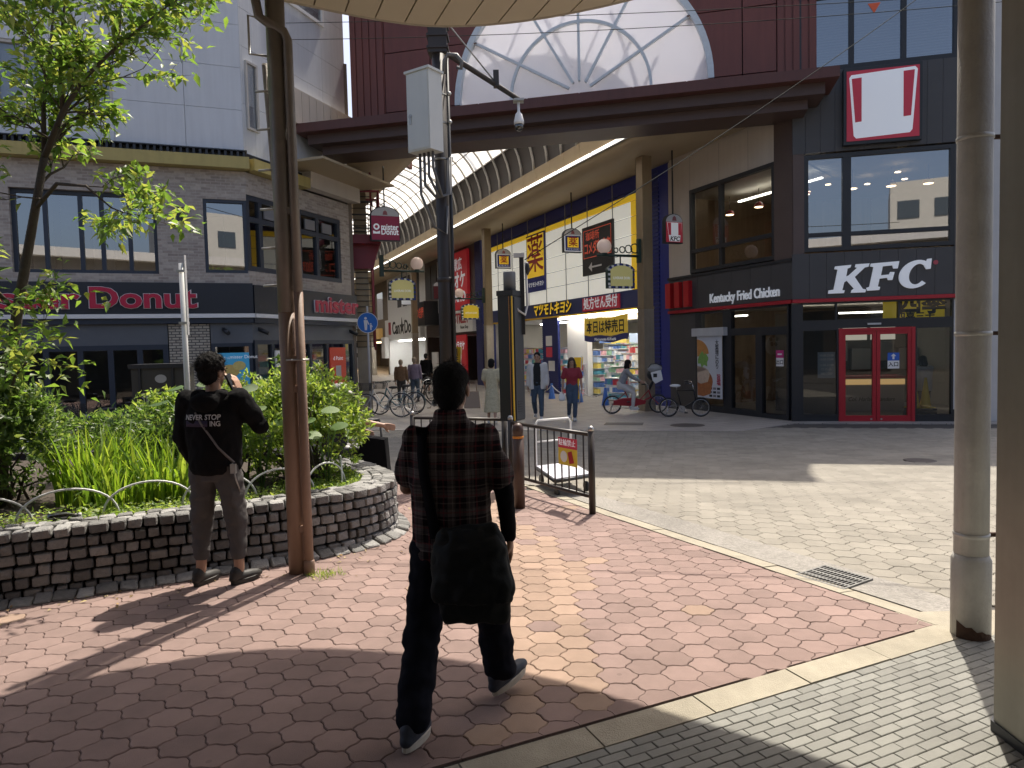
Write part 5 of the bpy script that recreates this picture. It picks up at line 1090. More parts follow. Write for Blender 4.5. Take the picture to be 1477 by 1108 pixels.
mb.add([(x, y, HC + .03) for x, y in ccw] + [(x, y, HC + .28) for x, y in ccw], [tuple(range(k))[::-1], tuple(range(k, 2 * k))] + [(i, (i + 1) % k, k + (i + 1) % k, k + i) for i in range(k)]); mb.build('slab', M_canE, cp)
MB().tube([(x, y, HC + .02) for x, y in ccw], .03, 6, closed=True).build('edge_trim', M_canE, cp)
sd = Vector((-.37, .93)).normalized(); sn = Vector((sd.y, -sd.x))
for i in range(-34, 35):
    a, b = i * .245 + .006, (i + 1) * .245 - .006; pl = list(ccw)
    p0 = sn * a; p1 = sn * b; pl = clip(pl, (p0.x + sd.x * -9, p0.y + sd.y * -9), (p0.x + sd.x * 9, p0.y + sd.y * 9)) if True else pl
    pl2 = clip(list(ccw), (p0.x + sd.x * 9, p0.y + sd.y * 9), (p0.x - sd.x * 9, p0.y - sd.y * 9)); pl2 = clip(pl2, (p1.x - sd.x * 9, p1.y - sd.y * 9), (p1.x + sd.x * 9, p1.y + sd.y * 9)) if pl2 else []
    if len(pl2) > 2:
        q = len(pl2); MB().add([(x, y, HC) for x, y in pl2] + [(x, y, HC + .028) for x, y in pl2], [tuple(range(q))[::-1]] + [(j, (j + 1) % q, q + (j + 1) % q, q + j) for j in range(q)]).build('soffit_panel', M_can, cp)
# steel column close on the right
M_stl = pm('satin_steel_column', (.26, .245, .20), .42, .45, var=.18, vs=6, streak=.2); sc = thing('steel_column', 'broad satin steel column filling the right edge', 'column', (2.3, 2.7, 0))
mb = MB(); c_ = .03; x0, x1, y0, y1 = 2.035, 2.62, 2.42, 3.0; oct_ = [(x0 + c_, y0), (x1 - c_, y0), (x1, y0 + c_), (x1, y1 - c_), (x1 - c_, y1), (x0 + c_, y1), (x0, y1 - c_), (x0, y0 + c_)]
def octp(mb, pts, z0, z1): k = len(pts); mb.add([(x, y, z0) for x, y in pts] + [(x, y, z1) for x, y in pts], [tuple(range(k))[::-1], tuple(range(k, 2 * k))] + [(i, (i + 1) % k, k + (i + 1) % k, k + i) for i in range(k)])
octp(mb, oct_, .03, HC); mb.build('shaft', M_stl, sc); mb = MB(); octp(mb, [(x * 1.0 + (.008 if x > 2.3 else -.008), y + (.008 if y > 2.7 else -.008)) for x, y in oct_], -.01, .045); mb.build('base', M_dfr, sc)
# weathered pipe beside it
M_pipe = pm('weathered_pipe', (.35, .345, .325), .6, .15, var=.3, vs=5, bump=.4, bs=60, streak=.35); M_rust = pm('rust_patch', (.05, .025, .015), .9, var=.5, vs=20, bump=.8, bs=50)
pp = thing('drain_pipe', 'tall weathered grey pipe with bands and a rusted foot at right', 'pipe', (2.575, 3.96, 0)); c = Vector((2.575, 3.96, 0))
MB().lathe(c, [(.087, .46), (.086, 1.2), (.086, 2.4), (.086, HC + .02)], 28).build('shaft', M_pipe, pp); MB().lathe(c, [(.1, .0), (.1, .44), (.088, .47)], 28).build('sleeve', M_pipe, pp)
for z_ in (.58, 1.71, 2.78): MB().lathe(c + Vector((0, 0, z_)), [(.087, -.012), (.091, -.01), (.091, .01), (.087, .012)], 24).build('band', M_steel, pp); MB().box(c + Vector((.12, -.02, z_)), (.12, .02, .022)).build('clamp', M_rust, pp)
mb = MB(); V = []
for i in range(9):
    a = R(195 + i * 15); V += [(c.x + .1015 * math.cos(a), c.y + .1015 * math.sin(a), .0), (c.x + .1015 * math.cos(a), c.y + .1015 * math.sin(a), (.1, .085, .07, .075, .05, .055, .04, .035, .02)[i])]
mb.add(V, [(2 * i, 2 * i + 2, 2 * i + 3, 2 * i + 1) for i in range(8)], True).build('rust_patch', M_rust, pp)
# canopy post on the left with climbing steps
M_pup = pm('post_grey_brown', (.20, .185, .165), .45, .3, var=.3, vs=6, streak=.35); M_plo = pm('post_tan_paint', (.25, .165, .118), .55, var=.2, vs=4, bump=.2, bs=40, streak=.2)
po = thing('canopy_post', 'twin pipe post, tan below and grey above, in front of the planter', 'post', (-1.69, 5.4, 0)); c = Vector((-1.69, 5.4, 0))
MB().lathe(c, [(.064, 0), (.064, 1.2), (.064, 2.0)], 24).build('lower_pipe', M_plo, po); MB().lathe(c, [(.065, 2.0), (.067, 3), (.07, HC)], 24).build('upper_pipe', M_pup, po)
c2 = c + Vector((.102, -.035, 0)); MB().lathe(c2, [(.036, .02), (.034, 1.0), (.034, 2.15)], 16).build('drain_lower', M_plo, po); MB().tube([c2 + Vector((0, 0, 2.15)), c2 + Vector((-.005, 0, 4.0)), c2 + Vector((-.03, 0, 4.06)), c2 + Vector((-.14, -.02, 4.12)), c2 + Vector((-.2, -.03, 4.16)), c2 + Vector((-.24, -.03, HC))], .034, 14).build('drain_upper', M_pup, po); MB().lathe(c2, [(.042, 0), (.042, .1), (.036, .11)], 16).build('shoe', M_plo, po)
for z_ in (.35, 1.42, 1.65, 2.75): MB().box(c + Vector((.07, -.03, z_)), (.06, .04, .05)).build('clip', M_pup if z_ > 2 else M_plo, po)
MB().tube([c + Vector((.0, -.068, 1.64)), c + Vector((.17, -.06, 1.64))], .008, 5).build('strap', M_steel, po)
MB().tube([c + Vector((-.035, .06, 2.2)), c + Vector((-.07, .05, 3.1)), c + Vector((-.1, .05, 3.86))], [.02, .026, .03], 10).build('old_conduit', pm('old_grey_pipe', (.3, .28, .25), .7, var=.4, vs=14, bump=.6, bs=60), po)
for z_ in (2.21, 2.49, 2.78, 3.07, 3.37, 3.65): MB().tube([c + Vector((-.02, 0, z_)), c + Vector((-.17, .0, z_ - .006))], .009, 6).build('climbing_step', M_steel, po)
MB().tube([c + Vector((-.06, 0, 4.16)), c + Vector((-.2, .0, 4.2)), c + Vector((-.2, 0, 3.92)), c + Vector((-.06, 0, 3.9))], .01, 6).build('bracket_loop', M_steel, po)
# ================================================================== UTILITY POLE with cabinet and dome camera
M_upole = pm('dark_brown_pole', (.034, .028, .026), .5, var=.2); M_cab = pm('cabinet_cream', (.56, .57, .54), .5, var=.06, streak=.06)
u = Vector((-.83, 9.2, 0)); up_ = thing('utility_pole', 'dark utility pole carrying cables and brackets behind the walking man', 'pole', u)
MB().lathe(u, [(.1, -.03), (.092, 2.6), (.088, 2.62), (.084, 6.3)], 18).build('shaft', M_upole, up_); MB().lathe(u + Vector((0, 0, 2.58)), [(.098, -.03), (.1, 0), (.098, .03)], 18).build('collar', M_upole, up_)
MB().box(u + Vector((-.0, 0, 5.62)), (.23, .23, .42)).build('clamp_box', M_upole, up_)
for dz in (-.15, 0, .15): MB().box(u + Vector((.0, -.01, 5.62 + dz)), (.27, .25, .03)).build('clamp_flange', M_upole, up_)
MB().tube([u + Vector((.11, -.05, 5.35)), u + Vector((.11, -.05, 3.1)), u + Vector((.1, -.06, 1))], .022, 8).build('conduit', M_dfr, up_)
for z_ in (4.9, 4.55, 4.1): MB().lathe(u + Vector((0, 0, z_)), [(.095, -.012), (.095, .012)], 14).build('band', M_steel, up_); MB().ball(u + Vector((.13, -.08, z_)), .028, 8, 6).build('bolt', M_steel, up_)
MB().tube([u + Vector((.07, -.08, 5.15)), u + Vector((.08, -.1, 5.3)), u + Vector((.13, -.12, 5.37)), u + Vector((.24, -.12, 5.36)), u + Vector((.3, -.12, 5.28)), u + Vector((.29, -.1, 5.2)), u + Vector((.24, -.08, 5.22))], .024, 8).build('cable_gooseneck', pm('cable_grey', (.13, .13, .13), .5), up_)
MB().tube([u, ] and [u + Vector((0, 0, 5.5)), Vector((.2, 10.9, 5.42))], .045, 4).build('arm', M_upole, up_); MB().tube([u + Vector((.05, 0, 5.9)), Vector((-.15, 10.35, 5.5))], .01, 5).build('stay', M_steel, up_); MB().box((-.12, 10.35, 5.52), (.08, .12, .22)).build('stay_bracket', M_upole, up_)
cc = thing('dome_camera', 'white and black dome camera hanging from the pole arm', 'camera', (.2, 10.85, 5.0)); q = Vector((.2, 10.85, 5.36))
MB().box(q + Vector((0, 0, .02)), (.16, .16, .03)).build('plate', M_steel, cc); MB().lathe(q, [(.02, 0), (.02, -.14), (.05, -.18), (.075, -.28), (.075, -.33)][::-1], 14).build('housing', M_white, cc); MB().ball(q + Vector((0, 0, -.36)), .07, 12, 8).build('dome', glass('dome_glass', (.02, .02, .02), 1, base=.1), cc); MB().ball(q + Vector((0, 0, -.36)), .055, 12, 8).build('lens', M_ink, cc)
cb = thing('control_cabinet', 'cream steel control cabinet strapped high on the dark pole', 'cabinet', (-1.0, 8.95, 4.13)); q = Vector((-1.0, 8.98, 4.62)); ya = R(-34)
MB().box(q, (.36, .25, .96), ya).build('body', M_cab, cb); Mr = Matrix.Rotation(ya, 3, 'Z'); MB().box(q + Mr @ Vector((0, -.128, 0)), (.33, .012, .92), ya).build('door', M_cab, cb); MB().box(q + Vector((0, 0, .49)), (.4, .29, .03), ya).build('roof', M_cab, cb)
MB().lathe(q + Mr @ Vector((-.12, -.132, -.05)), [(.028, 0), (.028, .01)], 12, axis=Mr @ Vector((0, -1, 0))).build('lock', M_steel, cb); MB().box(q + Mr @ Vector((-.12, -.136, -.1)), (.035, .012, .1), ya).build('handle', M_steel, cb)
for i in range(4):
    x_ = -.1 + i * .07; a = q + Mr @ Vector((x_, 0, -.48)); b = u + Vector((.05 + .02 * i, -.1, 3.75 - .0 * i)); MB().tube([a, a + Vector((0, 0, -.2 - .1 * (3 - i))), a.lerp(b, .5) + Vector((0, 0, -.35 - .12 * (i == 0) * 3)), b + Vector((0, 0, -.1 - .5 * (i == 0))), b + Vector((0.02, 0, .35 - .6 * (i == 0)))], .018, 8).build('flex_conduit', pm('cable_grey', (.13, .13, .13)), cb)
# ================================================================== KIOSK on a post by the fence
M_kio = pm('kiosk_black', (.018, .019, .022), .4, var=.1); kp_ = Vector((.0, 8.62, 0)); ks = thing('signal_kiosk', 'tall black cabinet with yellow stripes raised on a post', 'cabinet', kp_); ya = R(-28); Mr = Matrix.Rotation(ya, 3, 'Z'); q = kp_ + Vector((0, -.02, 1.56))
MB().box(q, (.2, .26, 1.5), ya).build('body', M_kio, ks); MB().box(q + Mr @ Vector((.103, .012, .0)), (.012, .225, 1.46), ya).build('side_panel', pm('kiosk_grey', (.034, .038, .044), .4), ks)
MB().box(q + Mr @ Vector((.094, -.134, 0)), (.014, .012, 1.48), ya).build('stripe', M_yel, ks); MB().box(q + Mr @ Vector((.055, -.133, 0)), (.008, .01, 1.48), ya).build('stripe', pm('stripe_tan', (.35, .17, .06), .5), ks)
for i in range(5): MB().box(q + Mr @ Vector((.111, .0, -.52 - i * .03)), (.004, .1, .012), ya).build('vent_slot', M_dfr, ks)
MB().box(q + Vector((0, 0, .78)), (.22, .28, .06), ya).build('cap', M_kio, ks); MB().lathe(q + Vector((.0, 0, .81)), [(.075, 0), (.075, .22), (.07, .23)], 16).build('grey_drum', pm('drum_grey', (.16, .17, .18), .5), ks)
MB().tube([kp_, kp_ + Vector((0, 0, .85))], .05, 10).build('post', M_kio, ks); q2 = q + Vector((.15, .05, 0))
MB().box((q2.x, q2.y, 2.32), (.055, .055, .95)).build('mast', M_dfr, ks); MB().box((q2.x - .03, q2.y, 2.8), (.13, .06, .05)).build('bracket', M_wgrey, ks); MB().tube([(q2.x + .05, q2.y, 2.72), (q2.x + .06, q2.y, 2.2), (q2.x + .03, q2.y - .05, 2.08), (q2.x - .06, q2.y - .1, 2.14), (q2.x - .1, q2.y - .1, 2.25)], .014, 8).build('white_conduit', M_wgrey, ks); MB().ball((q2.x + .07, q2.y, 2.64), (.03, .04, .08), 8, 6).build('sensor', M_dfr, ks)
# ================================================================== FENCE PANELS
M_fen = pm('fence_brown', (.035, .027, .022), .42, var=.2, vs=8); M_cap = pm('fence_cap_steel', (.45, .44, .42), .3, .9)
def fence(a, b, label):
    a, b = Vector(a), Vector(b); L_ = (b - a).length; d = (b - a) / L_; o = thing('barrier_fence', label, 'fence', (a + b) / 2, 'brown barrier fence')
    for p in (a, b): MB().lathe(p, [(.034, -.05), (.034, .84)], 14).build('post', M_fen, o); MB().lathe(p, [(.035, .84), (.033, .865), (.02, .885), (0, .89)], 14).build('post_cap', M_cap, o)
    for z_ in (.80, .17): MB().tube([a + Vector((0, 0, z_)), b + Vector((0, 0, z_))], .02, 8).build('rail', M_fen, o)
    k = int(L_ / .128)
    for i in range(1, k): p = a + d * (L_ * i / k); MB().tube([p + Vector((0, 0, .17)), p + Vector((0, 0, .80))], .009, 6).build('bar', M_fen, o)
fence((-.03, 8.4, 0), (.78, 7.08, 0), 'brown barred fence panel holding the yellow poster'); fence((-1.32, 9.3, 0), (-.11, 8.78, 0), 'brown barred fence panel left of the kiosk, mostly behind the man')
po = thing('fence_poster', 'small red and yellow poster tied on the fence bars', 'poster', (.6, 7.35, .4)); d = (Vector((.78, 7.08, 0)) - Vector((-.03, 8.4, 0))).normalized(); Ff = Fr((-.03, 8.4), math.degrees(math.atan2(d.x, d.y)), 0)
for nm, z0, z1, mt in (('red_band', .62, .73, M_red2), ('sheet', .44, .62, pm('poster_yellow', (.75, .55, .05), .5))): MB().fbox(Ff, 1.0, 1.33, .014, .018, z0, z1).build(nm, mt, po)
text(Ff, 1.16, .02, .675, '駐輪禁止', .075, M_sgw, po, ext=.001); blob(Ff, po, ell(1.1, .53, .06, .06), .019, M_white, 'mark'); blob(Ff, po, [(1.2, .46), (1.28, .48), (1.24, .6), (1.17, .58)], .019, M_redp, 'figure')
# bollard
b = Vector((.05, 7.42, 0)); o = thing('bollard', 'round brown bollard with an orange band in front of the fence', 'bollard', b); M_bol = pm('bollard_brown', (.06, .032, .022), .45, var=.15)
MB().lathe(b, [(.058, 0), (.058, .74)], 20).build('shaft', M_bol, o); MB().lathe(b, [(.0595, .74), (.0595, .765)], 20).build('band', pm('orange_band', (.6, .22, .02), .4), o); MB().lathe(b, [(.058, .765), (.058, .83), (.05, .87), (.03, .895), (0, .9)], 20).build('head', M_bol, o)
# platform trolley beyond the fence
t = thing('platform_trolley', 'white platform trolley with a bent tube handle beyond the fence', 'trolley', (.55, 8.5, 0)); fz = lambda v: Vector((v[0], v[1], v[2] - .03))
A_, B_, C_2, D_ = (Vector(p) for p in ((.28, 8.85, .2), (.46, 7.95, .2), (.9, 8.25, .2), (.74, 9.1, .2)))
MB().add([*(p for p in (A_, B_, C_2, D_)), *(p + Vector((0, 0, -.035)) for p in (A_, B_, C_2, D_))], [(0, 1, 2, 3), (7, 6, 5, 4), (0, 4, 5, 1), (1, 5, 6, 2), (2, 6, 7, 3), (3, 7, 4, 0)]).build('deck', pm('deck_lilac', (.55, .55, .62), .5, var=.15, vs=8), t)
for p, q in ((A_, B_), (B_, C_2), (C_2, D_), (D_, A_)): MB().tube([p + Vector((0, 0, -.03)), q + Vector((0, 0, -.03))], .022, 6).build('bumper', M_dfr, t)
for p in (A_, B_, C_2, D_):
    w_ = p.lerp((A_ + C_2) / 2, .18); MB().lathe(Vector((w_.x - .012, w_.y, .035)), [(.062, 0), (.062, .03)], 14, axis=(1, .3, 0)).build('wheel', M_dfr, t)
MB().tube([A_, A_ + Vector((0, 0, .52)), A_ + Vector((.03, .01, .57)), D_ + Vector((-.03, -.01, .57)), D_ + Vector((0, 0, .52)), D_], .014, 8).build('handle', M_white, t); MB().tube([A_ + Vector((0, 0, .3)), D_ + Vector((0, 0, .3))], .01, 6).build('crossbar', M_white, t)
bx = thing('carton', 'cardboard carton with a red printed foot behind the man\'s elbow', 'box', (-.2, 8.75, 0)); MB().box((-.22, 8.78, .2), (.26, .2, .16), .3).build('upper', pm('cardboard', (.42, .28, .15), .8, var=.15), bx); MB().box((-.22, 8.78, .06), (.262, .202, .11), .3).build('print', pm('carton_red', (.42, .1, .05), .7, var=.3), bx)
# pale sign post behind the shrubs and the grey cabinet
w = Vector((-4.12, 9.0, 0)); o = thing('sign_post', 'slim pale metal post with a blank edge-on plate', 'post', w); MB().tube([w, w + Vector((0, 0, 2.85))], .034, 10).build('shaft', pm('pale_post', (.6, .6, .58), .5, var=.1), o); MB().box(w + Vector((.045, .0, 2.45)), (.012, .05, 1.0)).build('plate', M_wgrey, o)
for z_ in (2.1, 2.75): MB().box(w + Vector((0, 0, z_)), (.1, .09, .03)).build('bracket', M_steel, o)
for ex in (-5.0,):
    w = Vector((ex, 10.2, -.1)); o = thing('equipment_cabinet', 'dark grey street cabinet with pale graffiti behind the plants', 'cabinet', w); Fc = Fr((ex - .36, 10), 85, -.1); MB().fbox(Fc, 0, .72, -.4, 0, 0, 1.66).build('body', pm('cabinet_olive', (.045, .044, .038), .5, var=.2), o); MB().fbox(Fc, .1, .13, .0, .02, .1, 1.62).build('strap', M_dfr, o); MB().fbox(Fc, .55, .58, .0, .02, .1, 1.62).build('strap', M_dfr, o); MB().fbox(Fc, -.03, .75, -.43, .03, 1.62, 1.68).build('lid', M_dfr, o); text(Fc, .36, .006, 1.2, 'SNTEC', .2, pm('graffiti', (.4, .4, .38)), o, ext=.001, width=.5); blob(Fc, o, ell(.4, 1.47, .08, .06), .004, pm('graffiti', (.4, .4, .38)), 'sticker')
# overhead cables
def cable(pts, label, r_=.008, sag=.25):
    mb = MB()
    for a, b in zip(pts, pts[1:]): a, b = Vector(a), Vector(b); mb.tube([a.lerp(b, i / 16) - Vector((0, 0, sag * 4 * (i / 16) * (1 - i / 16))) for i in range(17)], r_, 5)
    return tag(mb.build('cable', pm('cable_sheath', (.03, .035, .032), .8, spec=.1)), label, 'cable')
cable([(.19, 8.6, 2.74), (8.0, 12.2, 8.1)], 'thin cable rising from the kiosk mast to the upper right', .006, .12); cable([(-4, 13.4, 7.75), (9.5, 11.6, 7.2)], 'upper of the two thin cables before the fan window', .006, .1); cable([(-4, 13.4, 7.45), (9.5, 11.6, 7.1)], 'lower of the two thin cables before the fan window', .006, .15); cable([(-4.5, 9.5, 6.4), (9, 6.5, 5.6)], 'cable crossing above the street over the plaza', .011, .2)
cable([(3.8, 13.0, 8.5), (9.5, 12, 7.4)], 'cable slung before the third floor window', .01, .1)
# ================================================================== BICYCLES
M_tyre = pm('tyre_rubber', (.014, .014, .015), .8); M_chrome = pm('chrome', (.55, .56, .57), .22, .95)
def bike(name, label, p, yaw, fr, R_=.33, wb=1.08, basket=True, step=True, mini=False, saddle=None, seat_h=.82):
    o = thing(name, label, 'bicycle', (0, 0, 0), 'parked bicycles'); fr_, rr_ = Vector((wb, 0, R_)), Vector((0, 0, R_)); T = .022 if not mini else .028
    for c in (fr_, rr_):
        w = MB().tube([c + Vector((math.cos(R(i * 15)) * (R_ - T * .5), 0, math.sin(R(i * 15)) * (R_ - T * .5))) for i in range(24)], T * .62, 7, closed=True).build('tyre', M_tyre, o)
        MB().tube([c + Vector((math.cos(R(i * 15)) * (R_ - T * 1.4), 0, math.sin(R(i * 15)) * (R_ - T * 1.4))) for i in range(24)], .009, 5, closed=True).build('rim', M_chrome, w)
        s_ = MB()
        for i in range(14): a = R(i * 360 / 14); s_.tube([c + Vector((.02 * math.cos(a + 1), .025 * (1 if i % 2 else -1), .02 * math.sin(a + 1))), c + Vector((math.cos(a) * (R_ - T * 1.5), 0, math.sin(a) * (R_ - T * 1.5)))], .0022, 3, cap=False)
        stuff(s_.build('spokes', M_chrome, w)); MB().tube([c + Vector((0, -.05, 0)), c + Vector((0, .05, 0))], .018, 8).build('hub', M_chrome, w)
    bb = Vector((wb * .42, 0, R_ * .85)); st = Vector((wb * .27, 0, seat_h - .1)); hd = Vector((wb * .79, 0, seat_h - .04 if not mini else seat_h - .1)); hb = Vector((wb * .84, 0, R_ * 1.75))
    f = MB(); f.tube([bb, st], .016, 8); f.tube([bb, rr_ + Vector((0, .05, 0))], .01, 6); f.tube([bb, rr_ + Vector((0, -.05, 0))], .01, 6); f.tube([st + (bb - st) * .12, rr_ + Vector((0, .05, 0))], .009, 6); f.tube([st + (bb - st) * .12, rr_ + Vector((0, -.05, 0))], .009, 6)
    if step: f.tube([bb, bb + Vector((wb * .1, 0, -.01)), bb + Vector((wb * .22, 0, .1)), hb], .019, 8); f.tube([st + (bb - st) * .6, bb + Vector((wb * .18, 0, .16)), hd], .014, 8)
    else: f.tube([bb, hb], .02, 8); f.tube([st, hd], .016, 8)
    f.tube([hb, hd], .02, 8); f.build('frame', fr, o)
    MB().tube([hb, fr_ + Vector((0, .05, 0))], .011, 6).tube([hb, fr_ + Vector((0, -.05, 0))], .011, 6).build('fork', fr, o)
    tp_ = hd + Vector((-.03, 0, .14)); MB().tube([hd, tp_], .013, 6).build('stem', M_chrome, o)
    MB().tube([tp_ + Vector((-.16, -.27, .06)), tp_ + Vector((-.02, -.22, .06)), tp_, tp_ + Vector((-.02, .22, .06)), tp_ + Vector((-.16, .27, .06))], .011, 6).build('handlebar', M_chrome, o)
    for s_ in (-1, 1): MB().tube([tp_ + Vector((-.2, s_ * .285, .058)), tp_ + Vector((-.09, s_ * .25, .06))], .017, 6).build('grip', M_dfr, o)
    sp_ = Vector((wb * .25, 0, seat_h)); MB().tube([st, sp_], .012, 6).build('seat_post', M_chrome, o); MB().ball(sp_ + Vector((-.03, 0, .02)), (.14, .085, .04), 12, 6).build('saddle', saddle or M_dfr, o)
    cr = MB().lathe(bb + Vector((0, -.03, 0)), [(.085, 0), (.085, .006)], 18, axis=(0, -1, 0)).build('chainring', M_chrome, o)
    for s_ in (-1, 1): e = bb + Vector((s_ * .1, s_ * .07, -s_ * .12)); MB().tube([bb + Vector((0, s_ * .06, 0)), e], .009, 5).build('crank', M_chrome, o); MB().box(e + Vector((0, s_ * .05, 0)), (.08, .09, .02)).build('pedal', M_dfr, o)
    MB().tube([bb + Vector((0, -.033, .08)), rr_ + Vector((0, -.033, .04)), rr_ + Vector((-.03, -.033, 0)), rr_ + Vector((0, -.033, -.04)), bb + Vector((0, -.033, -.08))], .006, 4).build('chain', M_steel, o)
    for c, a0, a1 in ((rr_, 10, 200), (fr_, 60, 190)): MB().tube([c + Vector((math.cos(R(a)) * (R_ + .022), 0, math.sin(R(a)) * (R_ + .022))) for a in range(a0, a1, 15)], .014, 5, ell=(.3, 1.3)).build('mudguard', fr if not mini else M_dfr, o)
    MB().tube([rr_ + Vector((.0, .07, 0)), rr_ + Vector((-.08, .1, -R_ + .01))], .01, 5).tube([rr_ + Vector((.0, -.07, 0)), rr_ + Vector((-.08, -.1, -R_ + .01))], .01, 5).build('kickstand', M_chrome, o)
    if basket:
        bk = MB(); c = hd + Vector((.22, 0, .0)); 
        for i in range(7):
            z_ = -.02 + i * .035; h = .13 + .005 * i; bk.tube([c + Vector((-h, -h, z_)), c + Vector((h, -h, z_)), c + Vector((h, h, z_)), c + Vector((-h, h, z_))], .0045, 4, closed=True)
        for i in range(9):
            f_ = -1 + i / 4
            for a, b_ in (((f_, -1), 0), ((f_, 1), 0), ((-1, f_), 0), ((1, f_), 0)): bk.tube([c + Vector((a[0] * .13, a[1] * .13, -.02)), c + Vector((a[0] * .16, a[1] * .16, .2))], .0035, 4, cap=False)
        bk.build('basket', M_dfr, o)
        rk = MB()
        for y_ in (-.06, 0, .06): rk.tube([rr_ + Vector((-.2, y_, R_ + .09)), st + Vector((-.02, y_, -.06 - .0))], .006, 5)
        rk.tube([rr_ + Vector((-.12, .06, R_ + .09)), rr_ + Vector((0, .06, 0))], .006, 5); rk.build('rear_rack', M_chrome, o)
    o.location = p; o.rotation_euler = (R(3), 0, yaw); return o
M_sil = pm('bike_silver', (.5, .52, .52), .3, .7); M_teal = pm('bike_teal', (.05, .16, .2), .35, .3); M_bblk = pm('bike_black', (.02, .02, .022), .35, .3); M_bred = pm('bike_red', (.32, .012, .025), .35)
bike('bicycle', 'silver city bicycle with a wire basket, nearest of the row by the tower', (-3.1, 19.75, -.19), R(177), M_sil, .34, 1.0)
bike('bicycle', 'teal framed bicycle just behind the silver one', (-2.85, 20.5, -.19), R(170), M_teal, .33, 1.05)
bike('bicycle', 'black bicycle at the right end of the row by the tower', (-1.95, 20.9, -.19), R(160), M_bblk, .3, 1.0, basket=False)
bike('bicycle', 'dark bicycle standing farther back behind the ladder tower', (-2.9, 25.5, -.19), R(140), M_bblk, .32, 1.05); bike('bicycle', 'old brown bicycle among those behind the tower, rightmost', (-2.2, 25.3, -.19), R(110), pm('bike_brown', (.12, .07, .04), .4), .32, 1.05)
bike('bicycle', 'small wheeled black bicycle with a white saddle beside the burger poster', (4.0, 18.15, -.19), R(-13), M_bblk, .24, .8, basket=False, step=False, mini=True, saddle=M_white, seat_h=.78)
eb = bike('bicycle', 'long red electric bicycle with a rider and a child seat by the steel column', (2.72, 19.3, -.19), R(-2), M_bred, .25, 1.25, basket=False, step=True, mini=True, seat_h=.72); 
cs = thing('child_seat', 'grey and black child seat with a white label on the red bicycle front', 'child seat', (3.85, 19.2, .5)); MB().ball((3.85, 19.25, .85), (.19, .17, .17), 14, 8).build('shell', M_dfr, cs); MB().ball((3.87, 19.2, 1.02), (.2, .19, .12), 14, 8).build('hood', pm('hood_grey', (.32, .33, .34), .7), cs); MB().tube([(3.68, 19.14, 1.05), (3.75, 19.1, 1.14), (3.9, 19.1, 1.16), (4.05, 19.14, 1.08)], .014, 6).build('hoop', M_dfr, cs); MB().prism(Fr((3.75, 19.03), 88, 0), [(-.02, .92), (.25, .98), (.3, .72), (.1, .62), (.03, .7)], -.02, .02).build('label', M_white, cs); MB().box((3.84, 19.0, .84), (.1, .01, .1)).build('print', M_ink, cs); MB().tube([(3.85, 19.25, .72), (3.72, 19.28, .45)], .04, 8).build('mount', M_dfr, cs)

bike('bicycle', 'dark bicycle with pale handlebars before the cafe windows behind the shrubs', FL.P(-3.0, 1.6, .03), R(20), M_bblk, .33, 1.05); bike('bicycle', 'silver bicycle left of the street cabinet behind the shrubs', FL.P(-4.3, 1.8, .03), R(12), M_sil, .33, 1.05)
o = thing('bike_cover', 'red plastic chain cover low on the long electric bicycle', 'bicycle part', (3.2, 19.22, .1)); MB().prism(Fr((3.2, 19.24), 92, -.05), [(-.45, .1), (.1, .06), (.4, .12), (.42, .2), (.1, .3), (-.2, .28), (-.45, .22)], -.05, .05).build('shell', M_bred, o)
# ================================================================== STONE PLANTER
M_stone = [pm('granite_%d' % i, c, .9, var=.35, vs=30, bump=1.0, bs=70, rnd=.3) for i, c in enumerate(((.21, .208, .20), (.165, .163, .156), (.25, .247, .238)))]
PATH = [(-5.6, 3.75), (-4.6, 4.28), (-3.54, 4.85), (-3.05, 5.09), (-2.5, 5.37), (-2.0, 5.63), (-1.66, 5.83), (-1.38, 6.05), (-1.2, 6.3), (-1.13, 6.62), (-1.2, 6.98), (-1.42, 7.4), (-1.7, 7.8), (-2.2, 8.3), (-3.0, 8.8), (-4.5, 9.3), (-7, 9.3)]
pts = [Vector((*p, 0)) for p in PATH]; fine = []
for i in range(len(pts) - 1):
    a, b, c, d = pts[max(i - 1, 0)], pts[i], pts[i + 1], pts[min(i + 2, len(pts) - 1)]
    for q in range(12): t = q / 12; fine.append(.5 * ((2 * b) + (c - a) * t + (2 * a - 5 * b + 4 * c - d) * t * t + (3 * b - a - 3 * c + d) * t ** 3))
fine.append(pts[-1]); arcl = [0]
for a, b in zip(fine, fine[1:]): arcl.append(arcl[-1] + (b - a).length)
def on_path(s):
    import bisect
    i = max(0, min(len(fine) - 2, bisect.bisect(arcl, s) - 1)); t = (s - arcl[i]) / max(1e-6, arcl[i + 1] - arcl[i]); p = fine[i].lerp(fine[i + 1], t); j0, j1 = max(0, i - 2), min(len(fine) - 1, i + 3); d = (fine[j1] - fine[j0]).normalized(); return p, d, Vector((-d.y, d.x, 0))   # inward normal
s_start = next(a for a, p in zip(arcl, fine) if p.x > -4.0); s_end = next(a for a, p in zip(arcl, fine) if p.y > 7.9)
pl = thing('stone_planter', 'curved raised planter walled with rough grey granite setts', 'planter', (-2.5, 6.5, 0))
core = MB(); V = []; NS = len(fine)
for p, i in zip(fine, range(NS)):
    _, d, nn = on_path(arcl[i]); o_ = p + nn * .07; in_ = p + nn * .2
    V += [(o_.x, o_.y, -.02), (o_.x, o_.y, .475), (in_.x, in_.y, .475), (in_.x, in_.y, .3)]
core.add(V, [(i * 4 + j, i * 4 + 4 + j, i * 4 + 5 + j, i * 4 + 1 + j) for i in range(NS - 1) for j in range(3)]); core.build('mortar_core', pm('dark_mortar', (.016, .015, .014), .95, var=.3, vs=10), pl)
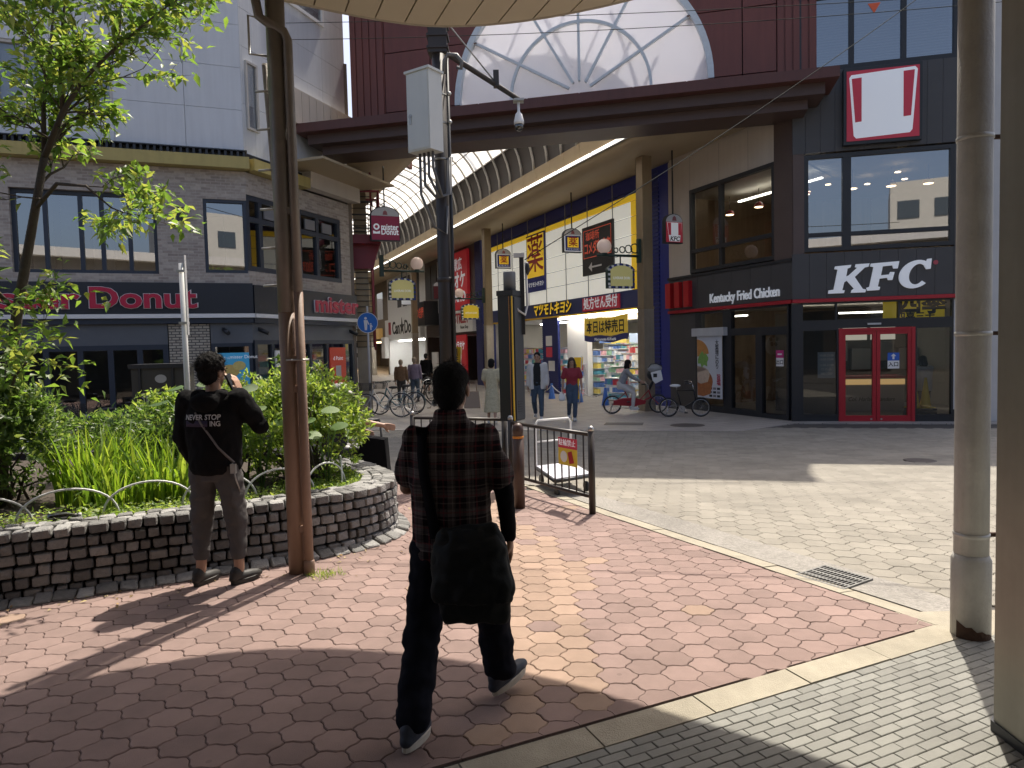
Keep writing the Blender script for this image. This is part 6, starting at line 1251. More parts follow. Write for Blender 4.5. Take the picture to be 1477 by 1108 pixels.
def sett(seed):
    rr = random.Random(seed); mb = MB(); c = .11; V = []
    for ax in range(3):
        for sg_ in (-1, 1):
            for a, b in ((-1, -1), (1, -1), (1, 1), (-1, 1)):
                v = [0, 0, 0]; v[ax] = sg_ * .5; v[(ax + 1) % 3] = a * (.5 - c * rr.uniform(.6, 1.3)); v[(ax + 2) % 3] = b * (.5 - c * rr.uniform(.6, 1.3)); v[ax] += rr.uniform(-.05, .05); V.append(v)
    bm = bmesh.new(); [bm.verts.new(v) for v in V]; bmesh.ops.convex_hull(bm, input=bm.verts); me = bpy.data.meshes.new('stone'); bm.to_mesh(me); bm.free(); return me
SETT = []
for i in range(9): me = sett(i); me.materials.append(M_stone[i % 3]); SETT.append(me)
RH = .0835; cnt = 0; rest = MB()
def put(me, p, d, L_, D_, H_, z, parent, name='stone', tiltx=0):
    global cnt
    yaw = math.atan2(d.y, d.x) + random.uniform(-.05, .05)
    if cnt < 300 and name == 'stone': link_mesh(name, me, parent, (p.x, p.y, z), (random.uniform(-.05, .05) + tiltx, random.uniform(-.05, .05), yaw), (L_, D_, H_)); cnt += 1
    else:
        M = Matrix.Translation((p.x, p.y, z)) @ Matrix.Rotation(yaw, 4, 'Z') @ Matrix.Rotation(tiltx + random.uniform(-.06, .06), 4, 'X') @ Matrix.Diagonal((L_, D_, H_, 1)); rest.cur = random.randrange(3); rest.add([M @ v.co for v in me.vertices], [tuple(f.vertices) for f in me.polygons])
for r_ in range(6):
    s = s_start + random.uniform(0, .1)
    while s < s_end:
        L_ = random.uniform(.075, .14) if r_ < 5 else random.uniform(.1, .14); p, d, nn = on_path(s + L_ / 2); D_ = .12; put(random.choice(SETT), p + nn * (D_ / 2 - random.uniform(0, .012)), d, L_ - .016, D_ + .01, RH - .015, r_ * RH + RH / 2, pl); s += L_
for off in (.17, .27):
    s = s_start
    while s < s_end: L_ = random.uniform(.09, .13); p, d, nn = on_path(s + L_ / 2); put(random.choice(SETT), p + nn * off, d, L_ - .01, .092, RH, 5.5 * RH - random.uniform(0, .015), pl, 'x'); s += L_
stuff(rest.build('coping_stones', M_stone, pl)); rest = MB(); cnt2 = 0
ft = thing('sett_edging', 'single row of granite setts along the foot of the planter', 'edging', (-2.2, 5.4, 0)); s = s_start; cnt = 0
while s < s_end - .6: L_ = random.uniform(.11, .15); p, d, nn = on_path(s + L_ / 2); put(random.choice(SETT), p - nn * .06, d, L_ - .012, .12, .08, .0 + random.uniform(-.012, .006), ft, tiltx=.28); s += L_
soil = MB(); ring_ = [on_path(a) for a in arcl[::6]]; ip = [p + nn * .3 for p, d, nn in ring_]; ctr = Vector((-3.6, 7.0, 0)); soil.add([(p.x, p.y, .40) for p in ip] + [(-7, 6, .40)], [tuple(range(len(ip) + 1))]); soil.build('soil', pm('planter_soil', (.05, .038, .028), .95, var=.4, vs=12), pl)
# ================================================================== FOLIAGE
def leaf_mesh(name, C, D, Nn, L, W, mats, mi=None, fold=.25):
    """C centres, D unit leaf axes, Nn unit normals, L lengths, W widths -> pointed six point leaves"""
    n = len(C); S = np.cross(D, Nn); S /= np.linalg.norm(S, axis=1)[:, None] + 1e-9; Nn = np.cross(S, D)
    L = L[:, None]; W = W[:, None]; dn = -Nn * W * fold
    a = C; b1 = C + D * L * .35 + S * W * .5 - dn; b2 = C + D * L * .35 - S * W * .5 - dn; t = C + D * L - Nn * L * .12; m_ = C + D * L * .45
    V = np.stack([a, b1, t, b2, m_], 1).reshape(-1, 3); base = (np.arange(n) * 5)[:, None]
    F = np.concatenate([base + [0, 4, 1], base + [1, 4, 2], base + [0, 3, 4], base + [3, 2, 4]], 1).reshape(-1, 3)
    me = bpy.data.meshes.new(name); me.vertices.add(len(V)); me.vertices.foreach_set('co', V.ravel()); me.loops.add(F.size); me.loops.foreach_set('vertex_index', F.ravel().astype(np.int32)); me.polygons.add(len(F)); me.polygons.foreach_set('loop_start', np.arange(0, F.size, 3, dtype=np.int32)); me.polygons.foreach_set('loop_total', np.full(len(F), 3, dtype=np.int32))
    for m in mats: me.materials.append(m)
    if mi is not None: me.polygons.foreach_set('material_index', np.repeat(mi, 4).astype(np.int32))
    me.update(calc_edges=True); return me
def unit(a): return a / (np.linalg.norm(a, axis=-1, keepdims=True) + 1e-9)
rng = np.random.default_rng(5)
def leaf_mats(pref, cols, tr, trans=.45): return [translucent('%s_%d' % (pref, i), c, trans, .45, rnd=.25, trcol=t) for i, (c, t) in enumerate(zip(cols, tr))]
LM_tree = leaf_mats('tree_leaf', [(.09, .16, .03), (.06, .115, .025), (.13, .19, .035)], [(.32, .50, .06), (.22, .38, .05), (.5, .56, .09)])
LM_bush = leaf_mats('azalea_leaf', [(.14, .22, .045), (.09, .155, .035), (.19, .26, .05)], [(.42, .58, .07), (.3, .46, .06), (.55, .66, .1)])
LM_dark = leaf_mats('dark_leaf', [(.045, .085, .022), (.065, .115, .025), (.09, .15, .035)], [(.16, .28, .04), (.24, .38, .06), (.36, .46, .09)])
LM_iris = leaf_mats('blade_leaf', [(.09, .17, .02), (.06, .12, .02), (.12, .2, .03)], [(.34, .52, .03), (.22, .38, .03), (.45, .58, .06)], .5)
LM_big = leaf_mats('broad_leaf', [(.10, .17, .06), (.14, .2, .09)], [(.25, .42, .10), (.3, .45, .14)], .4)
M_bark = pm('bark', (.075, .06, .048), .9, var=.35, vs=25, bump=.8, bs=40)
# -- tree
tr = thing('young_tree', 'slender young tree with fresh pointed leaves leaning from the left edge', 'tree', (-4.5, 6.2, .42))
limbs = [([(-4.55, 6.2, .4), (-4.45, 6.2, 1.2), (-4.27, 6.18, 2.1), (-4.04, 6.15, 2.98), (-3.92, 6.12, 3.4)], [.06, .052, .043, .035, .03]),
         ([(-3.92, 6.12, 3.4), (-3.7, 6.05, 3.75), (-3.45, 5.95, 3.98), (-3.15, 5.9, 4.2), (-2.8, 5.85, 4.42)], [.026, .022, .017, .012, .007]),
         ([(-3.92, 6.12, 3.4), (-3.95, 6.2, 3.9), (-3.92, 6.3, 4.4), (-3.85, 6.3, 5.0)], [.022, .018, .013, .007]),
         ([(-4.04, 6.15, 2.98), (-3.75, 6.0, 3.15), (-3.45, 5.9, 3.1), (-3.2, 5.8, 2.9)], [.02, .016, .011, .006]),
         ([(-4.27, 6.18, 2.1), (-4.6, 6.0, 2.6), (-4.9, 5.9, 3.2), (-5.1, 5.9, 3.9)], [.02, .016, .012, .007]),
         ([(-3.7, 6.05, 3.75), (-3.6, 5.9, 4.2), (-3.45, 5.8, 4.7)], [.02, .014, .008]),
         ([(-4.45, 6.2, 1.2), (-4.2, 6.0, 1.55), (-3.95, 5.9, 1.75)], [.018, .012, .006]), ([(-4.5, 6.2, 1.0), (-4.6, 6.0, 1.5), (-4.35, 5.8, 1.9)], [.018, .012, .007])]
wood = MB(); tips = []; rr = random.Random(11)
for P, r_ in limbs: wood.tube(P, r_, 8)
def twig(p, d, L_, r_, lev):
    d = d.normalized(); q = [p]; dd = d.copy()
    for i in range(3): dd = (dd + Vector((rr.uniform(-.35, .35), rr.uniform(-.35, .35), rr.uniform(-.25, .3)))).normalized(); q.append(q[-1] + dd * (L_ / 3))
    wood.tube(q, [r_, r_ * .8, r_ * .6, r_ * .35], 5, cap=False)
    for i in (1, 2, 3): tips.append((q[i], (q[i] - q[i - 1]).normalized(), lev))
    if lev < 2:
        for i in (1, 2, 3):
            for _ in range(1 + (rr.random() < .55)): s_ = Vector((rr.uniform(-1, 1), rr.uniform(-1, 1), rr.uniform(-.5, .8))); twig(q[i], (dd + s_ * .9), L_ * rr.uniform(.5, .75), r_ * .55, lev + 1)
for P, r_ in limbs:
    for i in range(1, len(P)):
        a, b = Vector(P[i - 1]), Vector(P[i]); start = P is limbs[0][0]
        if start and i < 4: continue
        for _ in range((3 if P[-1][2] > 4 else 1) if not start else 1): t = rr.random(); s_ = Vector((rr.uniform(-1, 1), rr.uniform(-1, 1), rr.uniform(-.4, .9))); twig(a.lerp(b, t), (b - a).normalized() * .6 + s_, rr.uniform(.3, .55), max(.004, r_[i] * .5), 0)
    twig(Vector(P[-1]), Vector(P[-1]) - Vector(P[-2]), .4, r_[-1], 0)
for (cx, cz, rx, rz_, n_) in ((-4.35, 1.9, .4, .35, 70), (-4.15, 1.5, .3, .25, 40), (-3.75, 2.2, .25, .2, 10)):
    for _ in range(n_):
        p = Vector((cx + rr.gauss(0, rx * .55), 5.9 + rr.gauss(0, .25), cz + rr.gauss(0, rz_ * .55))); tips.append((p, Vector((rr.uniform(-1, 1), rr.uniform(-1, 1), rr.uniform(-.6, .3))).normalized(), 2))
wood.build('trunk', M_bark, tr)
C = []; D = []
for p, d, lev in tips:
    for _ in range(rr.choice((1, 2, 2)) if lev > 0 else 1):
        v = (d * .6 + Vector((rr.uniform(-1, 1), rr.uniform(-1, 1), rr.uniform(-.9, .5)))).normalized(); C.append(p + Vector((rr.gauss(0, .035), rr.gauss(0, .035), rr.gauss(0, .03)))); D.append(v)
C = np.array(C); D = unit(np.array(D)); n = len(C); print('tree leaves', n)
Nn = unit(np.c_[rng.normal(0, .5, n), rng.normal(0, .5, n), np.ones(n)]); L = rng.uniform(.07, .125, n); mi = rng.choice(3, n, p=(.4, .3, .3))
me = leaf_mesh('crown', C, D, Nn, L, L * rng.uniform(.36, .5, n), LM_tree, mi); link_mesh('crown', me, tr)
# -- shrubs from a shell of leaf tufts
def shrub(name, label, c, rad, ntuft, lpt, ll, mats, lw=.42, stems=10, seed=1, up=.5, lumps=5):
    g_ = np.random.default_rng(seed); o = thing(name, label, 'shrub', (c[0], c[1], .4)); cs = []
    for _ in range(lumps): a = g_.uniform(0, 2 * np.pi); q = g_.uniform(.25, .75); cs.append((c[0] + rad[0] * q * np.cos(a), c[1] + rad[1] * q * np.sin(a), c[2] + rad[2] * g_.uniform(-.35, .42), g_.uniform(.38, .6)))
    P = []; Q = []
    for i in range(ntuft):
        if i % 3 == 0: cc_, s_ = np.array(c), 1.0
        else: k_ = cs[g_.integers(len(cs))]; cc_, s_ = np.array(k_[:3]), k_[3]
        v = unit(g_.normal(size=3)); v[2] = abs(v[2]) if g_.random() < .75 else v[2]; r_ = s_ * (g_.uniform(.72, 1.04)); p = cc_ + v * np.array(rad) * r_
        if p[2] < .42: continue
        P.append(p); Q.append(unit(v + np.array([0, 0, up])))
    P = np.array(P); Q = np.array(Q); k = len(P); C = np.repeat(P, lpt, 0) + g_.normal(0, ll * .25, (k * lpt, 3)); D = unit(np.repeat(Q, lpt, 0) * .55 + g_.normal(0, .62, (k * lpt, 3))); n = len(C); Nn = unit(np.repeat(Q, lpt, 0) + g_.normal(0, .5, (n, 3))); L = g_.uniform(.6, 1.2, n) * ll
    me = leaf_mesh('foliage', C, D, Nn, L, L * lw, mats, g_.choice(len(mats), n, p=(.45, .3, .25) if len(mats) == 3 else None)); link_mesh('foliage', me, o)
    st = MB()
    for i in range(stems): p = P[g_.integers(k)]; st.tube([(c[0] + g_.normal(0, rad[0] * .25), c[1] + g_.normal(0, rad[1] * .25), .38), ((c[0] + p[0]) / 2 + g_.normal(0, .04), (c[1] + p[1]) / 2, (p[2] + .4) / 2), tuple(p)], [.014, .01, .004], 5)
    st.build('stems', M_bark, o); return o
shrub('azalea_bush', 'dense bright green bush at the round end of the planter', (-2.05, 7.0, .92), (.6, .64, .66), 1700, 7, .062, LM_bush, seed=2, stems=26, lumps=8)
shrub('azalea_bush', 'bright green bush behind the man on the phone', (-2.75, 7.25, .92), (.46, .55, .56), 1000, 7, .062, LM_bush, seed=3, stems=16)
shrub('leafy_shrub', 'dark leafy shrub crowding the planter at the left edge', (-4.7, 6.3, .95), (.66, .7, .64), 1600, 6, .07, LM_dark, seed=4, stems=18)
shrub('leafy_shrub', 'low mixed shrub behind the blade leaves', (-3.9, 7.5, .72), (.9, .5, .42), 900, 6, .075, LM_dark, seed=5, stems=14)
shrub('leafy_shrub', 'small yellow green sprig rising behind the blade leaves', (-4.15, 8.3, 1.0), (.3, .25, .3), 160, 5, .08, LM_bush, seed=6, stems=8)
shrub('leafy_shrub', 'tall thin sprig above the bright bush beside the post', (-2.25, 7.2, 1.5), (.12, .12, .22), 60, 5, .07, LM_dark, seed=8, stems=6)
# -- strap leaved clumps
def blades(label, cx, cy, rx, ry, n, h0, h1, seed):
    g_ = np.random.default_rng(seed); o = thing('daylily_clump', label, 'plant', (cx, cy, .4)); V = []; F = []; MI = []
    for i in range(n):
        a = g_.uniform(0, 2 * np.pi); q = np.sqrt(g_.random()); b = np.array([cx + rx * q * np.cos(a), cy + ry * q * np.sin(a), .4]); dr = unit(np.array([np.cos(a) * .6 + g_.normal(0, .5), np.sin(a) * .6 + g_.normal(0, .5), 0])); h = g_.uniform(h0, h1); w = g_.uniform(.009, .017); ben = g_.uniform(.05, .5) * h; s_ = np.array([-dr[1], dr[0], 0]) * w; k = 6; base = len(V); droop = g_.random() < .35
        sa = g_.uniform(0, np.pi); s_ = np.array([np.cos(sa), np.sin(sa), 0]) * w
        for j in range(k + 1):
            t = j / k; p = b + dr * ben * t * t * (1.4 if droop else 1) + np.array([0, 0, h * (t - (.55 if droop else .1) * t ** 3)]); ww = 1 - t ** 2.2 * .95; V += [p - s_ * ww, p + s_ * ww]
        F += [(base + 2 * j, base + 2 * j + 1, base + 2 * j + 3, base + 2 * j + 2) for j in range(k)]; MI += [int(g_.choice(3, p=(.45, .3, .25)))] * k
    me = bpy.data.meshes.new('leaves'); me.from_pydata([tuple(v) for v in V], [], F); [me.materials.append(m) for m in LM_iris]; me.polygons.foreach_set('material_index', MI); me.update(); link_mesh('leaves', me, o); return o
blades('clump of long bright strap leaves in the middle of the planter', -3.75, 6.35, .34, .3, 260, .5, .8, 1); blades('clump of strap leaves just left of the man on the phone', -3.1, 6.3, .28, .26, 200, .45, .72, 2); blades('smaller dark strap leaf clump low behind the hoop fence', -3.4, 6.0, .3, .18, 110, .3, .5, 3)
# -- broad round leaves on stalks
def broad(label, c, spots, sz):
    o = thing('broad_leaf_plant', label, 'plant', (c[0], c[1], .4))
    for i, (dx, dy, z) in enumerate(spots):
        p = Vector((c[0] + dx, c[1] + dy, z)); MB().tube([(c[0], c[1], .4), (c[0] + dx * .5, c[1] + dy * .5, .4 + (z - .4) * .7), p], .006, 5).build('stalk', LM_big[0], o)
        ax = Vector((dx + .02, dy - .35, -.12)).normalized(); nn = (Vector((dx * .5 + random.uniform(-.3, .3), -.35, 1))).normalized(); sd_ = ax.cross(nn).normalized(); nn = sd_.cross(ax); k = 12; V = [p + ax * (sz * .45)]
        for j in range(k): a = 2 * math.pi * j / k; r_ = sz * .5 * (1 + .12 * math.cos(a)) * (1 if j else 1.12); V.append(p + ax * (sz * .45 + r_ * math.cos(a)) + sd_ * (r_ * .88 * math.sin(a)) - nn * (.14 * r_ * abs(math.sin(a)) - .0))
        MB().add(V, [(0, 1 + j, 1 + (j + 1) % k) for j in range(k)], True).build('leaf', LM_big[i % 2], o)
broad('broad round leaved plant left of the man on the phone', (-3.35, 7.6), [(-.15, -.1, 1.38), (.1, -.05, 1.42), (-.35, .0, 1.22), (.25, -.1, 1.3), (-.05, -.2, 1.2), (.2, .05, 1.18)], .2)
broad('broad round leaved plant rising through the bright bush', (-2.35, 6.55), [(-.2, -.1, 1.3), (.05, -.12, 1.22), (.2, -.05, 1.1), (-.05, .02, 1.42), (.3, -.1, 1.25)], .19)
broad('broad round leaved plant right of the tan post', (-1.75, 6.6), [(-.1, -.12, 1.1), (.08, -.1, 1.2), (.14, -.1, 1.05), (-.05, -.15, .98)], .19)
# -- low ground cover along the planter rim
C = []
for i in range(5200):
    s = rng.uniform(s_start, s_end); p, d, nn = on_path(s); q = p + nn * (.3 + abs(rng.normal(0, .28))); C.append((q.x, q.y, .42 + rng.uniform(0, .07)))
C = np.array(C); n = len(C); D = unit(np.c_[rng.normal(0, 1, n), rng.normal(0, 1, n), rng.normal(.3, .4, n)]); Nn = unit(np.c_[rng.normal(0, .4, n), rng.normal(0, .4, n), np.ones(n)]); L = rng.uniform(.022, .05, n)
o = link_mesh('ground_cover', leaf_mesh('ground_cover', C, D, Nn, L, L * .6, LM_bush, rng.choice(3, n))); stuff(o); tag(o, 'low green ground cover along the planter rim', 'ground cover')
# -- white hoop edging fence
M_hoop = pm('hoop_white', (.62, .63, .62), .4, var=.12, vs=12); hp_ = [(-4.25, 5.05), (-3.72, 5.32), (-3.22, 5.6), (-2.72, 5.86), (-2.28, 6.08), (-1.84, 6.3), (-1.62, 6.62), (-1.75, 7.1)]
for i in range(len(hp_) - 1):
    a, b = Vector((*hp_[i], .42)), Vector((*hp_[i + 1], .42)); e = (b - a) * .1; a -= e; b += e
    MB_ = MB().tube([a.lerp(b, .5 - .5 * math.cos(R(q * 10))) + Vector((0, 0, .26 * math.sin(R(q * 10)) ** .85)) for q in range(19)], .009, 8)
    tag(MB_.build('hoop_fence', M_hoop, origin=(a + b) / 2), 'white tube hoop at the planter rim, %s from the left' % ('first', 'second', 'third', 'fourth', 'fifth', 'sixth', 'seventh')[i], 'edging hoop', 'white hoops edging the planter')
b_ = Vector((-3.42, 5.28, .5)); o = thing('bottle', 'dark bottle lying on the planter rim at left', 'bottle', b_); MB().lathe(b_ + Vector((-.09, 0, .0)), [(.03, 0), (.033, .02), (.033, .12), (.014, .17), (.014, .2)], 12, axis=(1, .45, 0)).build('body', glass('bottle_glass', (.03, .08, .05), 1, base=.1), o); MB().lathe(b_ + Vector((.09, .08, 0)), [(.016, 0), (.016, .02)], 10, axis=(1, .45, 0)).build('cap', M_wgrey, o)
# grass tuft in the paving by the post
C = np.array([(-1.45 + rng.normal(0, .06), 5.3 + rng.normal(0, .04), 0) for _ in range(120)]); n = len(C); D = unit(np.c_[rng.normal(0, .5, n), rng.normal(0, .5, n), np.ones(n)]); o = link_mesh('grass_tuft', leaf_mesh('grass_tuft', C, D, unit(rng.normal(size=(n, 3))), rng.uniform(.03, .07, n), np.full(n, .006), LM_bush, rng.choice(3, n))); tag(o, 'small grass tuft at the foot of the tan post', 'grass')

n = 90; C = []
for i in range(n): s = rng.uniform(s_start, s_end - .5); p, d, nn = on_path(s); q = p - nn * (.13 + abs(rng.normal(0, .22))); C.append((q.x, q.y, .008))
C = np.array(C); D = unit(np.c_[rng.normal(0, 1, n), rng.normal(0, 1, n), rng.normal(0, .15, n)]); Nn = unit(np.c_[rng.normal(0, .2, n), rng.normal(0, .2, n), np.ones(n)]); L = rng.uniform(.02, .05, n)
o = link_mesh('leaf_litter', leaf_mesh('leaf_litter', C, D, Nn, L, L * .5, [pm('dry_leaf', (.22, .14, .06), .8, rnd=.4), pm('dry_leaf_pale', (.35, .28, .13), .8, rnd=.3)], rng.choice(2, n))); stuff(o); tag(o, 'dry fallen leaves scattered along the planter foot', 'leaf litter')
# ================================================================== PEOPLE
from mathutils.bvhtree import BVHTree
M_skin = pm('skin', (.42, .25, .17), .5, var=.1, vs=20); M_skin2 = pm('skin_tan', (.32, .18, .115), .5, var=.1, vs=20); M_hairb = pm('hair_black', (.010, .009, .009), .75, spec=.2, var=.4, vs=60, bump=.8, bs=120); M_hairg = pm('hair_grey_black', (.015, .014, .013), .75, spec=.2, var=.6, vs=90, bump=.8, bs=160); M_hairbr = pm('hair_brown', (.05, .028, .018), .45, var=.4, vs=60, bump=.6, bs=100); M_hairw = pm('hair_pale', (.25, .2, .15), .6, var=.4, vs=60)
def loft(mb, secs, seg=20):
    """closed body of elliptic sections (cx, cy, z, rx, ry)"""
    V = []; F = []
    for cx, cy, z, rx, ry in secs:
        for j in range(seg):
            t = 2 * math.pi * j / seg; c, s = math.cos(t), math.sin(t); e = .85
            V.append((cx + rx * math.copysign(abs(c) ** e, c), cy + ry * math.copysign(abs(s) ** e, s), z))
    k = len(secs)
    for i in range(k - 1):
        for j in range(seg): F.append((i * seg + j, i * seg + (j + 1) % seg, (i + 1) * seg + (j + 1) % seg, (i + 1) * seg + j))
    F.append(tuple(range(seg))[::-1]); F.append(tuple((k - 1) * seg + j for j in range(seg)))
    if secs[0][2] > secs[-1][2]: F = [f[::-1] for f in F]
    mb.add(V, F)
def limb(mb, pts, rs, seg=12):
    pts = [Vector(p) for p in pts]; P = []; Q = []
    for i in range(len(pts) - 1):
        for t in (0, .33, .66): P.append(pts[i].lerp(pts[i + 1], t)); Q.append(rs[i] + (rs[i + 1] - rs[i]) * t)
    P.append(pts[-1]); Q.append(rs[-1])
    mb.tube(P, Q, seg)
    for p, r_ in zip(pts, rs): mb.ball(p, r_ * .985, 10, 8)
def soft(mb, vox, it=3, wr=0., ws=9., seed=0, name='body', zstretch=1.):
    me = mb.mesh(name, []) ; ob = bpy.data.objects.new(name, me); m = ob.modifiers.new('r', 'REMESH'); m.mode = 'VOXEL'; m.voxel_size = vox; m.use_smooth_shade = True
    if it: s = ob.modifiers.new('s', 'SMOOTH'); s.factor = .5; s.iterations = it
    out = evaluated_mesh(ob)
    if wr:
        out.update(); no = [v.normal.copy() for v in out.vertices]; sv = Vector((seed * 3.1, seed * 1.7, 0))
        for v, n_ in zip(out.vertices, no):
            q = Vector((v.co.x * ws, v.co.y * ws, v.co.z * ws * zstretch)) + sv
            v.co += n_ * (wr * (noise.noise(q) + .5 * noise.noise(q * 2.3) - .9 * abs(noise.noise(q * 1.4 + Vector((5, 1, 2)))) + .25))
        out.update()
    return out
def place(name, me, mats, parent):
    me.materials.clear(); [me.materials.append(m) for m in (mats if isinstance(mats, list) else [mats])]
    ob = bpy.data.objects.new(name, me); COL.objects.link(ob); ob.parent = parent; ORG[ob.name] = Vector((0, 0, 0)); return ob
def hand(mb, w, d, nrm, side, curl=.5, sc=1.):
    """palm and five fingers: w wrist, d along the hand, nrm out of the back of the hand, side +1 when the thumb is along d x nrm"""
    w, d, nrm = Vector(w), Vector(d).normalized(), Vector(nrm); nrm = (nrm - d * nrm.dot(d)).normalized(); s = d.cross(nrm).normalized() * side
    for q in (-.028, -.01, .01, .028): limb(mb, [w + s * q * .6 * sc, w + d * .045 * sc + s * q * sc, w + d * .09 * sc + s * q * 1.05 * sc], [.014 * sc, .0145 * sc, .012 * sc], 8)
    for i, (q, L_) in enumerate(((.033, .07), (.011, .08), (-.011, .075), (-.032, .058))):
        p = w + d * .092 * sc + s * q * sc; P = [p]; a = 0; dd = d
        for j in range(3): a += curl * (.55 if j == 0 else .8); dd = d * math.cos(a) - nrm * math.sin(a); P.append(P[-1] + dd * (L_ * (.45, .32, .26)[j] * sc))
        limb(mb, P, [.0098 * sc, .0092 * sc, .0085 * sc, .007 * sc], 8)
    p = w + d * .03 * sc + s * .026 * sc; limb(mb, [p, p + (d * .55 + s * .75 - nrm * .25).normalized() * .04 * sc, p + (d * .55 + s * .75 - nrm * .25).normalized() * .04 * sc + (d * .85 + s * .25 - nrm * .45).normalized() * .038 * sc], [.014 * sc, .0115 * sc, .008 * sc], 8)
def shoe(o, an, yaw, mat, sole, L_=.25, pitch=0., hi=.0):
    an = Vector(an); Mx = Matrix.Translation(an) @ Matrix.Rotation(yaw, 4, 'Z') @ Matrix.Rotation(pitch, 4, 'X'); f = L_ / .265
    u_ = MB(); loft_pts = [(0, -.06, .03, .036, .03), (0, -.035, .035, .04, .04), (0, .03, .03, .043, .035), (0, .1, .022, .047, .027), (0, .15, .018, .042, .022), (0, .18, .014, .03, .016)]
    for a, b in zip(loft_pts, loft_pts[1:]): pass
    limb(u_, [(p[0], p[1] * f, p[2] - .065) for p in loft_pts], [p[3] * .9 for p in loft_pts], 10); u_.ball((0, -.03 * f, .0), (.042, .05, .05), 10, 8)
    u_.v = [tuple(Vector((v[0], v[1], max(v[2], -.064)))) for v in u_.v]
    me = soft(u_, .009, 2, name='shoe'); me.transform(Mx); sh = place('shoe', me, mat, o)
    s_ = MB(); k = 18; V = []
    out = [(.044 * (1 + .12 * math.sin(t)) * math.cos(t), (.055 + .135 * math.sin(t)) * f) for t in [2 * math.pi * i / k for i in range(k)]]
    s_.add([(x, y, -.08 + (.012 if y > .15 * f else 0)) for x, y in out] + [(x * 1.03, y * 1.01, -.05 + (.012 if y > .15 * f else 0)) for x, y in out], [tuple(range(k))[::-1], tuple(range(k, 2 * k))] + [(i, (i + 1) % k, k + (i + 1) % k, k + i) for i in range(k)])
    me = s_.mesh('sole', []); me.transform(Mx); place('sole', me, sole, o)
def head(mb, c, yaw, tilt, sc=1., nose=True):
    """skull, jaw, nose, ears, neck stub: returns the head matrix"""
    Mh = Matrix.Translation(c) @ Matrix.Rotation(yaw, 4, 'Z') @ Matrix.Rotation(tilt, 4, 'X'); h = MB()
    h.ball((0, -.012 * sc, .025 * sc), (.076 * sc, .094 * sc, .088 * sc), 16, 12); h.ball((0, .012 * sc, -.045 * sc), (.058 * sc, .07 * sc, .072 * sc), 14, 10); h.ball((0, .045 * sc, -.088 * sc), (.028 * sc, .028 * sc, .024 * sc), 10, 8)
    h.ball((0, .05 * sc, .0), (.055 * sc, .035 * sc, .05 * sc), 12, 8)
    if nose: limb(h, [(0, .083 * sc, .012 * sc), (0, .098 * sc, -.024 * sc)], [.009 * sc, .014 * sc], 8); h.ball((0, .083 * sc, -.055 * sc), (.022 * sc, .01 * sc, .009 * sc), 8, 6); h.ball((0, .08 * sc, .027 * sc), (.05 * sc, .012 * sc, .009 * sc), 8, 6)
    for s_ in (-1, 1): h.ball((s_ * .078 * sc, -.008 * sc, -.012 * sc), (.011 * sc, .02 * sc, .033 * sc), 8, 8)
    mb.add([Mh @ Vector(v) for v in h.v], h.f); return Mh
def face_bits(o, Mh, sc=1.):
    for s_ in (-1, 1):
        me = MB().ball((s_ * .031 * sc, .083 * sc, .006 * sc), (.014 * sc, .006 * sc, .0065 * sc), 8, 6).mesh('eye', []); me.transform(Mh); place('eye', me, M_ink, o)
        me = MB().ball((s_ * .032 * sc, .089 * sc, .026 * sc), (.02 * sc, .005 * sc, .004 * sc), 8, 5).mesh('eyebrow', []); me.transform(Mh); place('eyebrow', me, M_hairb, o)
    me = MB().ball((0, .0935 * sc, -.055 * sc), (.02 * sc, .004 * sc, .005 * sc), 8, 5).mesh('mouth', []); me.transform(Mh); place('mouth', me, pm('lips', (.3, .09, .08), .5), o)
